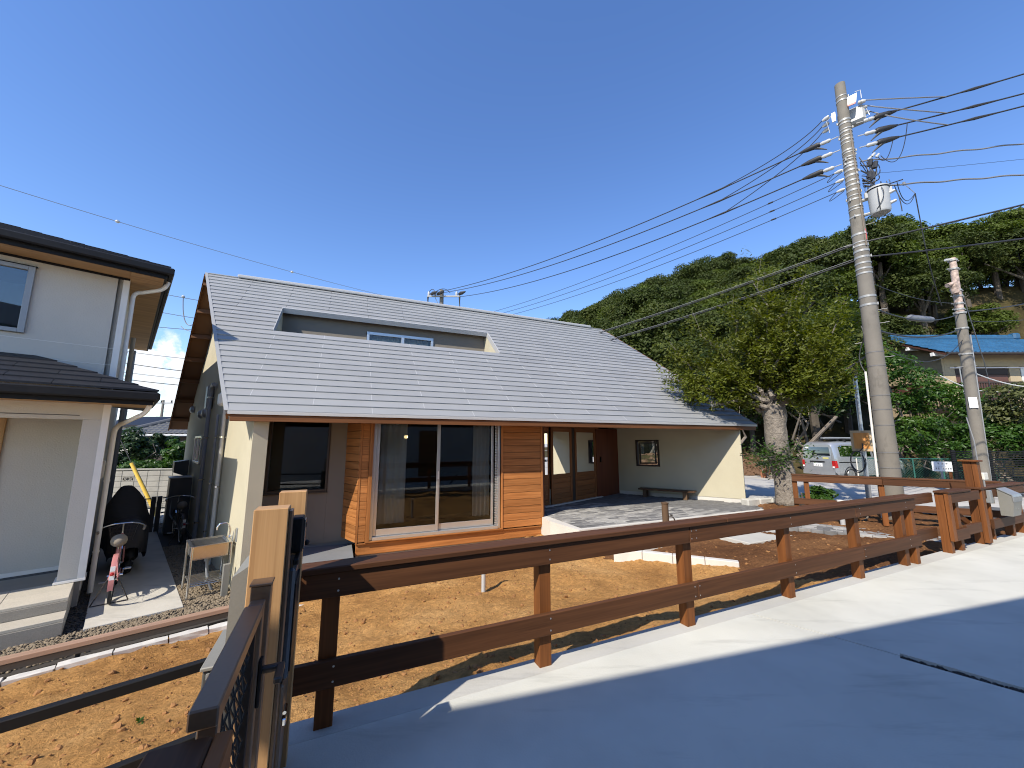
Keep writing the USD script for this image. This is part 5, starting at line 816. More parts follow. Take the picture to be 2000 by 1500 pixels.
# the pollarded tree by the house
def near_tree():
    rng = np.random.default_rng(21); b = np.array([7.46, 10.72, -.12]); t = Thing('pollard_tree', 'thick pollarded tree with a bushy yellow-green crown at the right end of the house', 'tree', b)
    zz = np.linspace(0, 2.85, 22); g = np.linspace(0, 2 * np.pi, 26, endpoint=False); rings = []
    for z in zz:
        r = np.interp(z, [0, .25, .9, 1.6, 2.2, 2.6, 2.85], [.34, .28, .25, .27, .25, .30, .26]); c = b + [-.06 * z + .02 * math.sin(z * 3), .02 * z, z]
        w = meshkit.fbm(np.stack([np.cos(g) * 2.2, np.sin(g) * 2.2, np.full(26, z * 2.1)], 1), 3, 4) - .5
        rings.append([c + (r * (1 + .42 * q)) * np.array([math.cos(a), math.sin(a), 0]) for a, q in zip(g, w)])
    t.part('trunk', MB().loft(rings), 'bark', smooth=True)
    top = b + [-.17, .05, 2.7]; mb = MB(); P, Q = [], []
    dirs = [(-2.9, .3, .9), (-2.4, .9, 1.6), (-2.6, .1, .35), (-1.9, .2, 2.2), (-1.0, .3, 3.0), (-.3, -.2, 3.6), (.3, .2, 4.2), (.9, -.6, 3.7), (1.4, .3, 3.2), (1.9, -.5, 2.6), (2.3, .2, 2.0), (2.5, -.8, 1.4), (2.2, .6, .8), (1.7, -1.0, .6), (.6, -1.4, 1.4), (-.3, -1.1, 1.7), (-1.5, -.3, .9), (-.2, 1.7, 2.2), (1.3, 1.5, 1.6), (-1.6, 1.3, 1.5), (.2, -1.1, 2.6), (1.2, -1.2, 2.3), (-.7, -.7, 2.7), (.4, -1.4, .7), (1.0, -1.5, 1.1), (2.5, -.3, 2.5), (1.9, -.8, 3.0), (.7, -1.0, .3), (-2.2, .5, .6), (1.6, 0, .4), (.1, -.5, 1.2), (-.8, -.2, 1.9), (.9, -.3, 2.0), (1.4, -.8, 1.6), (-1.5, .5, 1.4), (0, .2, 2.8), (1.6, .5, 2.6), (-1.1, .4, .5)]
    for i, d in enumerate(dirs):
        d = np.array(d) * rng.uniform(.9, 1.06) * [1.12 if d[0] > 0 else 1.0, 1, 1.04]; pts = limb(mb, top + rng.normal(size=3) * .08, top + d * .92, .075, .014, rng, 7, .05)
        nt = 60
        for k in range(nt):
            s = rng.uniform(.25, 1.0); j = s * 6; i0 = min(int(j), 5); base = pts[i0] + (pts[i0 + 1] - pts[i0]) * (j - i0)
            tw = d / np.linalg.norm(d) * rng.uniform(.2, .7) + rng.normal(size=3) * .42 + [0, 0, .18]; tw *= rng.uniform(.35, .75)
            if s > .6 and k < 6: mb.tube([base, base + tw], [.007, .003], 4)
            m_ = rng.integers(22, 36); q = rng.uniform(.1, 1.05, m_)[:, None]; P.append(base + tw * q + rng.normal(size=(m_, 3)) * .065); Q.append(rng.normal(size=(m_, 3)) * .55 + [0, -.15, .9])
    t.part('branches', mb, 'bark')
    P, Q = np.vstack(P), np.vstack(Q); t.part('crown', leaves(P, Q, rng.uniform(.07, .145, len(P)), rng, .42), 'leaf_near')
    C = []
    for c, n_ in ((b + [-.35, -.25, 1.25], 260), (b + [-.75, -.2, 1.35], 240), (b + [.1, -.32, 1.45], 160)): C.append(c + rng.normal(size=(n_, 3)) * [.22, .16, .19])
    C = np.vstack(C); t.part('trunk_sprouts', leaves(C, rng.normal(size=C.shape) * .5 + [0, 0, 1], rng.uniform(.07, .12, len(C)), rng, .5), 'leaf_bush'); sm = MB()
    for c in C[::14]: sm.tube([b + [-.05, -.2, 1.2], c], [.008, .003], 4)
    t.part('sprout_stems', sm, 'bark')
near_tree()
single('tree_edging', MB().box(F, (10.0, 11.5), (6.55, 6.75), (-.3, -.02), .02), 'concrete_kerb', 'rounded stone edging at the foot of the pollarded tree', 'kerb') if False else None
t = Thing('root_kerb', 'rough pale stone kerb by the foot of the pollarded tree', 'kerb', (6.9, 11.1, -.15)); KF3 = Frame((6.55, 10.95, 0), 70); [t.part('stone', MB().box(KF3, (a + .004, a + .45), (-.12, .12), (-.3, .04), .03), 'concrete_kerb') for a in (-.2, .26, .72)]
# hill and its wood
azs = np.radians([-40, -18, -5, 0, 6.7, 15, 23, 32, 40, 47, 56, 70, 85, 110]); crest = np.array([.0, .02, .14, .225, .31, .365, .405, .41, .405, .392, .355, .33, .25, .05])
def hill_z(x, y):
    a, r = np.arctan2(x, y), np.hypot(x, y); E = np.interp(a, azs, crest); top = np.maximum(E * 62 - 5.6, 0)
    foot = np.interp(a, np.radians([-20, 0, 30, 45, 60, 90]), [34, 32, 28, 29, 33, 36]); s = np.clip((r - foot) / (62 - foot), 0, 1.6)
    z = np.where(s < 1, top * (np.minimum(s, 1) ** .82), top * (1 - .25 * (s - 1)))
    cut = np.where(x > 23.5, np.clip((y - 31.6) / 3.0, 0, 1), 1.0); z = z * cut          # level ground round the blue-roofed house
    return z - .25 + (meshkit.fbm(np.stack([x * .12, y * .12, x * 0], -1), 3, 8) - .5) * 2.2 * np.clip(s * 3, 0, 1)
X, Y = np.meshgrid(np.arange(-45, 115, 2.0), np.arange(-6, 96, 2.0), indexing='xy'); Zh = hill_z(X, Y)
single('hill', MB().grid(X, Y, Zh, lambda c: c[:, 2] > -.2), 'forest_floor', kind='structure', smooth=True)
rng = np.random.default_rng(31); protos = []
wood_path = '/World/hillside_wood'; pi = UsdGeom.PointInstancer.Define(stage, wood_path); keys(pi.GetPrim(), kind='stuff', label='dense dark green broadleaf wood covering the whole hillside', cat='wood')
for k in range(6):
    R_, H_ = rng.uniform(2.3, 3.1), rng.uniform(2.0, 2.8); P_ = f'{wood_path}/forest_tree' + ('' if k == 0 else f'_{k:03d}'); UsdGeom.Xform.Define(stage, P_)
    v, f = lumpy(R_, H_, 38, 330, .20, rng); usdkit.mesh(stage, P_ + '/crown', (v + [0, 0, 4.6], f), M['leaf_forest' if k % 3 else 'leaf_forest_light'])
    mb = MB(); mb.tube([[0, 0, -1], [.1, .05, 2], [.05, .2, 4.5]], [.24, .19, .12], 7)
    for q in range(5): mb.tube([[.06, .1, 3], rng.normal(size=3) * [1.3, 1.3, .5] + [0, 0, 4.8]], [.10, .04], 5)
    v, f, _ = mb.get(); usdkit.mesh(stage, P_ + '/trunk', (v, f), M['forest_bark']); protos.append(P_)
pts = []
for r in np.arange(30, 70, 2.35):
    for a in np.arange(-.16, 1.25, 2.7 / r):
        aa, rr = a + rng.normal() * .5 / r, r + rng.normal() * .6; x, y = rr * math.sin(aa), rr * math.cos(aa); z = float(hill_z(np.array(x), np.array(y)))
        if z < .1 or (x > 24.5 and y < 32.6) or (aa > .72 and rr < 36): continue
        pts.append((x, y, z))
pts = np.array(pts); n = len(pts); sc = rng.uniform(.75, 1.25, n); hs = sc * rng.uniform(.85, 1.15, n)
pi.CreatePrototypesRel().SetTargets([Sdf.Path(p) for p in protos]); pi.CreateProtoIndicesAttr(Vt.IntArray(rng.integers(0, 6, n).tolist())); pi.CreatePositionsAttr(Vt.Vec3fArray.FromNumpy(pts.astype(np.float32)))
pi.CreateScalesAttr(Vt.Vec3fArray.FromNumpy(np.stack([sc, sc, hs], 1).astype(np.float32))); h = rng.uniform(0, np.pi, n); pi.CreateOrientationsAttr(Vt.QuathArray([Gf.Quath(float(math.cos(q)), 0, 0, float(math.sin(q))) for q in h]))
# edge-of-wood trees with visible stems, and the shrubs below the blue-roofed house
def shrub(name, label, c, R_, H_, L, m, seed, nb=26, per=150, group=None, cat='shrub', stems=5, z0=None):
    rng = np.random.default_rng(seed); c = np.array(c, float); z0 = c[2] if z0 is None else z0; b = np.array([c[0], c[1], z0]); t = Thing(name, label, cat, b, group)
    v, f = lumpy(R_, H_, nb, per, L, rng, low=-.75); t.part('foliage' if cat == 'shrub' else 'crown', (v + [c[0], c[1], c[2] + H_ * .95], f), m); mb = MB()
    for k in range(stems): limb(mb, b + rng.normal(size=3) * [.12, .12, 0] - Z * .2, c + [rng.normal() * R_ * .5, rng.normal() * R_ * .5, H_ * rng.uniform(.7, 1.5)], .05 if cat == 'shrub' else .13, .015, rng, 6, .07)
    t.part('stems' if cat == 'shrub' else 'trunk', mb, 'bark_pale'); return t.path
shrub('broadleaf_shrub', 'tall bright green shrub behind the big concrete pole, below the blue-roofed house', (22.3, 19.7, .6), 2.1, 2.0, .17, 'leaf_bush', 41, 40, 190, z0=-.3)
shrub('broadleaf_shrub', 'bright green shrub growing over the green mesh fence beside the white sign', (19.4, 17.6, .4), 1.45, 1.25, .14, 'leaf_bush', 42, 30, 170, z0=-.3)
shrub('hydrangea_shrub', 'leafy green shrub behind the small concrete pole', (20.6, 16.6, .2), 1.35, 1.15, .15, 'leaf_bush', 43, 28, 160, z0=-.3)
shrub('olive_shrub', 'yellowish olive shrub at the right edge above the dark slatted fence', (21.9, 15.8, 2.0), 1.7, 1.0, .16, 'leaf_olive', 44, 30, 160, z0=-.3)
shrub('broadleaf_shrub', 'dense mid-green shrub at the right edge directly above the dark slatted fence', (21.6, 14.8, .3), 1.7, 1.1, .15, 'leaf_bush', 45, 30, 170, z0=-.3)
shrub('edge_tree', 'light green tree left of the blue-roofed house, partly behind the big pole', (19.5, 20.4, 2.2), 2.2, 2.4, .17, 'leaf_bush', 46, 36, 170, cat='tree', stems=4, z0=-.3)
shrub('edge_tree', 'tree with pale crooked stems directly behind the silver van', (17.2, 22.8, 2.3), 2.6, 2.6, .18, 'leaf_dark', 47, 40, 170, cat='tree', stems=6, z0=-.3)
shrub('edge_tree', 'dark tree behind the pollarded tree and left of the van', (12.6, 23.5, 1.5), 2.8, 2.8, .18, 'leaf_dark', 48, 40, 170, cat='tree', stems=6, z0=-.3)
shrub('edge_tree', 'dark tree at the foot of the hill behind the right end of the house', (9.2, 25.0, 1.2), 2.7, 2.6, .18, 'leaf_dark', 49, 38, 160, cat='tree', stems=5, z0=-.3)
shrub('edge_tree', 'tall dark tree rising behind the van and the galvanised pole', (20.5, 24.8, 2.6), 2.9, 3.4, .19, 'leaf_dark', 50, 44, 170, cat='tree', stems=5, z0=-.3)
shrub('potted_shrub', 'small dark green bush standing beside the left rear of the van', (13.0, 19.8, -.1), .55, .55, .10, 'leaf_dark', 51, 14, 90, z0=-.3)
shrub('small_shrub', 'low glossy shrub behind the road fence, near the pollarded tree', (7.75, 9.95, -.02), .42, .24, .085, 'leaf_bush', 52, 16, 70, z0=-.1, stems=4)
shrub('ground_shrub', 'small low clump of leaves at the foot of the big concrete pole', (7.4, 8.9, -.1), .3, .10, .06, 'leaf_bush', 53, 10, 50, z0=-.12, stems=3)
# rubble and cut branches at the foot of the hill
rng = np.random.default_rng(61); n = 2600; X_ = rng.uniform(5.5, 14.8, n); Y_ = rng.uniform(21.4, 24.4, n); hh = np.clip((Y_ - 21.3) * .42, 0, 1.1) * rng.uniform(.5, 1, n) - .25
single('rubble', rocks(np.c_[X_, Y_, hh], rng.uniform(.04, .22, n), rng, sub=0), 'rubble', kind='stuff', label='bank of brown rubble and broken stones at the foot of the wooded hill', cat='rubble')
single('rubble_bank', MB().prism([(5, 21.5, -.3), (5, 24.6, -.3), (5, 24.6, .8), (5, 23.6, .75)], (10.0, 0, 0)), 'forest_floor', kind='structure')
# greenery in the gap on the left
shrub('garden_bush', 'dark leafy camellia bush behind the block wall, left of the gap', (-16.4, 16.6, .1), 1.2, .98, .15, 'leaf_dark', 71, 30, 170, z0=-.8)
shrub('garden_bush', 'dark round bush touching the grey tiled roof behind the block wall', (-16.0, 17.6, .0), .9, 1.05, .15, 'leaf_dark', 72, 26, 160, z0=-.8)
shrub('garden_bush', 'sunlit yellow-green bush behind the block wall beside the gable wall', (-13.9, 16.4, .1), .8, .80, .14, 'leaf_bush', 73, 24, 150, z0=-.8)
shrub('low_bush', 'low bright foliage along the top of the block wall', (-14.9, 15.8, .35), .9, .2, .11, 'leaf_bush', 74, 20, 90, z0=-.8)
t = Thing('soil_weed', 'tiny green weed sprouting in the soil near the low bronze rail', 'weed', (-2.9, 3.35, -.66)); rng = np.random.default_rng(4); P = np.array([-2.9, 3.35, soil_z(np.array([-2.9]), np.array([3.35]))[0] + .02]) + rng.normal(size=(9, 3)) * [.025, .025, .008]; t.part('leaves', leaves(P, rng.normal(size=(9, 3)) * .4 + [0, 0, 1], .05, rng), 'leaf_bush')
t = Thing('soil_weed', 'tiny green weed sprouting in the soil just behind the leftmost fence post', 'weed', (-1.25, 3.6, -.4)); P = np.array([-1.25, 3.6, soil_z(np.array([-1.25]), np.array([3.6]))[0] + .02]) + rng.normal(size=(7, 3)) * [.02, .02, .008]; t.part('leaves', leaves(P, rng.normal(size=(7, 3)) * .4 + [0, 0, 1], .05, rng), 'leaf_bush')

# ---------------------------------------------------------------- utility poles and wires
PB_, PT_ = np.array([8.34, 8.68, -.3]), np.array([8.455, 8.66, 10.7])
def on(z, k=0): return PB_ + (PT_ - PB_) * ((z - PB_[2]) / (PT_[2] - PB_[2]))
def prad(z): return .185 - .0072 * z
up_ = Thing('utility_pole', 'big concrete utility pole crowded with metal bands, a switch box and a grey transformer', 'utility pole', PB_)
up_.part('shaft', MB().tube([on(z) for z in np.linspace(-.3, 10.7, 24)], [prad(z) for z in np.linspace(-.3, 10.7, 24)], 28), 'pole_concrete', smooth=50)
rng = np.random.default_rng(13)
def band(z, h=.035, m='band', ear=True):
    c, r = on(z), prad(z) + .008; mb = MB().tube([c, c + Z * h], r, 24, cap=False)
    if ear: a = rng.uniform(0, 6.28); q = c + np.array([math.cos(a), math.sin(a), 0]) * (r + .02) + Z * h / 2; mb.tube([q - [.0, 0, .03], q + [0, 0, .03]], .015, 6); mb.tube([c + Z * h / 2, q], .012, 6)
    up_.part('band', mb, m, smooth=40)
for z in [1.02, 1.35, 1.95, 2.3, 2.62, 3.3, 3.62]: band(z, .012, 'cable_grey', False)
for z in [4.72, 4.95, 5.5, 5.62, 5.78, 5.92, 6.08, 6.2, 6.32, 6.5, 6.95, 7.15, 7.25, 7.42, 7.55, 7.68, 7.8, 7.93, 8.06, 8.2, 8.3, 8.4, 8.5, 8.58, 8.7, 8.78, 8.95, 9.05, 9.18, 9.28, 9.38, 9.5, 9.6, 10.15, 10.3]: band(z + rng.uniform(-.02, .02), rng.choice([.025, .04, .05]))
tv = np.array([-.72, -.69, 0]); rt = np.array([.69, -.72, 0])        # towards the camera, and to its right
cd = up_.part('conduit', MB().tube([on(z) - rt * (prad(z) + .03) + tv * .05 for z in np.linspace(-.2, 3.2, 8)], .022, 8), 'pvc_white', smooth=40); up_.part('conduit', MB().tube([on(z) + rt * (prad(z) * .75) + tv * prad(z) * .8 for z in np.linspace(6.2, 9.3, 8)], .016, 8), 'bark_pale'); up_.part('earth_wire', MB().tube(np.vstack([arc(on(3.2) - rt * .2 + tv * .05, on(3.5) - rt * .34, on(3.85) - rt * .2, 8), arc(on(3.85) - rt * .2, on(4.0) - rt * .1 + tv * .12, on(4.3) - rt * .17, 6)]), .012, 6), 'cable')
up_.part('red_tag', MB().tube([on(z) + rt * (prad(z) * .85) + tv * prad(z) * .62 for z in (6.35, 6.62)], .016, 6), 'red')
for z, s in [(3.5, 1), (3.9, -1), (4.3, 1), (4.62, 1), (6.35, -1), (6.75, 1)]: up_.part('step_bolt', MB().cyl(on(z) + rt * s * prad(z) * .9, on(z) + rt * s * (prad(z) + .16), .008, 6), 'band')
# base flap
up_.part('base_collar', MB().tube([on(.36), on(.42)], prad(.4) + .02, 24, cap=False), 'black_metal')
# switch near the top
swc = on(9.83) + rt * .12 - tv * .28
sb = up_.part('switch_box', MB().box(Frame(swc, 134), (-.26, .27), (-.13, .13), (-.24, .20), .05), 'transformer', label='pale grey switch box with a red strip'); up_.part('switch_panel', MB().prism([on(9.98) + rt * .10 + tv * .10, on(9.98) + rt * .26 + tv * .08, on(10.2) + rt * .29 + tv * .08, on(10.18) + rt * .12 + tv * .10], tv * -.03), 'plate_white', parent=sb); up_.part('red_strip', MB().prism([on(9.93) + rt * .10 + tv * .105, on(9.93) + rt * .24 + tv * .085, on(9.975) + rt * .255 + tv * .085, on(9.975) + rt * .10 + tv * .105], tv * -.02), 'red', parent=sb)
up_.part('switch_panel', MB().prism([on(9.75) - rt * .15 + tv * .03, on(9.75) - rt * .23 + tv * .03, on(10.0) - rt * .23 + tv * .03, on(10.0) - rt * .15 + tv * .03], tv * -.03), 'plate_white', parent=sb)
for s in (1, -1):
    for k in range(3):
        p = on(10.05 - k * .10) + rt * s * (.29 + .02 * k) - tv * (.10 * k + .12); up_.part('bushing', MB().tube([p, p + rt * s * .07 - Z * .02, p + rt * s * .14 - Z * .04], [.045, .055, .03], 10), 'insulator', parent=sb, smooth=40)
up_.part('wire_frame', MB().tube([on(10.05) + rt * .36, on(10.28) + rt * .36, on(10.3) + rt * .26], .008, 5).tube([on(9.5) - rt * .30, on(9.85) - rt * .34, on(9.95) - rt * .24], .008, 5).tube([on(9.72) + rt * .42, on(9.52) + rt * .46, on(9.5) + rt * .38], .008, 5), 'insulator', parent=sb)
# transformer on its bracket
tc = on(7.22) + rt * .42 - tv * .0
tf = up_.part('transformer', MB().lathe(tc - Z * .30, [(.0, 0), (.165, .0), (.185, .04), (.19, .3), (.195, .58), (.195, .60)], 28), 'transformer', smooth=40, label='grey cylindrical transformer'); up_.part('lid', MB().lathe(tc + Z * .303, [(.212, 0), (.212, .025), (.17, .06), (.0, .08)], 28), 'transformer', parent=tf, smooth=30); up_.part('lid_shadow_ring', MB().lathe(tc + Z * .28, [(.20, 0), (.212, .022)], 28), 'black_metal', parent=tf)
for a in (-.6, .5, 1.6, 2.6): up_.part('lug', MB().box(Frame(tc + np.array([math.cos(a), math.sin(a), 0]) * .195, 90 - math.degrees(a)), (-.03, .05), (-.03, .03), (.15, .3), .01), 'transformer', parent=tf)
for z, dz in ((.16, 0), (-.22, 0)): up_.part('bracket', MB().tube([on(7.22 + z) + rt * .1, tc + Z * z - rt * .15], .04, 8), 'band', parent=tf)
for a in (.0, -.5): up_.part('bushing', MB().tube([tc + rt * .18 + Z * (.14 + a * .5), tc + rt * .28 + Z * (.16 + a * .5)], [.04, .03], 10), 'insulator', parent=tf, smooth=40)
up_.part('drip_loop', MB().tube(arc(tc + rt * .28 + Z * .15, tc + rt * .34 + Z * .1, tc + rt * .34 - Z * .4, 8), .010, 6).tube(arc(tc + tv * .21 + Z * .25, tc + tv * .28, tc + tv * .19 - Z * .28, 8), .009, 6).tube(arc(tc + tv * .20 + rt * .07 + Z * .25, tc + tv * .26 + rt * .16, tc + tv * .19 - rt * .06 - Z * .25, 8), .007, 6), 'cable', parent=tf)
# strain insulators with their black sleeves, in both directions
FP = np.array([-4.6, 24.0, 0]); dl = FP - on(9); dl[2] = 0; dl /= np.linalg.norm(dl); drr = np.array([.935, -.354, 0])
def strain(p, d, m=None):
    d = np.asarray(d, float) / np.linalg.norm(d); i = up_.part('insulator', MB().tube([p + d * .05, p + d * .20], .012, 6).tube([p + d * .20, p + d * .24, p + d * .30, p + d * .36, p + d * .42], [.03, .05, .042, .05, .03], 12), 'insulator', smooth=40)
    up_.part('sleeve', MB().tube([p + d * .42, p + d * .48, p + d * .70, p + d * .86], [.055, .075, .06, .025], 10).tube([p + d * .60, p + d * .40 - Z * .14, p + d * .30 - Z * .22], [.045, .022, .010], 8), 'sleeve', parent=i, smooth=40)
    return p + d * .84
def wire(name, label, pts, r, m='cable', group=None): return single(name, MB().tube(pts, r, 6), m, label, 'wire', group=group, smooth=True)
ends_l = [(-5.5, 24.0, 11.15), (-4.75, 24.0, 11.2), (-3.45, 24.0, 10.95)]
for k, (z, e, w) in enumerate(zip((9.30, 8.92, 8.52), ends_l, ('uppermost', 'middle', 'lowest'))):
    s = strain(on(z) - rt * .1, dl + Z * .05); pts = sag(s, e, .55); wire('power_line', f'{w} of three thick black wires from the big pole to the pole behind the roof', pts, .016)
    q = pts[3]; up_.part('jumper', MB().tube(arc(on(10.03 - k * .10) - rt * (.42 + .02 * k) - tv * (.10 * k + .12), on(9.45 - k * .2) - rt * .6 + dl * .4, q, 14), .011, 6), 'cable'); up_.part('splice', MB().tube([pts[2], pts[3], pts[4]], [.012, .03, .012], 8), 'sleeve') if k < 3 else None
for k, (z, e, w) in enumerate(zip((9.45, 9.10, 8.78), ((11.6, 7.56, 9.88), (11.69, 7.69, 9.50), (11.66, 7.71, 9.2)), ('uppermost', 'middle', 'lowest'))):
    d = np.array(e) - on(z); s = strain(on(z) + rt * .16, d); far = on(z) + d * 4.2 + Z * .4; pts = sag(s, far, .25); wire('power_line', f'{w} of three thick black wires leaving the big pole to the upper right', pts, .016)
    up_.part('splice', MB().tube([pts[2] * .6 + pts[3] * .4, pts[3], pts[4]], [.014, .034, .014], 8), 'sleeve'); up_.part('jumper', MB().tube(arc(on(10.03 - k * .10) + rt * (.42 + .02 * k) - tv * (.10 * k + .12), on(9.75 - k * .30) + rt * (.75 + .05 * k), pts[2], 14), .013, 6), 'cable_grey')
for k, (z, w) in enumerate(zip((8.36, 8.10, 7.84), ('highest', 'middle', 'lowest'))):
    p = on(z) - rt * .15; pts = sag(p + dl * .05, np.array([-4.5 + k * .3, 24.0, 9.15 - k * .12]), .55); wire('service_line', f'{w} of three thin black wires running from the big pole behind the roof', pts, .009)
    i = up_.part('insulator', MB().tube([p, p + dl * .08, p + dl * .16], [.03, .045, .02], 10), 'insulator', smooth=40); up_.part('drip_loop', MB().tube(arc(p + dl * .15, p + dl * .55 - Z * .32, p - rt * .0 - Z * .05 + dl * .02, 12), .008, 6), 'cable', parent=i); up_.part('clamp', MB().tube([pts[2], pts[2] + dl * .12], .022, 8), 'sleeve', parent=i)
# low-voltage and telephone cables to the right
for z, e, r, lb in ((8.40, (12.25, 8.24, 8.72), .016, 'twisted grey cable leaving the big pole to the right, above the thin wire'), (8.05, (12.3, 8.3, 8.36), .004, 'very thin wire between the two twisted cables right of the big pole'), (7.72, (12.36, 8.39, 8.02), .018, 'thick dark cable leaving the big pole to the right above the transformer')):
    d = np.array(e) - on(z); pts = sag(on(z) + rt * .2, on(z) + d * 4 + Z * .25, .25)
    if r > .01: q = np.linspace(0, 60, 160); L_ = np.stack([np.interp(np.linspace(0, 1, 160), np.linspace(0, 1, len(pts)), pts[:, i]) for i in range(3)], 1); pts = L_ + np.stack([0 * q, .008 * np.cos(q * 1.7), .012 * np.sin(q * 1.7)], 1)
    wire('cable', lb, pts, r, 'cable_grey' if r > .01 else 'cable')
for z, e, ez, lb in ((6.32, (10.83, 7.45, 6.70), 6.15, 'upper of two thick telephone cables crossing the hill past the big pole'), (5.92, (11.55, 8.06, 6.25), 5.72, 'lower of two thick telephone cables crossing the hill past the big pole')):
    d = np.array(e) - on(z); R_ = on(z) + d * 3.6; L_ = sag(on(z) - rt * .17, (-4.6, 24, ez), .5); wire('telephone_cable', lb, np.vstack([L_[::-1], sag(on(z) + rt * .19 + tv * .02, R_, .2)]), .019)
    single('messenger_wire', MB().tube(L_ + Z * .05, .009, 5), 'cable_grey', 'pale messenger strand along the ' + lb.split(' of ')[0] + ' telephone cable left of the pole', 'wire', smooth=True)
tg = up_.part('tangle', MB(), 'cable') if False else None
m = MB()
for k in range(13):
    a, b_ = on(rng.uniform(7.5, 8.5)) + rt * .18 + tv * rng.uniform(-.05, .1), on(rng.uniform(7.3, 8.5)) + rt * rng.uniform(.25, .5); m.tube(arc(a, (a + b_) / 2 + rt * rng.uniform(.1, .3) - Z * rng.uniform(.1, .45), b_, 10), rng.uniform(.008, .016), 6)
for x_, z_ in ((.34, 8.3), (.42, 8.2), (.36, 7.95), (.30, 8.0)): m.tube([on(z_) + rt * x_ - Z * .1, on(z_) + rt * (x_ + .03) + Z * .05], .05, 8)
up_.part('cable_tangle', m, 'cable'); m = MB()
for x_, z_ in ((.40, 8.42), (.47, 8.36), (.33, 8.36)): m.tube([on(z_) + rt * x_, on(z_) + rt * (x_ + .06) + Z * .06], [.035, .025], 8)
up_.part('insulators', m, 'insulator', smooth=40); m = MB()
for x_ in (.30, .345, .39): m.tube([on(8.3) + rt * x_, on(7.55) + rt * (x_ - .04)], .007, 5)
m.tube(arc(on(8.35) + rt * .55, on(7.6) + rt * .85, on(8.9) + rt * 1.05, 16), .008, 5).tube(arc(on(8.35) + rt * .5, on(7.95) + rt * .62, on(8.6) + rt * .78, 12), .008, 5)
for r_ in (.17, .22): m.tube([on(7.62) + rt * (.42 + r_ * math.cos(a)) + Z * r_ * math.sin(a) for a in np.linspace(2.6, 6.6, 16)], .008, 5)
up_.part('wire_loops', m, 'cable')
q0 = on(7.75) + (np.array((12.36, 8.39, 8.02)) - on(7.72)) * .30; q1 = q0 + [.12, -.1, -.32]; q2 = np.array([10.0, 8.7, 6.3])
t = Thing('drop_wire', 'thin dropper hanging from the thick cable right of the transformer down over the hill', 'wire', q1); t.part('hanger', MB().tube([q0, q1], .007, 5).tube([q0 - Z * .03, q0 + Z * .04], .03, 8), 'cable_grey'); t.part('drop_line', MB().tube(np.vstack([arc(q1, (q1 + q2) / 2 - Z * .1, q2, 10), arc(q2, q2 + [.5, .4, -.7], q2 + [1.2, .9, -1.2], 12)]), .011, 6), 'cable'); t.part('loop', MB().tube(arc(q1, q1 + [-.35, 0, -.5], on(7.55) + rt * .75, 14), .008, 5).tube(arc(q1, q1 + [-.3, 0, -.65], on(7.5) + rt * .70, 14), .008, 5).tube([on(7.55) + rt * .2, on(7.58) + rt * .55, on(7.57) + rt * .85], .012, 6), 'cable')
# far pole behind the roof
fp = Thing('far_utility_pole', 'distant concrete pole with a crossarm just showing over the roof ridge', 'utility pole', FP - Z); fp.part('shaft', MB().tube([FP - Z, FP + Z * 11.4], [.2, .13], 16), 'pole_concrete', smooth=50)
fp.part('crossarm', MB().box(W, (-5.5, -3.35), (23.75, 23.84), (10.86, 10.95), .01), 'band'); fp.part('brace', MB().tube([(-5.0, 23.8, 10.86), (-4.6, 23.85, 10.0)], .02, 6), 'cable_grey')
for x in (-5.4, -4.98, -3.6): i = fp.part('insulator', MB().tube([(x, 23.8, 10.95), (x, 23.8, 11.05), (x, 23.8, 11.2)], [.04, .09, .06], 10), 'insulator', smooth=40); fp.part('sleeve', MB().tube([(x + .15, 23.7, 11.0), (x + .35, 23.6, 11.05), (x + .62, 23.4, 11.07)], [.07, .12, .04], 8), 'sleeve', parent=i)
for x in (-5.45, -3.4): fp.part('dropper', MB().tube([(x, 23.8, 10.86), (x, 23.8, 10.6), (x + .05, 23.8, 9.8)], [.06, .04, .015], 8), 'sleeve')
fp.part('jumper', MB().tube(arc((-5.4, 23.8, 11.2), (-5.1, 23.8, 11.6), (-4.98, 23.7, 11.1), 10), .02, 5).tube(arc((-4.98, 23.8, 11.2), (-4.4, 23.8, 11.65), (-4.0, 23.7, 11.1), 10), .02, 5), 'cable')
a, b_ = np.array([-4.6, 24, 10.15]), np.array([-15.4, 10.5, 9.55]); pts = sag(a, a + (b_ - a) * 1.35, .45, 50); tw = Thing('thin_aerial_wire', 'long thin wire with two small pale bobbles crossing the sky at the upper left', 'wire', pts[25]); tw.part('wire', MB().tube(pts, .009, 6), 'cable_grey', smooth=True); tw.part('bobble', MB().ball(pts[31], [.07, .07, .05], 2), 'insulator', smooth=True); tw.part('bobble', MB().ball(pts[19], [.07, .07, .05], 2), 'insulator', smooth=True)
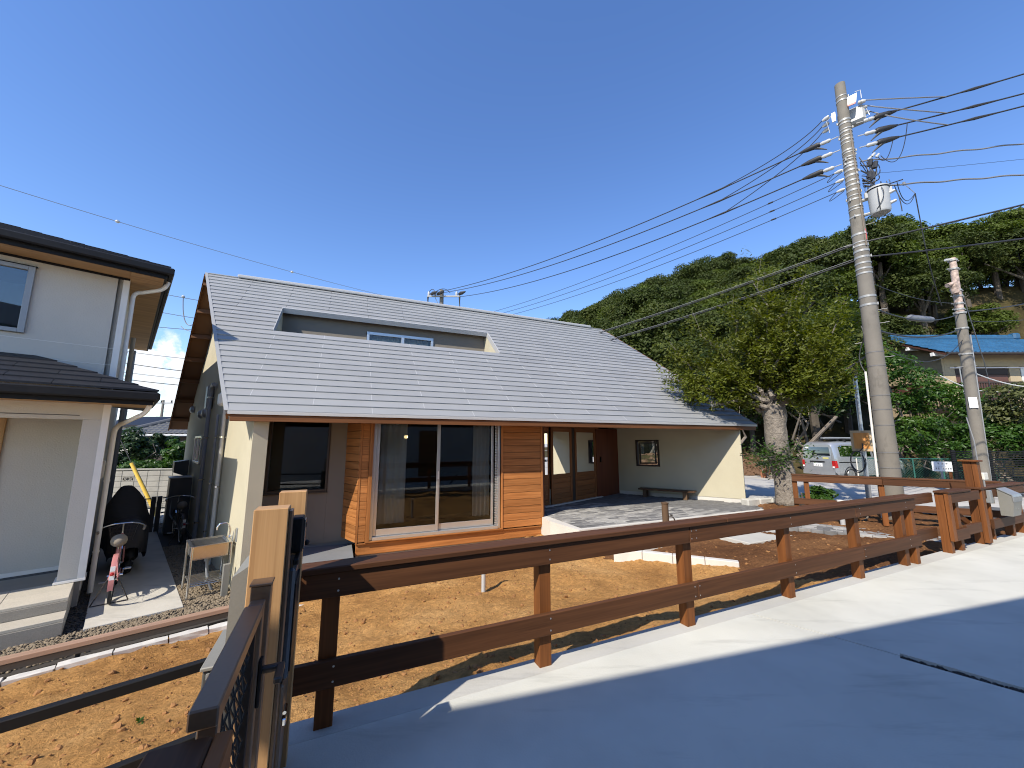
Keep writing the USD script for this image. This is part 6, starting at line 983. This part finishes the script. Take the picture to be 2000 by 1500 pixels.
# small pole by the road with its cables
SP = np.array([14.45, 12.1, -.3]); ST = np.array([14.75, 12.1, 7.66]); sp_on = lambda z: SP + (ST - SP) * ((z + .3) / 7.96)
sp = Thing('small_utility_pole', 'slim concrete pole with a rusty flaking top and white notice, right of the big pole', 'utility pole', SP); sp.part('shaft', MB().tube([sp_on(z) for z in (-.3, 2, 4, 5.75)], [.165, .150, .135, .122], 18), 'pole_concrete', smooth=50); sp.part('rusty_top', MB().tube([sp_on(5.751), sp_on(7.66)], [.105, .085], 14), 'rust_pole', smooth=50)
sp.part('notice', MB().box(Frame(sp_on(2.75) + np.array([-.115, -.115, 0]), 140), (-.09, .09), (-.012, .012), (-.12, .22), .004), 'plate_white'); 
for z in (7.55, 7.25, 6.5, 6.3, 6.05, 5.85, 5.72, 5.2, 4.35): sp.part('band', MB().tube([sp_on(z), sp_on(z) + Z * .05], .15 if z < 5.8 else .12, 14, cap=False).tube([sp_on(z) - [.22, 0, -.03], sp_on(z) + [.2, 0, .03]], .022, 6), 'band')
sp.part('insulator', MB().tube([sp_on(7.6) - [.25, 0, 0], sp_on(7.62)], [.04, .05], 8), 'insulator'); sp.part('lamp_arm', MB().tube([sp_on(6.4) - [.16, .1, 0], sp_on(6.75) - [.22, .1, 0], sp_on(6.72) - [.42, .1, .06]], [.10, .11, .07], 10), 'rust_pole', smooth=40); sp.part('conduit', MB().tube([sp_on(z) + [.14, -.08, 0] for z in (0, 2, 5)], .02, 6), 'pvc_grey'); sp.part('step_bolt', MB().cyl(sp_on(3.95) - [.35, 0, 0], sp_on(4.0) + [.3, 0, 0], .012, 6), 'band')
for z0, p, d, r, lb in ((5.75, (8.4, 8.9, 4.95), .35, .016, 'upper cable between the big pole and the small pole'), (5.25, (8.4, 8.9, 4.35), .30, .022, 'bundle of cables between the big pole and the small pole'), (4.9, (8.4, 8.9, 4.2), .75, .010, 'sagging thin cable between the big pole and the small pole'), (6.1, (8.4, 8.9, 5.6), .2, .008, 'thin wire nearest the top between the big pole and the small pole')): wire('cable', lb, sag(p, sp_on(z0), d), r)
for z0, e, d, r, lb in ((5.8, (24, 14.5, 8.2), .3, .022, 'thick cable leaving the small pole to the right, just under its rusty top'), (5.5, (24, 14.8, 7.2), .3, .010, 'thin cable leaving the small pole to the right below the thick one'), (3.85, (22, 15, 3.9), .35, .018, 'white cable from the small pole to the right in front of the blue-roofed house'), (3.4, (27, 19, 5.4), 1.0, .022, 'white sagging cable before the brown shutters of the blue-roofed house')): wire('cable', lb, sag(np.array([18.1, 16.0, 4.35]) if z0 == 3.4 else sp_on(z0), e, d), r, 'pvc_white' if z0 < 4 else 'cable')
wire('stay_wire', 'steel stay wire slanting down to the right from the top of the small pole', [sp_on(7.4), sp_on(7.4) + [4.2, 3.0, -2.7], sp_on(7.4) + [9.4, 7, -5.6]], .012, 'cable_grey')
ph = Thing('junction_box', 'long grey splice box hanging on the cable left of the small pole', 'splice box', (12.4, 11.2, 4.9)); ph.part('case', MB().tube([(11.6, 10.85, 5.20), (11.75, 10.92, 5.21), (12.95, 11.45, 5.32), (13.1, 11.55, 5.33)], [.03, .09, .09, .03], 10), 'cable_grey', smooth=40)
# wires seen in the gap on the left, and the farthest pole
for k, (z0, z1) in enumerate(((8.9, 8.15), (8.0, 7.1), (7.2, 6.55), (6.65, 6.02))): wire('lane_cable', ('topmost', 'second', 'third', 'lowest')[k] + ' of the four dark cables in the gap between the two houses', sag((-33, 30, z0 + .15), (-24, 30, z1 - .2), .1), .034 if k in (1, 3) else .022)
for k, (p, q) in enumerate((((-13.5, 12, 6.85), (-9.6, 12, 6.05)), ((-13.5, 12, 6.2), (-9.6, 12, 5.45)), ((-13.5, 12, 5.5), (-9.3, 12, 5.1)))): wire('drop_cable', ('upper', 'middle', 'lower')[k] + ' thin service wire reaching the rear verge of the grey roof', sag(p, q, .05), .009, 'cable')
hp = np.array([-10.75, 12, 6.28]); t = Thing('service_drop', 'twisted service drop with an insulator hanging by the rear verge of the grey roof', 'wire', hp - Z); t.part('wire', MB().tube(arc(hp, hp + [.1, 0, -1.4], hp + [.62, 0, -.78], 14), .014, 6).tube(arc(hp + [.05, 0, -1.0], hp + [.4, 0, -1.35], hp + [1.0, 0, -.95], 12), .010, 6), 'cable_grey'); t.part('insulator', MB().tube([hp + [.6, 0, -.8], hp + [.62, 0, -.62]], [.05, .035], 10).ball(hp, .05, 1), 'insulator')
QP = np.array([-54.7, 60, -1]); t = Thing('farthest_utility_pole', 'farthest utility pole with a crossarm above the grey tiled roof on the left', 'utility pole', QP); t.part('shaft', MB().tube([QP, QP + Z * 9.0], [.25, .16], 10), 'pole_concrete'); t.part('crossarm', MB().box(W, (-56.3, -53.2), (59.8, 60), (7.45, 7.6)), 'cable_grey'); [t.part('insulator', MB().tube([(x, 59.9, 7.6), (x, 59.9, 7.95)], [.1, .1], 8), 'sleeve') for x in (-56.1, -54.9, -53.3)]; t.part('lower_arm', MB().box(W, (-55.4, -54.1), (59.8, 60), (5.3, 5.42)).box(W, (-55.4, -54.1), (59.8, 60), (4.7, 4.82)), 'cable_grey')
for k, z in enumerate((7.8, 6.6, 5.4, 4.8, 4.2)): wire('distant_cable', ('highest', 'second', 'third', 'fourth', 'lowest')[k] + ' of the faint distant cables at the farthest pole', sag((-75, 59, z + .6 - .2 * k), (-44, 61, z - .3 + .15 * k), .5), .022, 'cable_grey')
# galvanised pole with the wooden board
gpz = Thing('galvanised_pole', 'galvanised steel pole with an old wooden board and a coil of cable, before the van', 'pole', (10.8, 12.0, -.2)); g0, g1 = np.array([10.80, 12, -.25]), np.array([10.86, 12, 3.62]); gz = lambda z: g0 + (g1 - g0) * ((z + .25) / 3.87)
gpz.part('pole', MB().tube([g0, gz(1.6)], .065, 16).tube([gz(1.601), g1], .056, 16), 'galvanised', smooth=50); gpz.part('base_band', MB().tube([gz(-.2), gz(.42)], .069, 16), 'cable_grey'); gpz.part('top_cap', MB().tube([g1, g1 + Z * .25], .06, 14), 'black_metal')
BDF = Frame(gz(1.6) + np.array([-.07, -.07, 0]), 135); bd = gpz.part('board', MB().box(BDF, (-.26, .26), (-.02, .02), (-.30, .33), .004, grain=2), 'ply_grey', label='square board with an orange weathered middle'); gpz.part('inner_board', MB().box(BDF, (-.19, .17), (-.026, -.0205), (-.22, .26), .004, grain=2), 'board_orange', parent=bd)
gpz.part('cable_coil', MB().tube(np.vstack([[BDF(.0, -.05, -.06), BDF(.0, -.07, -.2)], [BDF(-.16 + .16 * math.cos(a), -.08, -.62 + .32 * math.sin(a)) for a in np.linspace(1.2, 7.0, 26)]]), .017, 6).tube([BDF(-.14 + .17 * math.cos(a), -.07, -.6 + .30 * math.sin(a)) for a in np.linspace(.9, 6.6, 26)], .015, 6), 'cable')

# ---------------------------------------------------------------- silver van
def van():
    base = np.array([15.10, 18.25, -.24]); B = Frame(base, 79); L_, Wd, Hh = 4.35, 1.69, 1.84     # a: forwards from the rear, b: to the left from the right-hand side
    t = Thing('silver_van', 'silver delivery van with roof pipes parked on the pale lot by the green fence', 'van', base)
    cs = Wd / 2
    top = lambda a: np.interp(a, [0, .05, .18, .5, 2.6, 3.15, 3.72, 4.2, 4.35], [1.70, 1.76, 1.81, 1.84, 1.83, 1.72, 1.10, .93, .78])
    bot = lambda a: np.interp(a, [0, .2, 4.0, 4.35], [.40, .25, .25, .38])
    wid = lambda a: np.interp(a, [0, .08, .3, 3.7, 4.15, 4.35], [.80, .825, .845, .845, .76, .58])
    def half(a, z):
        w, T_ = wid(a), top(a); zz = np.clip((z - .95) / (1.84 - .95), 0, 1); s = w - .15 * zz ** 1.3; d = T_ - z
        if d < .16: s -= .17 * (1 - np.sqrt(max(0, 1 - (1 - d / .16) ** 2)))
        if z < .45: s -= .05 * ((.45 - z) / .2) ** 2
        return max(s, .05)
    def surf(a, z, side, o=0.0): return B(a, cs + side * (half(a, z) + o), z)
    rings = []
    for a in [0, .03, .09, .18, .35, .6, 1.0, 1.5, 2.0, 2.5, 2.8, 3.1, 3.35, 3.6, 3.75, 3.95, 4.15, 4.28, 4.35]:
        T_, b0 = top(a), bot(a); zs = np.r_[np.linspace(b0, T_ - .16, 12), T_ - .16 * (1 - np.sin(np.linspace(.25, 1, 5) * math.pi / 2))]; ring = [surf(a, z, -1) for z in zs] + [surf(a, z, 1) for z in zs[::-1]]; rings.append(ring)
    t.part('body', MB().loft(rings), 'van_silver', smooth=35)
    def patch(poly, side, o, n=10):
        """A panel on the flank following the body; poly in (a, z)."""
        P = Polygon(poly); a0, z0, a1, z1 = P.bounds; m = MB(); A = np.linspace(a0, a1, n); top_, bot_ = [], []
        for a in A:
            c = P.intersection(LineString([(a, z0 - 1), (a, z1 + 1)])); ys = [q[1] for q in c.coords] if not c.is_empty else [z0, z0]; bot_.append(min(ys)); top_.append(max(ys))
        rows = [[surf(a, b + (t_ - b) * k, side, o) for k in np.linspace(0, 1, 5)] for a, b, t_ in zip(A, bot_, top_)]; return m.loft(rows, closed=False, cap=False)
    t.part('side_window', patch([(.32, 1.13), (1.52, 1.12), (1.52, 1.62), (.42, 1.64), (.32, 1.58)], -1, .004), 'car_glass', smooth=True); t.part('side_window', patch([(1.60, 1.12), (2.12, 1.12), (2.12, 1.62), (1.60, 1.62)], -1, .004), 'car_glass', smooth=True); t.part('side_window', patch([(2.25, 1.06), (2.6, .98), (3.20, .98), (3.35, 1.03), (2.95, 1.50), (2.5, 1.62), (2.25, 1.63)], -1, .004), 'car_glass', smooth=True)
    t.part('slide_rail', patch([(.20, .84), (1.30, .84), (1.30, .885), (.20, .885)], -1, .006, 4), 'van_black'); t.part('door_handle', MB().box(B, (2.28, 2.50), (-.03, .03), (.84, .91), .015), 'van_black'); t.part('sill_trim', patch([(.2, .28), (4.0, .28), (4.0, .36), (.2, .36)], -1, .004, 6), 'pvc_grey')
    for a in (1.55, 2.17, 3.42): t.part('door_seam', patch([(a, .38), (a + .012, .38), (a + .012, 1.68 if a < 3 else .95), (a, 1.68 if a < 3 else .95)], -1, .003, 2), 'van_black')
    # rear
    re = lambda b, z, o=0: B(-.006 - o + .06 * np.clip((z - .95) / .9, 0, 1) ** 2, b, z)
    def rear(b0, b1, z0, z1, m, name, o=.0, parent=None, inset=0): 
        rows = [[re(b0 + (b1 - b0) * k + (inset * (z - z0) / (z1 - z0)) * (1 - 2 * k), z, o) for k in np.linspace(0, 1, 5)] for z in np.linspace(z0, z1, 6)]; back = [[p + B.u * .03 for p in r] for r in rows]; return t.part(name, MB().loft(rows, closed=False, cap=False).loft(back, closed=False, cap=False), m, parent=parent, smooth=True)
    rear(.13, Wd - .13, .40, 1.68, 'van_silver', 'tailgate', .015, inset=.06); rear(.22, Wd - .22, 1.16, 1.60, 'car_glass', 'rear_window', .022, inset=.05); rear(.50, 1.25, .84, .90, 'van_black', 'tailgate_handle', .03); rear(.62, 1.07, .64, .80, 'plate_white', 'number_plate', .03); rear(.05, Wd - .05, .26, .45, 'van_silver', 'rear_bumper', .05)
    for k, c in enumerate('4521'): T = meshkit.text_mesh(c, .065, .002); V = np.array(T.vertices); t.part('plate_digit', (re(1.03 - .0, .665, .034) - B.v * V[:, :1] - B.v * (.09 * k) + Z * V[:, 1:2] - B.u * V[:, 2:3], np.array(T.faces)), 'ink')
    rear(.30, .58, 1.02, 1.08, 'ink_yellow', 'yellow_sticker', .024); rear(1.28, 1.44, 1.47, 1.56, 'plate_white', 'window_sticker', .026); t.part('emblem', MB().lathe(re(.85, 1.03, .02), [(.0, .01), (.055, .008), (.06, 0)], 16, axis=-B.u), 'chrome'); t.part('wiper', MB().tube([re(.85, 1.15, .03), re(1.10, 1.12, .04), re(1.2, 1.05, .03)], .014, 6), 'van_black')
    rear(.73, .95, 1.66, 1.71, 'lamp_red', 'high_brake_lamp', .02)
    for b0, b1 in ((.03, .16), (Wd - .16, Wd - .03)):
        lmp = rear(b0, b1, .60, .93, 'lamp_red', 'tail_lamp', .024); rear(b0 + .015, b1 - .015, .60, .68, 'plate_white', 'reversing_lamp', .03, parent=lmp)
    t.part('tail_lamp', patch([(.0, .60), (.14, .62), (.12, .93), (.0, .93)], -1, .008, 4), 'lamp_red')
    # writing on the door: two rows of small dark strokes
    m = MB()
    for i in range(5):
        for (x0, z0, x1, z1) in ((0, .5, 1, .5), (.5, 0, .5, 1), (0, 1, 1, 1), (.1, 0, .9, 0), (.15, .2, .15, .8)): a0, a1 = 2.78 + i * .115 + x0 * .085, 2.78 + i * .115 + x1 * .085; m.tube([surf(a0, .66 + z0 * .07, -1, .004), surf(a1, .66 + z1 * .07, -1, .004)], .005, 4)
        m.tube([surf(2.82 + i * .09, .585, -1, .004), surf(2.86 + i * .09, .585, -1, .004)], .006, 4)
    t.part('door_lettering', m, 'ink')
    for a in (.80, 3.55):
        for b, s in ((.10, -1), (Wd - .10, 1)):
            c = B(a, b, .30); w = t.part('wheel', MB().tube([c + B.v * s * .10 - B.v * s * .0, c - B.v * s * .10], .295, 26), 'rubber', smooth=40); t.part('rim', MB().lathe(c + B.v * s * .101, [(.0, .01), (.06, .012), (.17, .002), (.20, .012), (.21, .0)], 24, axis=B.v * s), 'rim', parent=w, smooth=40)
            if s < 0: t.part('wheel_arch', MB().tube([c + B.v * s * .085 + .345 * (math.cos(q) * B.u + math.sin(q) * Z) for q in np.linspace(-.05, math.pi + .05, 18)], .03, 6), 'van_black')
    for b in (.25, Wd - .25): t.part('roof_foot', MB().box(B, (.9, .98), (b - .05, b + .05), (1.78, 1.93), .01).box(B, (2.0, 2.08), (b - .05, b + .05), (1.78, 1.93), .01), 'van_black')
    t.part('roof_bar', MB().box(B, (.91, .97), (.15, Wd - .15), (1.93, 1.96), .008), 'van_black'); t.part('roof_bar', MB().box(B, (2.01, 2.07), (.15, Wd - .15), (1.93, 1.96), .008), 'van_black')
    for b, r in ((.32, .035), (.48, .05), (.62, .03)): t.part('roof_pipe', MB().cyl(B(.05, b, 2.0), B(2.7, b, 2.0), r, 12), 'alum_grey', smooth=40)
    t.part('door_mirror', MB().box(B, (3.15, 3.27), (-.20, -.02), (1.0, 1.18), .03), 'van_silver')
van()
# ---------------------------------------------------------------- fences, sign and pots across the lot
GF = Frame((15.5, 17.6, 0), 103); gl = 6.3
gf = Thing('green_mesh_fence', 'green chain-link fence beyond the parking lot beside the van', 'fence', GF(3, 0, -.25))
for a in np.arange(0, gl, 1.05): gf.part('post', MB().cyl(GF(a, 0, -.3), GF(a, 0, .86), .025, 10), 'pvc_cream' if a < 1 else 'mesh_green')
gf.part('top_rail', MB().cyl(GF(-.1, 0, .85), GF(gl, 0, .85), .022, 8), 'mesh_green'); m = MB()
for a in np.arange(-1.0, gl, .10): m.cyl(GF(max(a, 0), .0, -.15 + max(-a, 0)), GF(min(a + 1.0, gl), 0, .85 - max(a + 1 - gl, 0)), .0035, 3); m.cyl(GF(min(a + 1.0, gl), .004, -.15 + max(a + 1 - gl, 0)), GF(max(a, 0), .004, .85 - max(-a, 0)), .0035, 3)
gf.part('wire_mesh', m, 'mesh_green')
SG = Frame((17.15, 15.6, 0), 128); sg = Thing('lot_sign', 'small white notice board with rows of dark writing before the green mesh fence', 'sign', SG(.2, 0, -.25)); sg.part('board', MB().box(SG, (-.30, .30), (-.01, .01), (.42, .80), .003), 'plate_white'); sg.part('post', MB().cyl(SG(-.05, .03, -.3), SG(-.05, .03, .6), .03, 8), 'pvc_grey'); sg.part('brown_post', MB().box(SG, (.14, .23), (.03, .1), (-.3, .42), .004, grain=2), 'post_wood'); m = MB(); rng = np.random.default_rng(17)
for r_, (z, h, n_) in enumerate(((.70, .05, 3), (.61, .025, 12), (.50, .055, 7))):
    for k in range(n_):
        x0 = -.22 + .46 * (k + .15) / n_ if r_ else -.14 + k * .11
        if r_ == 2 and k == 2: continue
        w_ = .46 / n_ * .7 if r_ else .06
        for q in range(3 if h > .03 else 1): zz = z + h * q / 2.2; m.box(SG, (x0, x0 + w_ * rng.uniform(.6, 1)), (-.0135, -.0105), (zz, zz + .009)); m.box(SG, (x0 + w_ * .4, x0 + w_ * .4 + .009), (-.0142, -.0137), (z, z + h)) if q == 0 and h > .03 else None
sg.part('lettering', m, 'ink', kind='stuff')
BS = Frame((15.2, 13.55, 0), 97); bs = Thing('dark_slat_fence', 'black horizontal slat fence at the right edge beyond the road', 'fence', BS(2, 0, -.3))
for a in (.1, 1.18, 2.3, 3.5, 4.7): bs.part('post', MB().box(BS, (a - .05, a + .05), (-.04, .04), (-.6, 1.30), .004, grain=2), 'black_metal')
for z in np.arange(-.42, 1.28, .075): bs.part('slat', MB().box(BS, (.0, 5.4), (-.065, -.042), (z, z + .038), .003), 'black_metal')
bs.part('backing', MB().box(BS, (0, 5.4), (.35, .37), (-.6, 1.15)), 'alum_grey') if False else None
for k, (x, y, r, h) in enumerate(((13.35, 20.0, .16, .42), (13.05, 20.35, .2, .35))): single('terracotta_pot', MB().lathe((x, y, -.26), [(0, 0), (r * .75, 0), (r, h), (r * 1.12, h), (r * 1.12, h + .05), (r * .9, h + .05), (r * .85, h - .03), (0, h - .03)], 18), 'terracotta', ('taller clay pot beside the left rear wheel of the van', 'wider clay pot under the small bush left of the van')[k], 'pot', smooth=40)
# ---------------------------------------------------------------- house with blue tiles
bh = Thing('blue_roof_house', 'beige house on the hill foot with a blue tiled roof and brown balcony rail', 'house', (30, 25, 2.5)); x0, yE, yR, zE, zR = 27.75, 24.0, 27.75, 7.22, 9.05
pts = [(28.5, 25.0, 2.4), (28.5, 30.5, 2.4), (28.5, 30.5, 7.6), (28.5, yR, 8.85), (28.5, 25.0, 7.5)]; bh.part('gable_wall', MB().prism(pts, (.15, 0, 0)), 'wall_ochre'); bh.part('front_wall', MB().box(W, (28.66, 29.3), (25.0, 25.12), (2.4, 7.6)).box(W, (29.3, 45), (25.0, 25.12), (6.5, 7.6)).box(W, (32.9, 33.6), (25.0, 25.12), (2.4, 6.5)), 'wall_ochre'); bh.part('shutter', MB().box(W, (29.301, 32.8), (25.04, 25.1), (3.9, 6.45), .004), 'shutter_brown'); bh.part('shutter_head', MB().box(W, (29.301, 32.8), (24.98, 25.039), (5.95, 6.48), .004), 'dark_wood'); bh.part('window', MB().box(W, (33.7, 36), (25.02, 25.08), (4.0, 6.4), .004), 'pvc_white'); bh.part('side_window', MB().box(W, (28.44, 28.499), (26.0, 28.6), (4.3, 5.55), .01), 'shutter_brown'); bh.part('window_head', MB().box(W, (28.36, 28.499), (25.9, 28.7), (5.56, 5.68), .01), 'dark_wood')
sl = (zR - zE) / (yR - yE); bh.part('roof_base', MB().add(*hexa([(x0, yE, zE), (46, yE, zE), (46, yR, zR), (x0, yR, zR)], [(x0, yE, zE - .16), (46, yE, zE - .16), (46, yR, zR - .16), (x0, yR, zR - .16)])).add(*hexa([(x0, yR, zR), (46, yR, zR), (46, 31.5, zE), (x0, 31.5, zE)], [(x0, yR, zR - .16), (46, yR, zR - .16), (46, 31.5, zE - .16), (x0, 31.5, zE - .16)])), 'shutter_brown')
nx, ny = 34, 8; ty = (yR - yE) / ny; n_t = 0; spare = MB()
def tile(m, x, w, y, z):
    q = np.linspace(0, 1, 6); prof = .055 * np.sin(q * math.pi) ** 1.2; r0 = [[x + w * k, y - .02, z + .07 + p] for k, p in zip(q, prof)]; r1 = [[x + w * k, y + ty, z + ty * sl + .03 + p] for k, p in zip(q, prof)]; r2 = [[x + w * k, y - .02, z + .01 + p] for k, p in zip(q, prof)]; return m.loft([r1, r0, r2], closed=False, cap=False)
for j in range(ny):
    for i in range(nx + 20):
        if i < nx: bh.part('roof_tile', tile(MB(), x0 - .05 + i * .30, .295, yE + j * ty, zE + j * ty * sl), 'blue_tile')
        else: tile(spare, x0 - .05 + i * .30, .295, yE + j * ty, zE + j * ty * sl)
bh.part('roof_tiles', spare, 'blue_tile', kind='stuff')
rc = bh.part('ridge', MB().box(W, (x0 - .1, 37.3), (yR - .16, yR + .16), (zR + .02, zR + .26), .05), 'blue_tile'); 
for x in np.arange(x0 - .12, 37.3, .38): bh.part('ridge_tile', MB().tube([(x, yR, zR + .27), (x + .36, yR, zR + .27)], .12, 10), 'blue_tile', parent=rc, smooth=40)
bh.part('ridge_end', MB().box(W, (37.1, 37.6), (yR - .25, yR + .25), (zR, zR + .5), .1), 'blue_tile', parent=rc)
for y in (24.7, 26.2): bh.part('purlin_end', MB().box(W, (x0 - .02, 28.5), (y, y + .22), (zE + (y - yE) * sl - .40, zE + (y - yE) * sl - .17), .01), 'plate_white')
bh.part('eave_gutter', MB().cyl((x0, yE - .06, zE - .06), (46, yE - .06, zE - .06), .07, 10), 'dark_bronze')
br_ = bh.part('balcony_floor', MB().box(W, (27.6, 45), (22.8, 25), (3.3, 3.55), .01), 'dark_wood'); bh.part('balcony_rail', MB().box(W, (27.6, 45), (22.8, 22.88), (5.05, 5.16), .006), 'dark_wood', parent=br_); bh.part('balcony_rail', MB().box(W, (27.6, 27.68), (22.89, 26.5), (5.05, 5.16), .006, grain=1), 'dark_wood', parent=br_)
for x in np.arange(27.7, 38, .155): bh.part('baluster', MB().box(W, (x, x + .05), (22.82, 22.86), (3.56, 5.049), .003, grain=2), 'dark_wood', parent=br_)
for y in np.arange(23.0, 26.4, .17): bh.part('baluster', MB().box(W, (27.62, 27.66), (y, y + .05), (3.4, 5.049), .003, grain=2), 'dark_wood', parent=br_)
bh.part('clothes_pole', MB().cyl((26.9, 23.2, 6.05), (32.6, 23.2, 6.1), .035, 8), 'alum'); bh.part('pole_stand', MB().cyl((27.5, 23.2, 3.5), (27.5, 23.2, 6.1), .03, 8), 'alum_grey')
for x in (29.2, 31, 33): bh.part('balcony_post', MB().box(W, (x, x + .12), (22.9, 23.0), (-.3, 3.299), .006, grain=2), 'dark_wood', parent=br_)
single('terrace', MB().prism([(26.6, 22.4, -.4), (48, 22.4, -.4), (48, 34, -.4), (26.6, 34, -.4)], (0, 0, 2.85)), 'forest_floor', kind='structure')
# ---------------------------------------------------------------- roofs seen through the gap on the left
def tile_roof(name, label, fr, a0, a1, depth, zE, zR, wall_m, z0=-.9, hip=0.0, step=.30):
    t = Thing(name, label, 'house', fr((a0 + a1) / 2, depth, z0)); sl_ = (zR - zE) / depth; m = MB(); t.part('wall', MB().box(fr, (a0 + .5, a1 - .5), (.7, depth * 2 - .7), (z0, zE - .02)), wall_m)
    P = [fr(a0, 0, zE), fr(a1, 0, zE), fr(a1 - hip, depth, zR), fr(a0 + hip, depth, zR)]; t.part('roof_base', MB().add(*hexa(P, [p - Z * .15 for p in P])).add(*hexa([fr(a0 + hip, depth, zR), fr(a1 - hip, depth, zR), fr(a1, 2 * depth, zE), fr(a0, 2 * depth, zE)], [fr(a0 + hip, depth, zR - .15), fr(a1 - hip, depth, zR - .15), fr(a1, 2 * depth, zE - .15), fr(a0, 2 * depth, zE - .15)])), 'grey_tile'); ny_ = int(depth / step)
    for j in range(ny_):
        y0, y1 = depth * j / ny_, depth * (j + 1) / ny_; h0, h1 = hip * j / ny_, hip * (j + 1) / ny_; zl, zh = zE + y0 * sl_, zE + y1 * sl_; xs = np.arange(a0 + h0, a1 - h0 - step * .5, step)
        for x in xs:
            q = np.linspace(0, 1, 5); pr = .06 * np.sin(q * math.pi); m.loft([[fr(x + step * .97 * k, y1, zh + .02 + p) for k, p in zip(q, pr)], [fr(x + step * .97 * k, y0 - .02, zl + .07 + p) for k, p in zip(q, pr)], [fr(x + step * .97 * k, y0 - .02, zl + p) for k, p in zip(q, pr)]], closed=False, cap=False)
    t.part('roof_tiles', m, 'grey_tile', kind='stuff'); rg = t.part('ridge', MB().box(fr, (a0 + hip - .1, a1 - hip + .1), (depth - .15, depth + .15), (zR, zR + .3), .06), 'grey_tile'); t.part('fascia', MB().box(fr, (a0, a1), (-.06, -.01), (zE - .10, zE - .03), .01), 'plate_white')
    for sgn, ax in ((1, a0), (-1, a1)):
        if hip: t.part('hip_ridge', MB().tube([fr(ax, 0, zE + .12), fr(ax + sgn * hip, depth, zR + .15)], .13, 8), 'grey_tile', parent=rg)
    return t
TR = Frame((-23.9, 23.6, 0), 82); t = tile_roof('grey_tiled_house', 'old house with grey pantile roofs seen through the gap behind the bushes', TR, 0, 11, 4.2, 2.05, 4.0, 'dark_wood', hip=3.6)
LT = Frame((-21.6, 22.4, 0), 82); m = MB(); P = [LT(0, 0, .95), LT(7, 0, .95), LT(7, 1.6, 1.55), LT(0, 1.6, 1.55)]; lo = t.part('lower_roof', MB().add(*hexa(P, [p - Z * .1 for p in P])), 'grey_tile'); t.part('lower_fascia', MB().box(LT, (-.1, 7), (-.05, -.005), (.83, .93), .01), 'plate_white', parent=lo)
for j in range(5):
    for x in np.arange(0, 6.9, .3):
        q = np.linspace(0, 1, 5); pr = .06 * np.sin(q * math.pi); y0, y1 = j * .32, j * .32 + .32; m.loft([[LT(x + .29 * k, y1, .97 + y1 * .375 + p) for k, p in zip(q, pr)], [LT(x + .29 * k, y0 - .02, 1.02 + y0 * .375 + p) for k, p in zip(q, pr)]], closed=False, cap=False)
t.part('lower_roof_tiles', m, 'grey_tile', parent=lo, kind='stuff'); t.part('porch_post', MB().box(LT, (1.6, 1.7), (.3, .4), (-.9, .9), .01, grain=2), 'post_wood'); t.part('awning', MB().box(LT, (.4, 5), (-.35, -.3), (.30, .38), .01), 'plate_white')
for x0_, y0_, w_, z0_, z1_, lb in ((-33.5, 30, 6.0, 2.9, 3.75, 'low dark-roofed house left of the farthest pole in the gap'), (-36, 36, 9.5, 3.1, 4.0, 'dark roof just left of the grey tiled roof in the gap')):
    fr = Frame((x0_, y0_, 0), 80); t = Thing('dark_roofed_house', lb, 'house', fr(w_ / 2, 3, -.9)); t.part('wall', MB().box(fr, (.4, w_ - .4), (.5, 6.5), (-.9, z0_)), 'white_siding'); t.part('roof', MB().add(*hexa([fr(0, 0, z0_), fr(w_, 0, z0_), fr(w_ - 2, 3.5, z1_), fr(2, 3.5, z1_)], [fr(0, 0, z0_ - .2), fr(w_, 0, z0_ - .2), fr(w_ - 2, 3.5, z1_ - .2), fr(2, 3.5, z1_ - .2)])).add(*hexa([fr(2, 3.5, z1_), fr(w_ - 2, 3.5, z1_), fr(w_, 7, z0_), fr(0, 7, z0_)], [fr(2, 3.5, z1_ - .2), fr(w_ - 2, 3.5, z1_ - .2), fr(w_, 7, z0_ - .2), fr(0, 7, z0_ - .2)])), 'dark_tile')
# ---------------------------------------------------------------- the house behind the camera: throws the long shadow on the driveway and stands in the window reflections
HB = Frame((-3.52, -2.04, 0), 73.5); hb = Thing('house_behind', 'white two-storey house behind the viewpoint, seen only as shadow and reflection', 'house', HB(8, -4, 0)); hb.part('roof', MB().add(*hexa([HB(-.5, 0, 5.2), HB(17, 0, 5.2), HB(17, -4.5, 6.9), HB(-.5, -4.5, 6.9)], [HB(-.5, 0, 5.02), HB(17, 0, 5.02), HB(17, -4.5, 6.7), HB(-.5, -4.5, 6.7)])).add(*hexa([HB(0, -4.5, 6.9), HB(17, -4.5, 6.9), HB(17, -9, 5.2), HB(0, -9, 5.2)], [HB(0, -4.5, 6.7), HB(17, -4.5, 6.7), HB(17, -9, 5.02), HB(0, -9, 5.02)])), 'dark_tile'); hb.part('wall', MB().box(HB, (.4, 16.6), (-8.6, -.55), (-.05, 5.05)), 'white_siding'); hw = hb.part('window', MB().box(HB, (5.0, 6.8), (-.56, -.50), (.9, 2.1), .01), 'alum'); hb.part('pane', MB().box(HB, (5.08, 6.72), (-.499, -.49), (.98, 2.02)), 'dark_gloss', parent=hw); hw = hb.part('window', MB().box(HB, (9.6, 11.2), (-.56, -.50), (3.2, 4.3), .01), 'alum'); hb.part('pane', MB().box(HB, (9.68, 11.12), (-.499, -.49), (3.28, 4.22)), 'dark_gloss', parent=hw); hb.part('front_door', MB().box(HB, (7.6, 8.5), (-.56, -.50), (0, 2.1), .01), 'door_wood'); hb.part('water_heater', MB().box(HB, (12.0, 12.4), (-.55, -.28), (1.2, 1.85), .02), 'pvc_white')
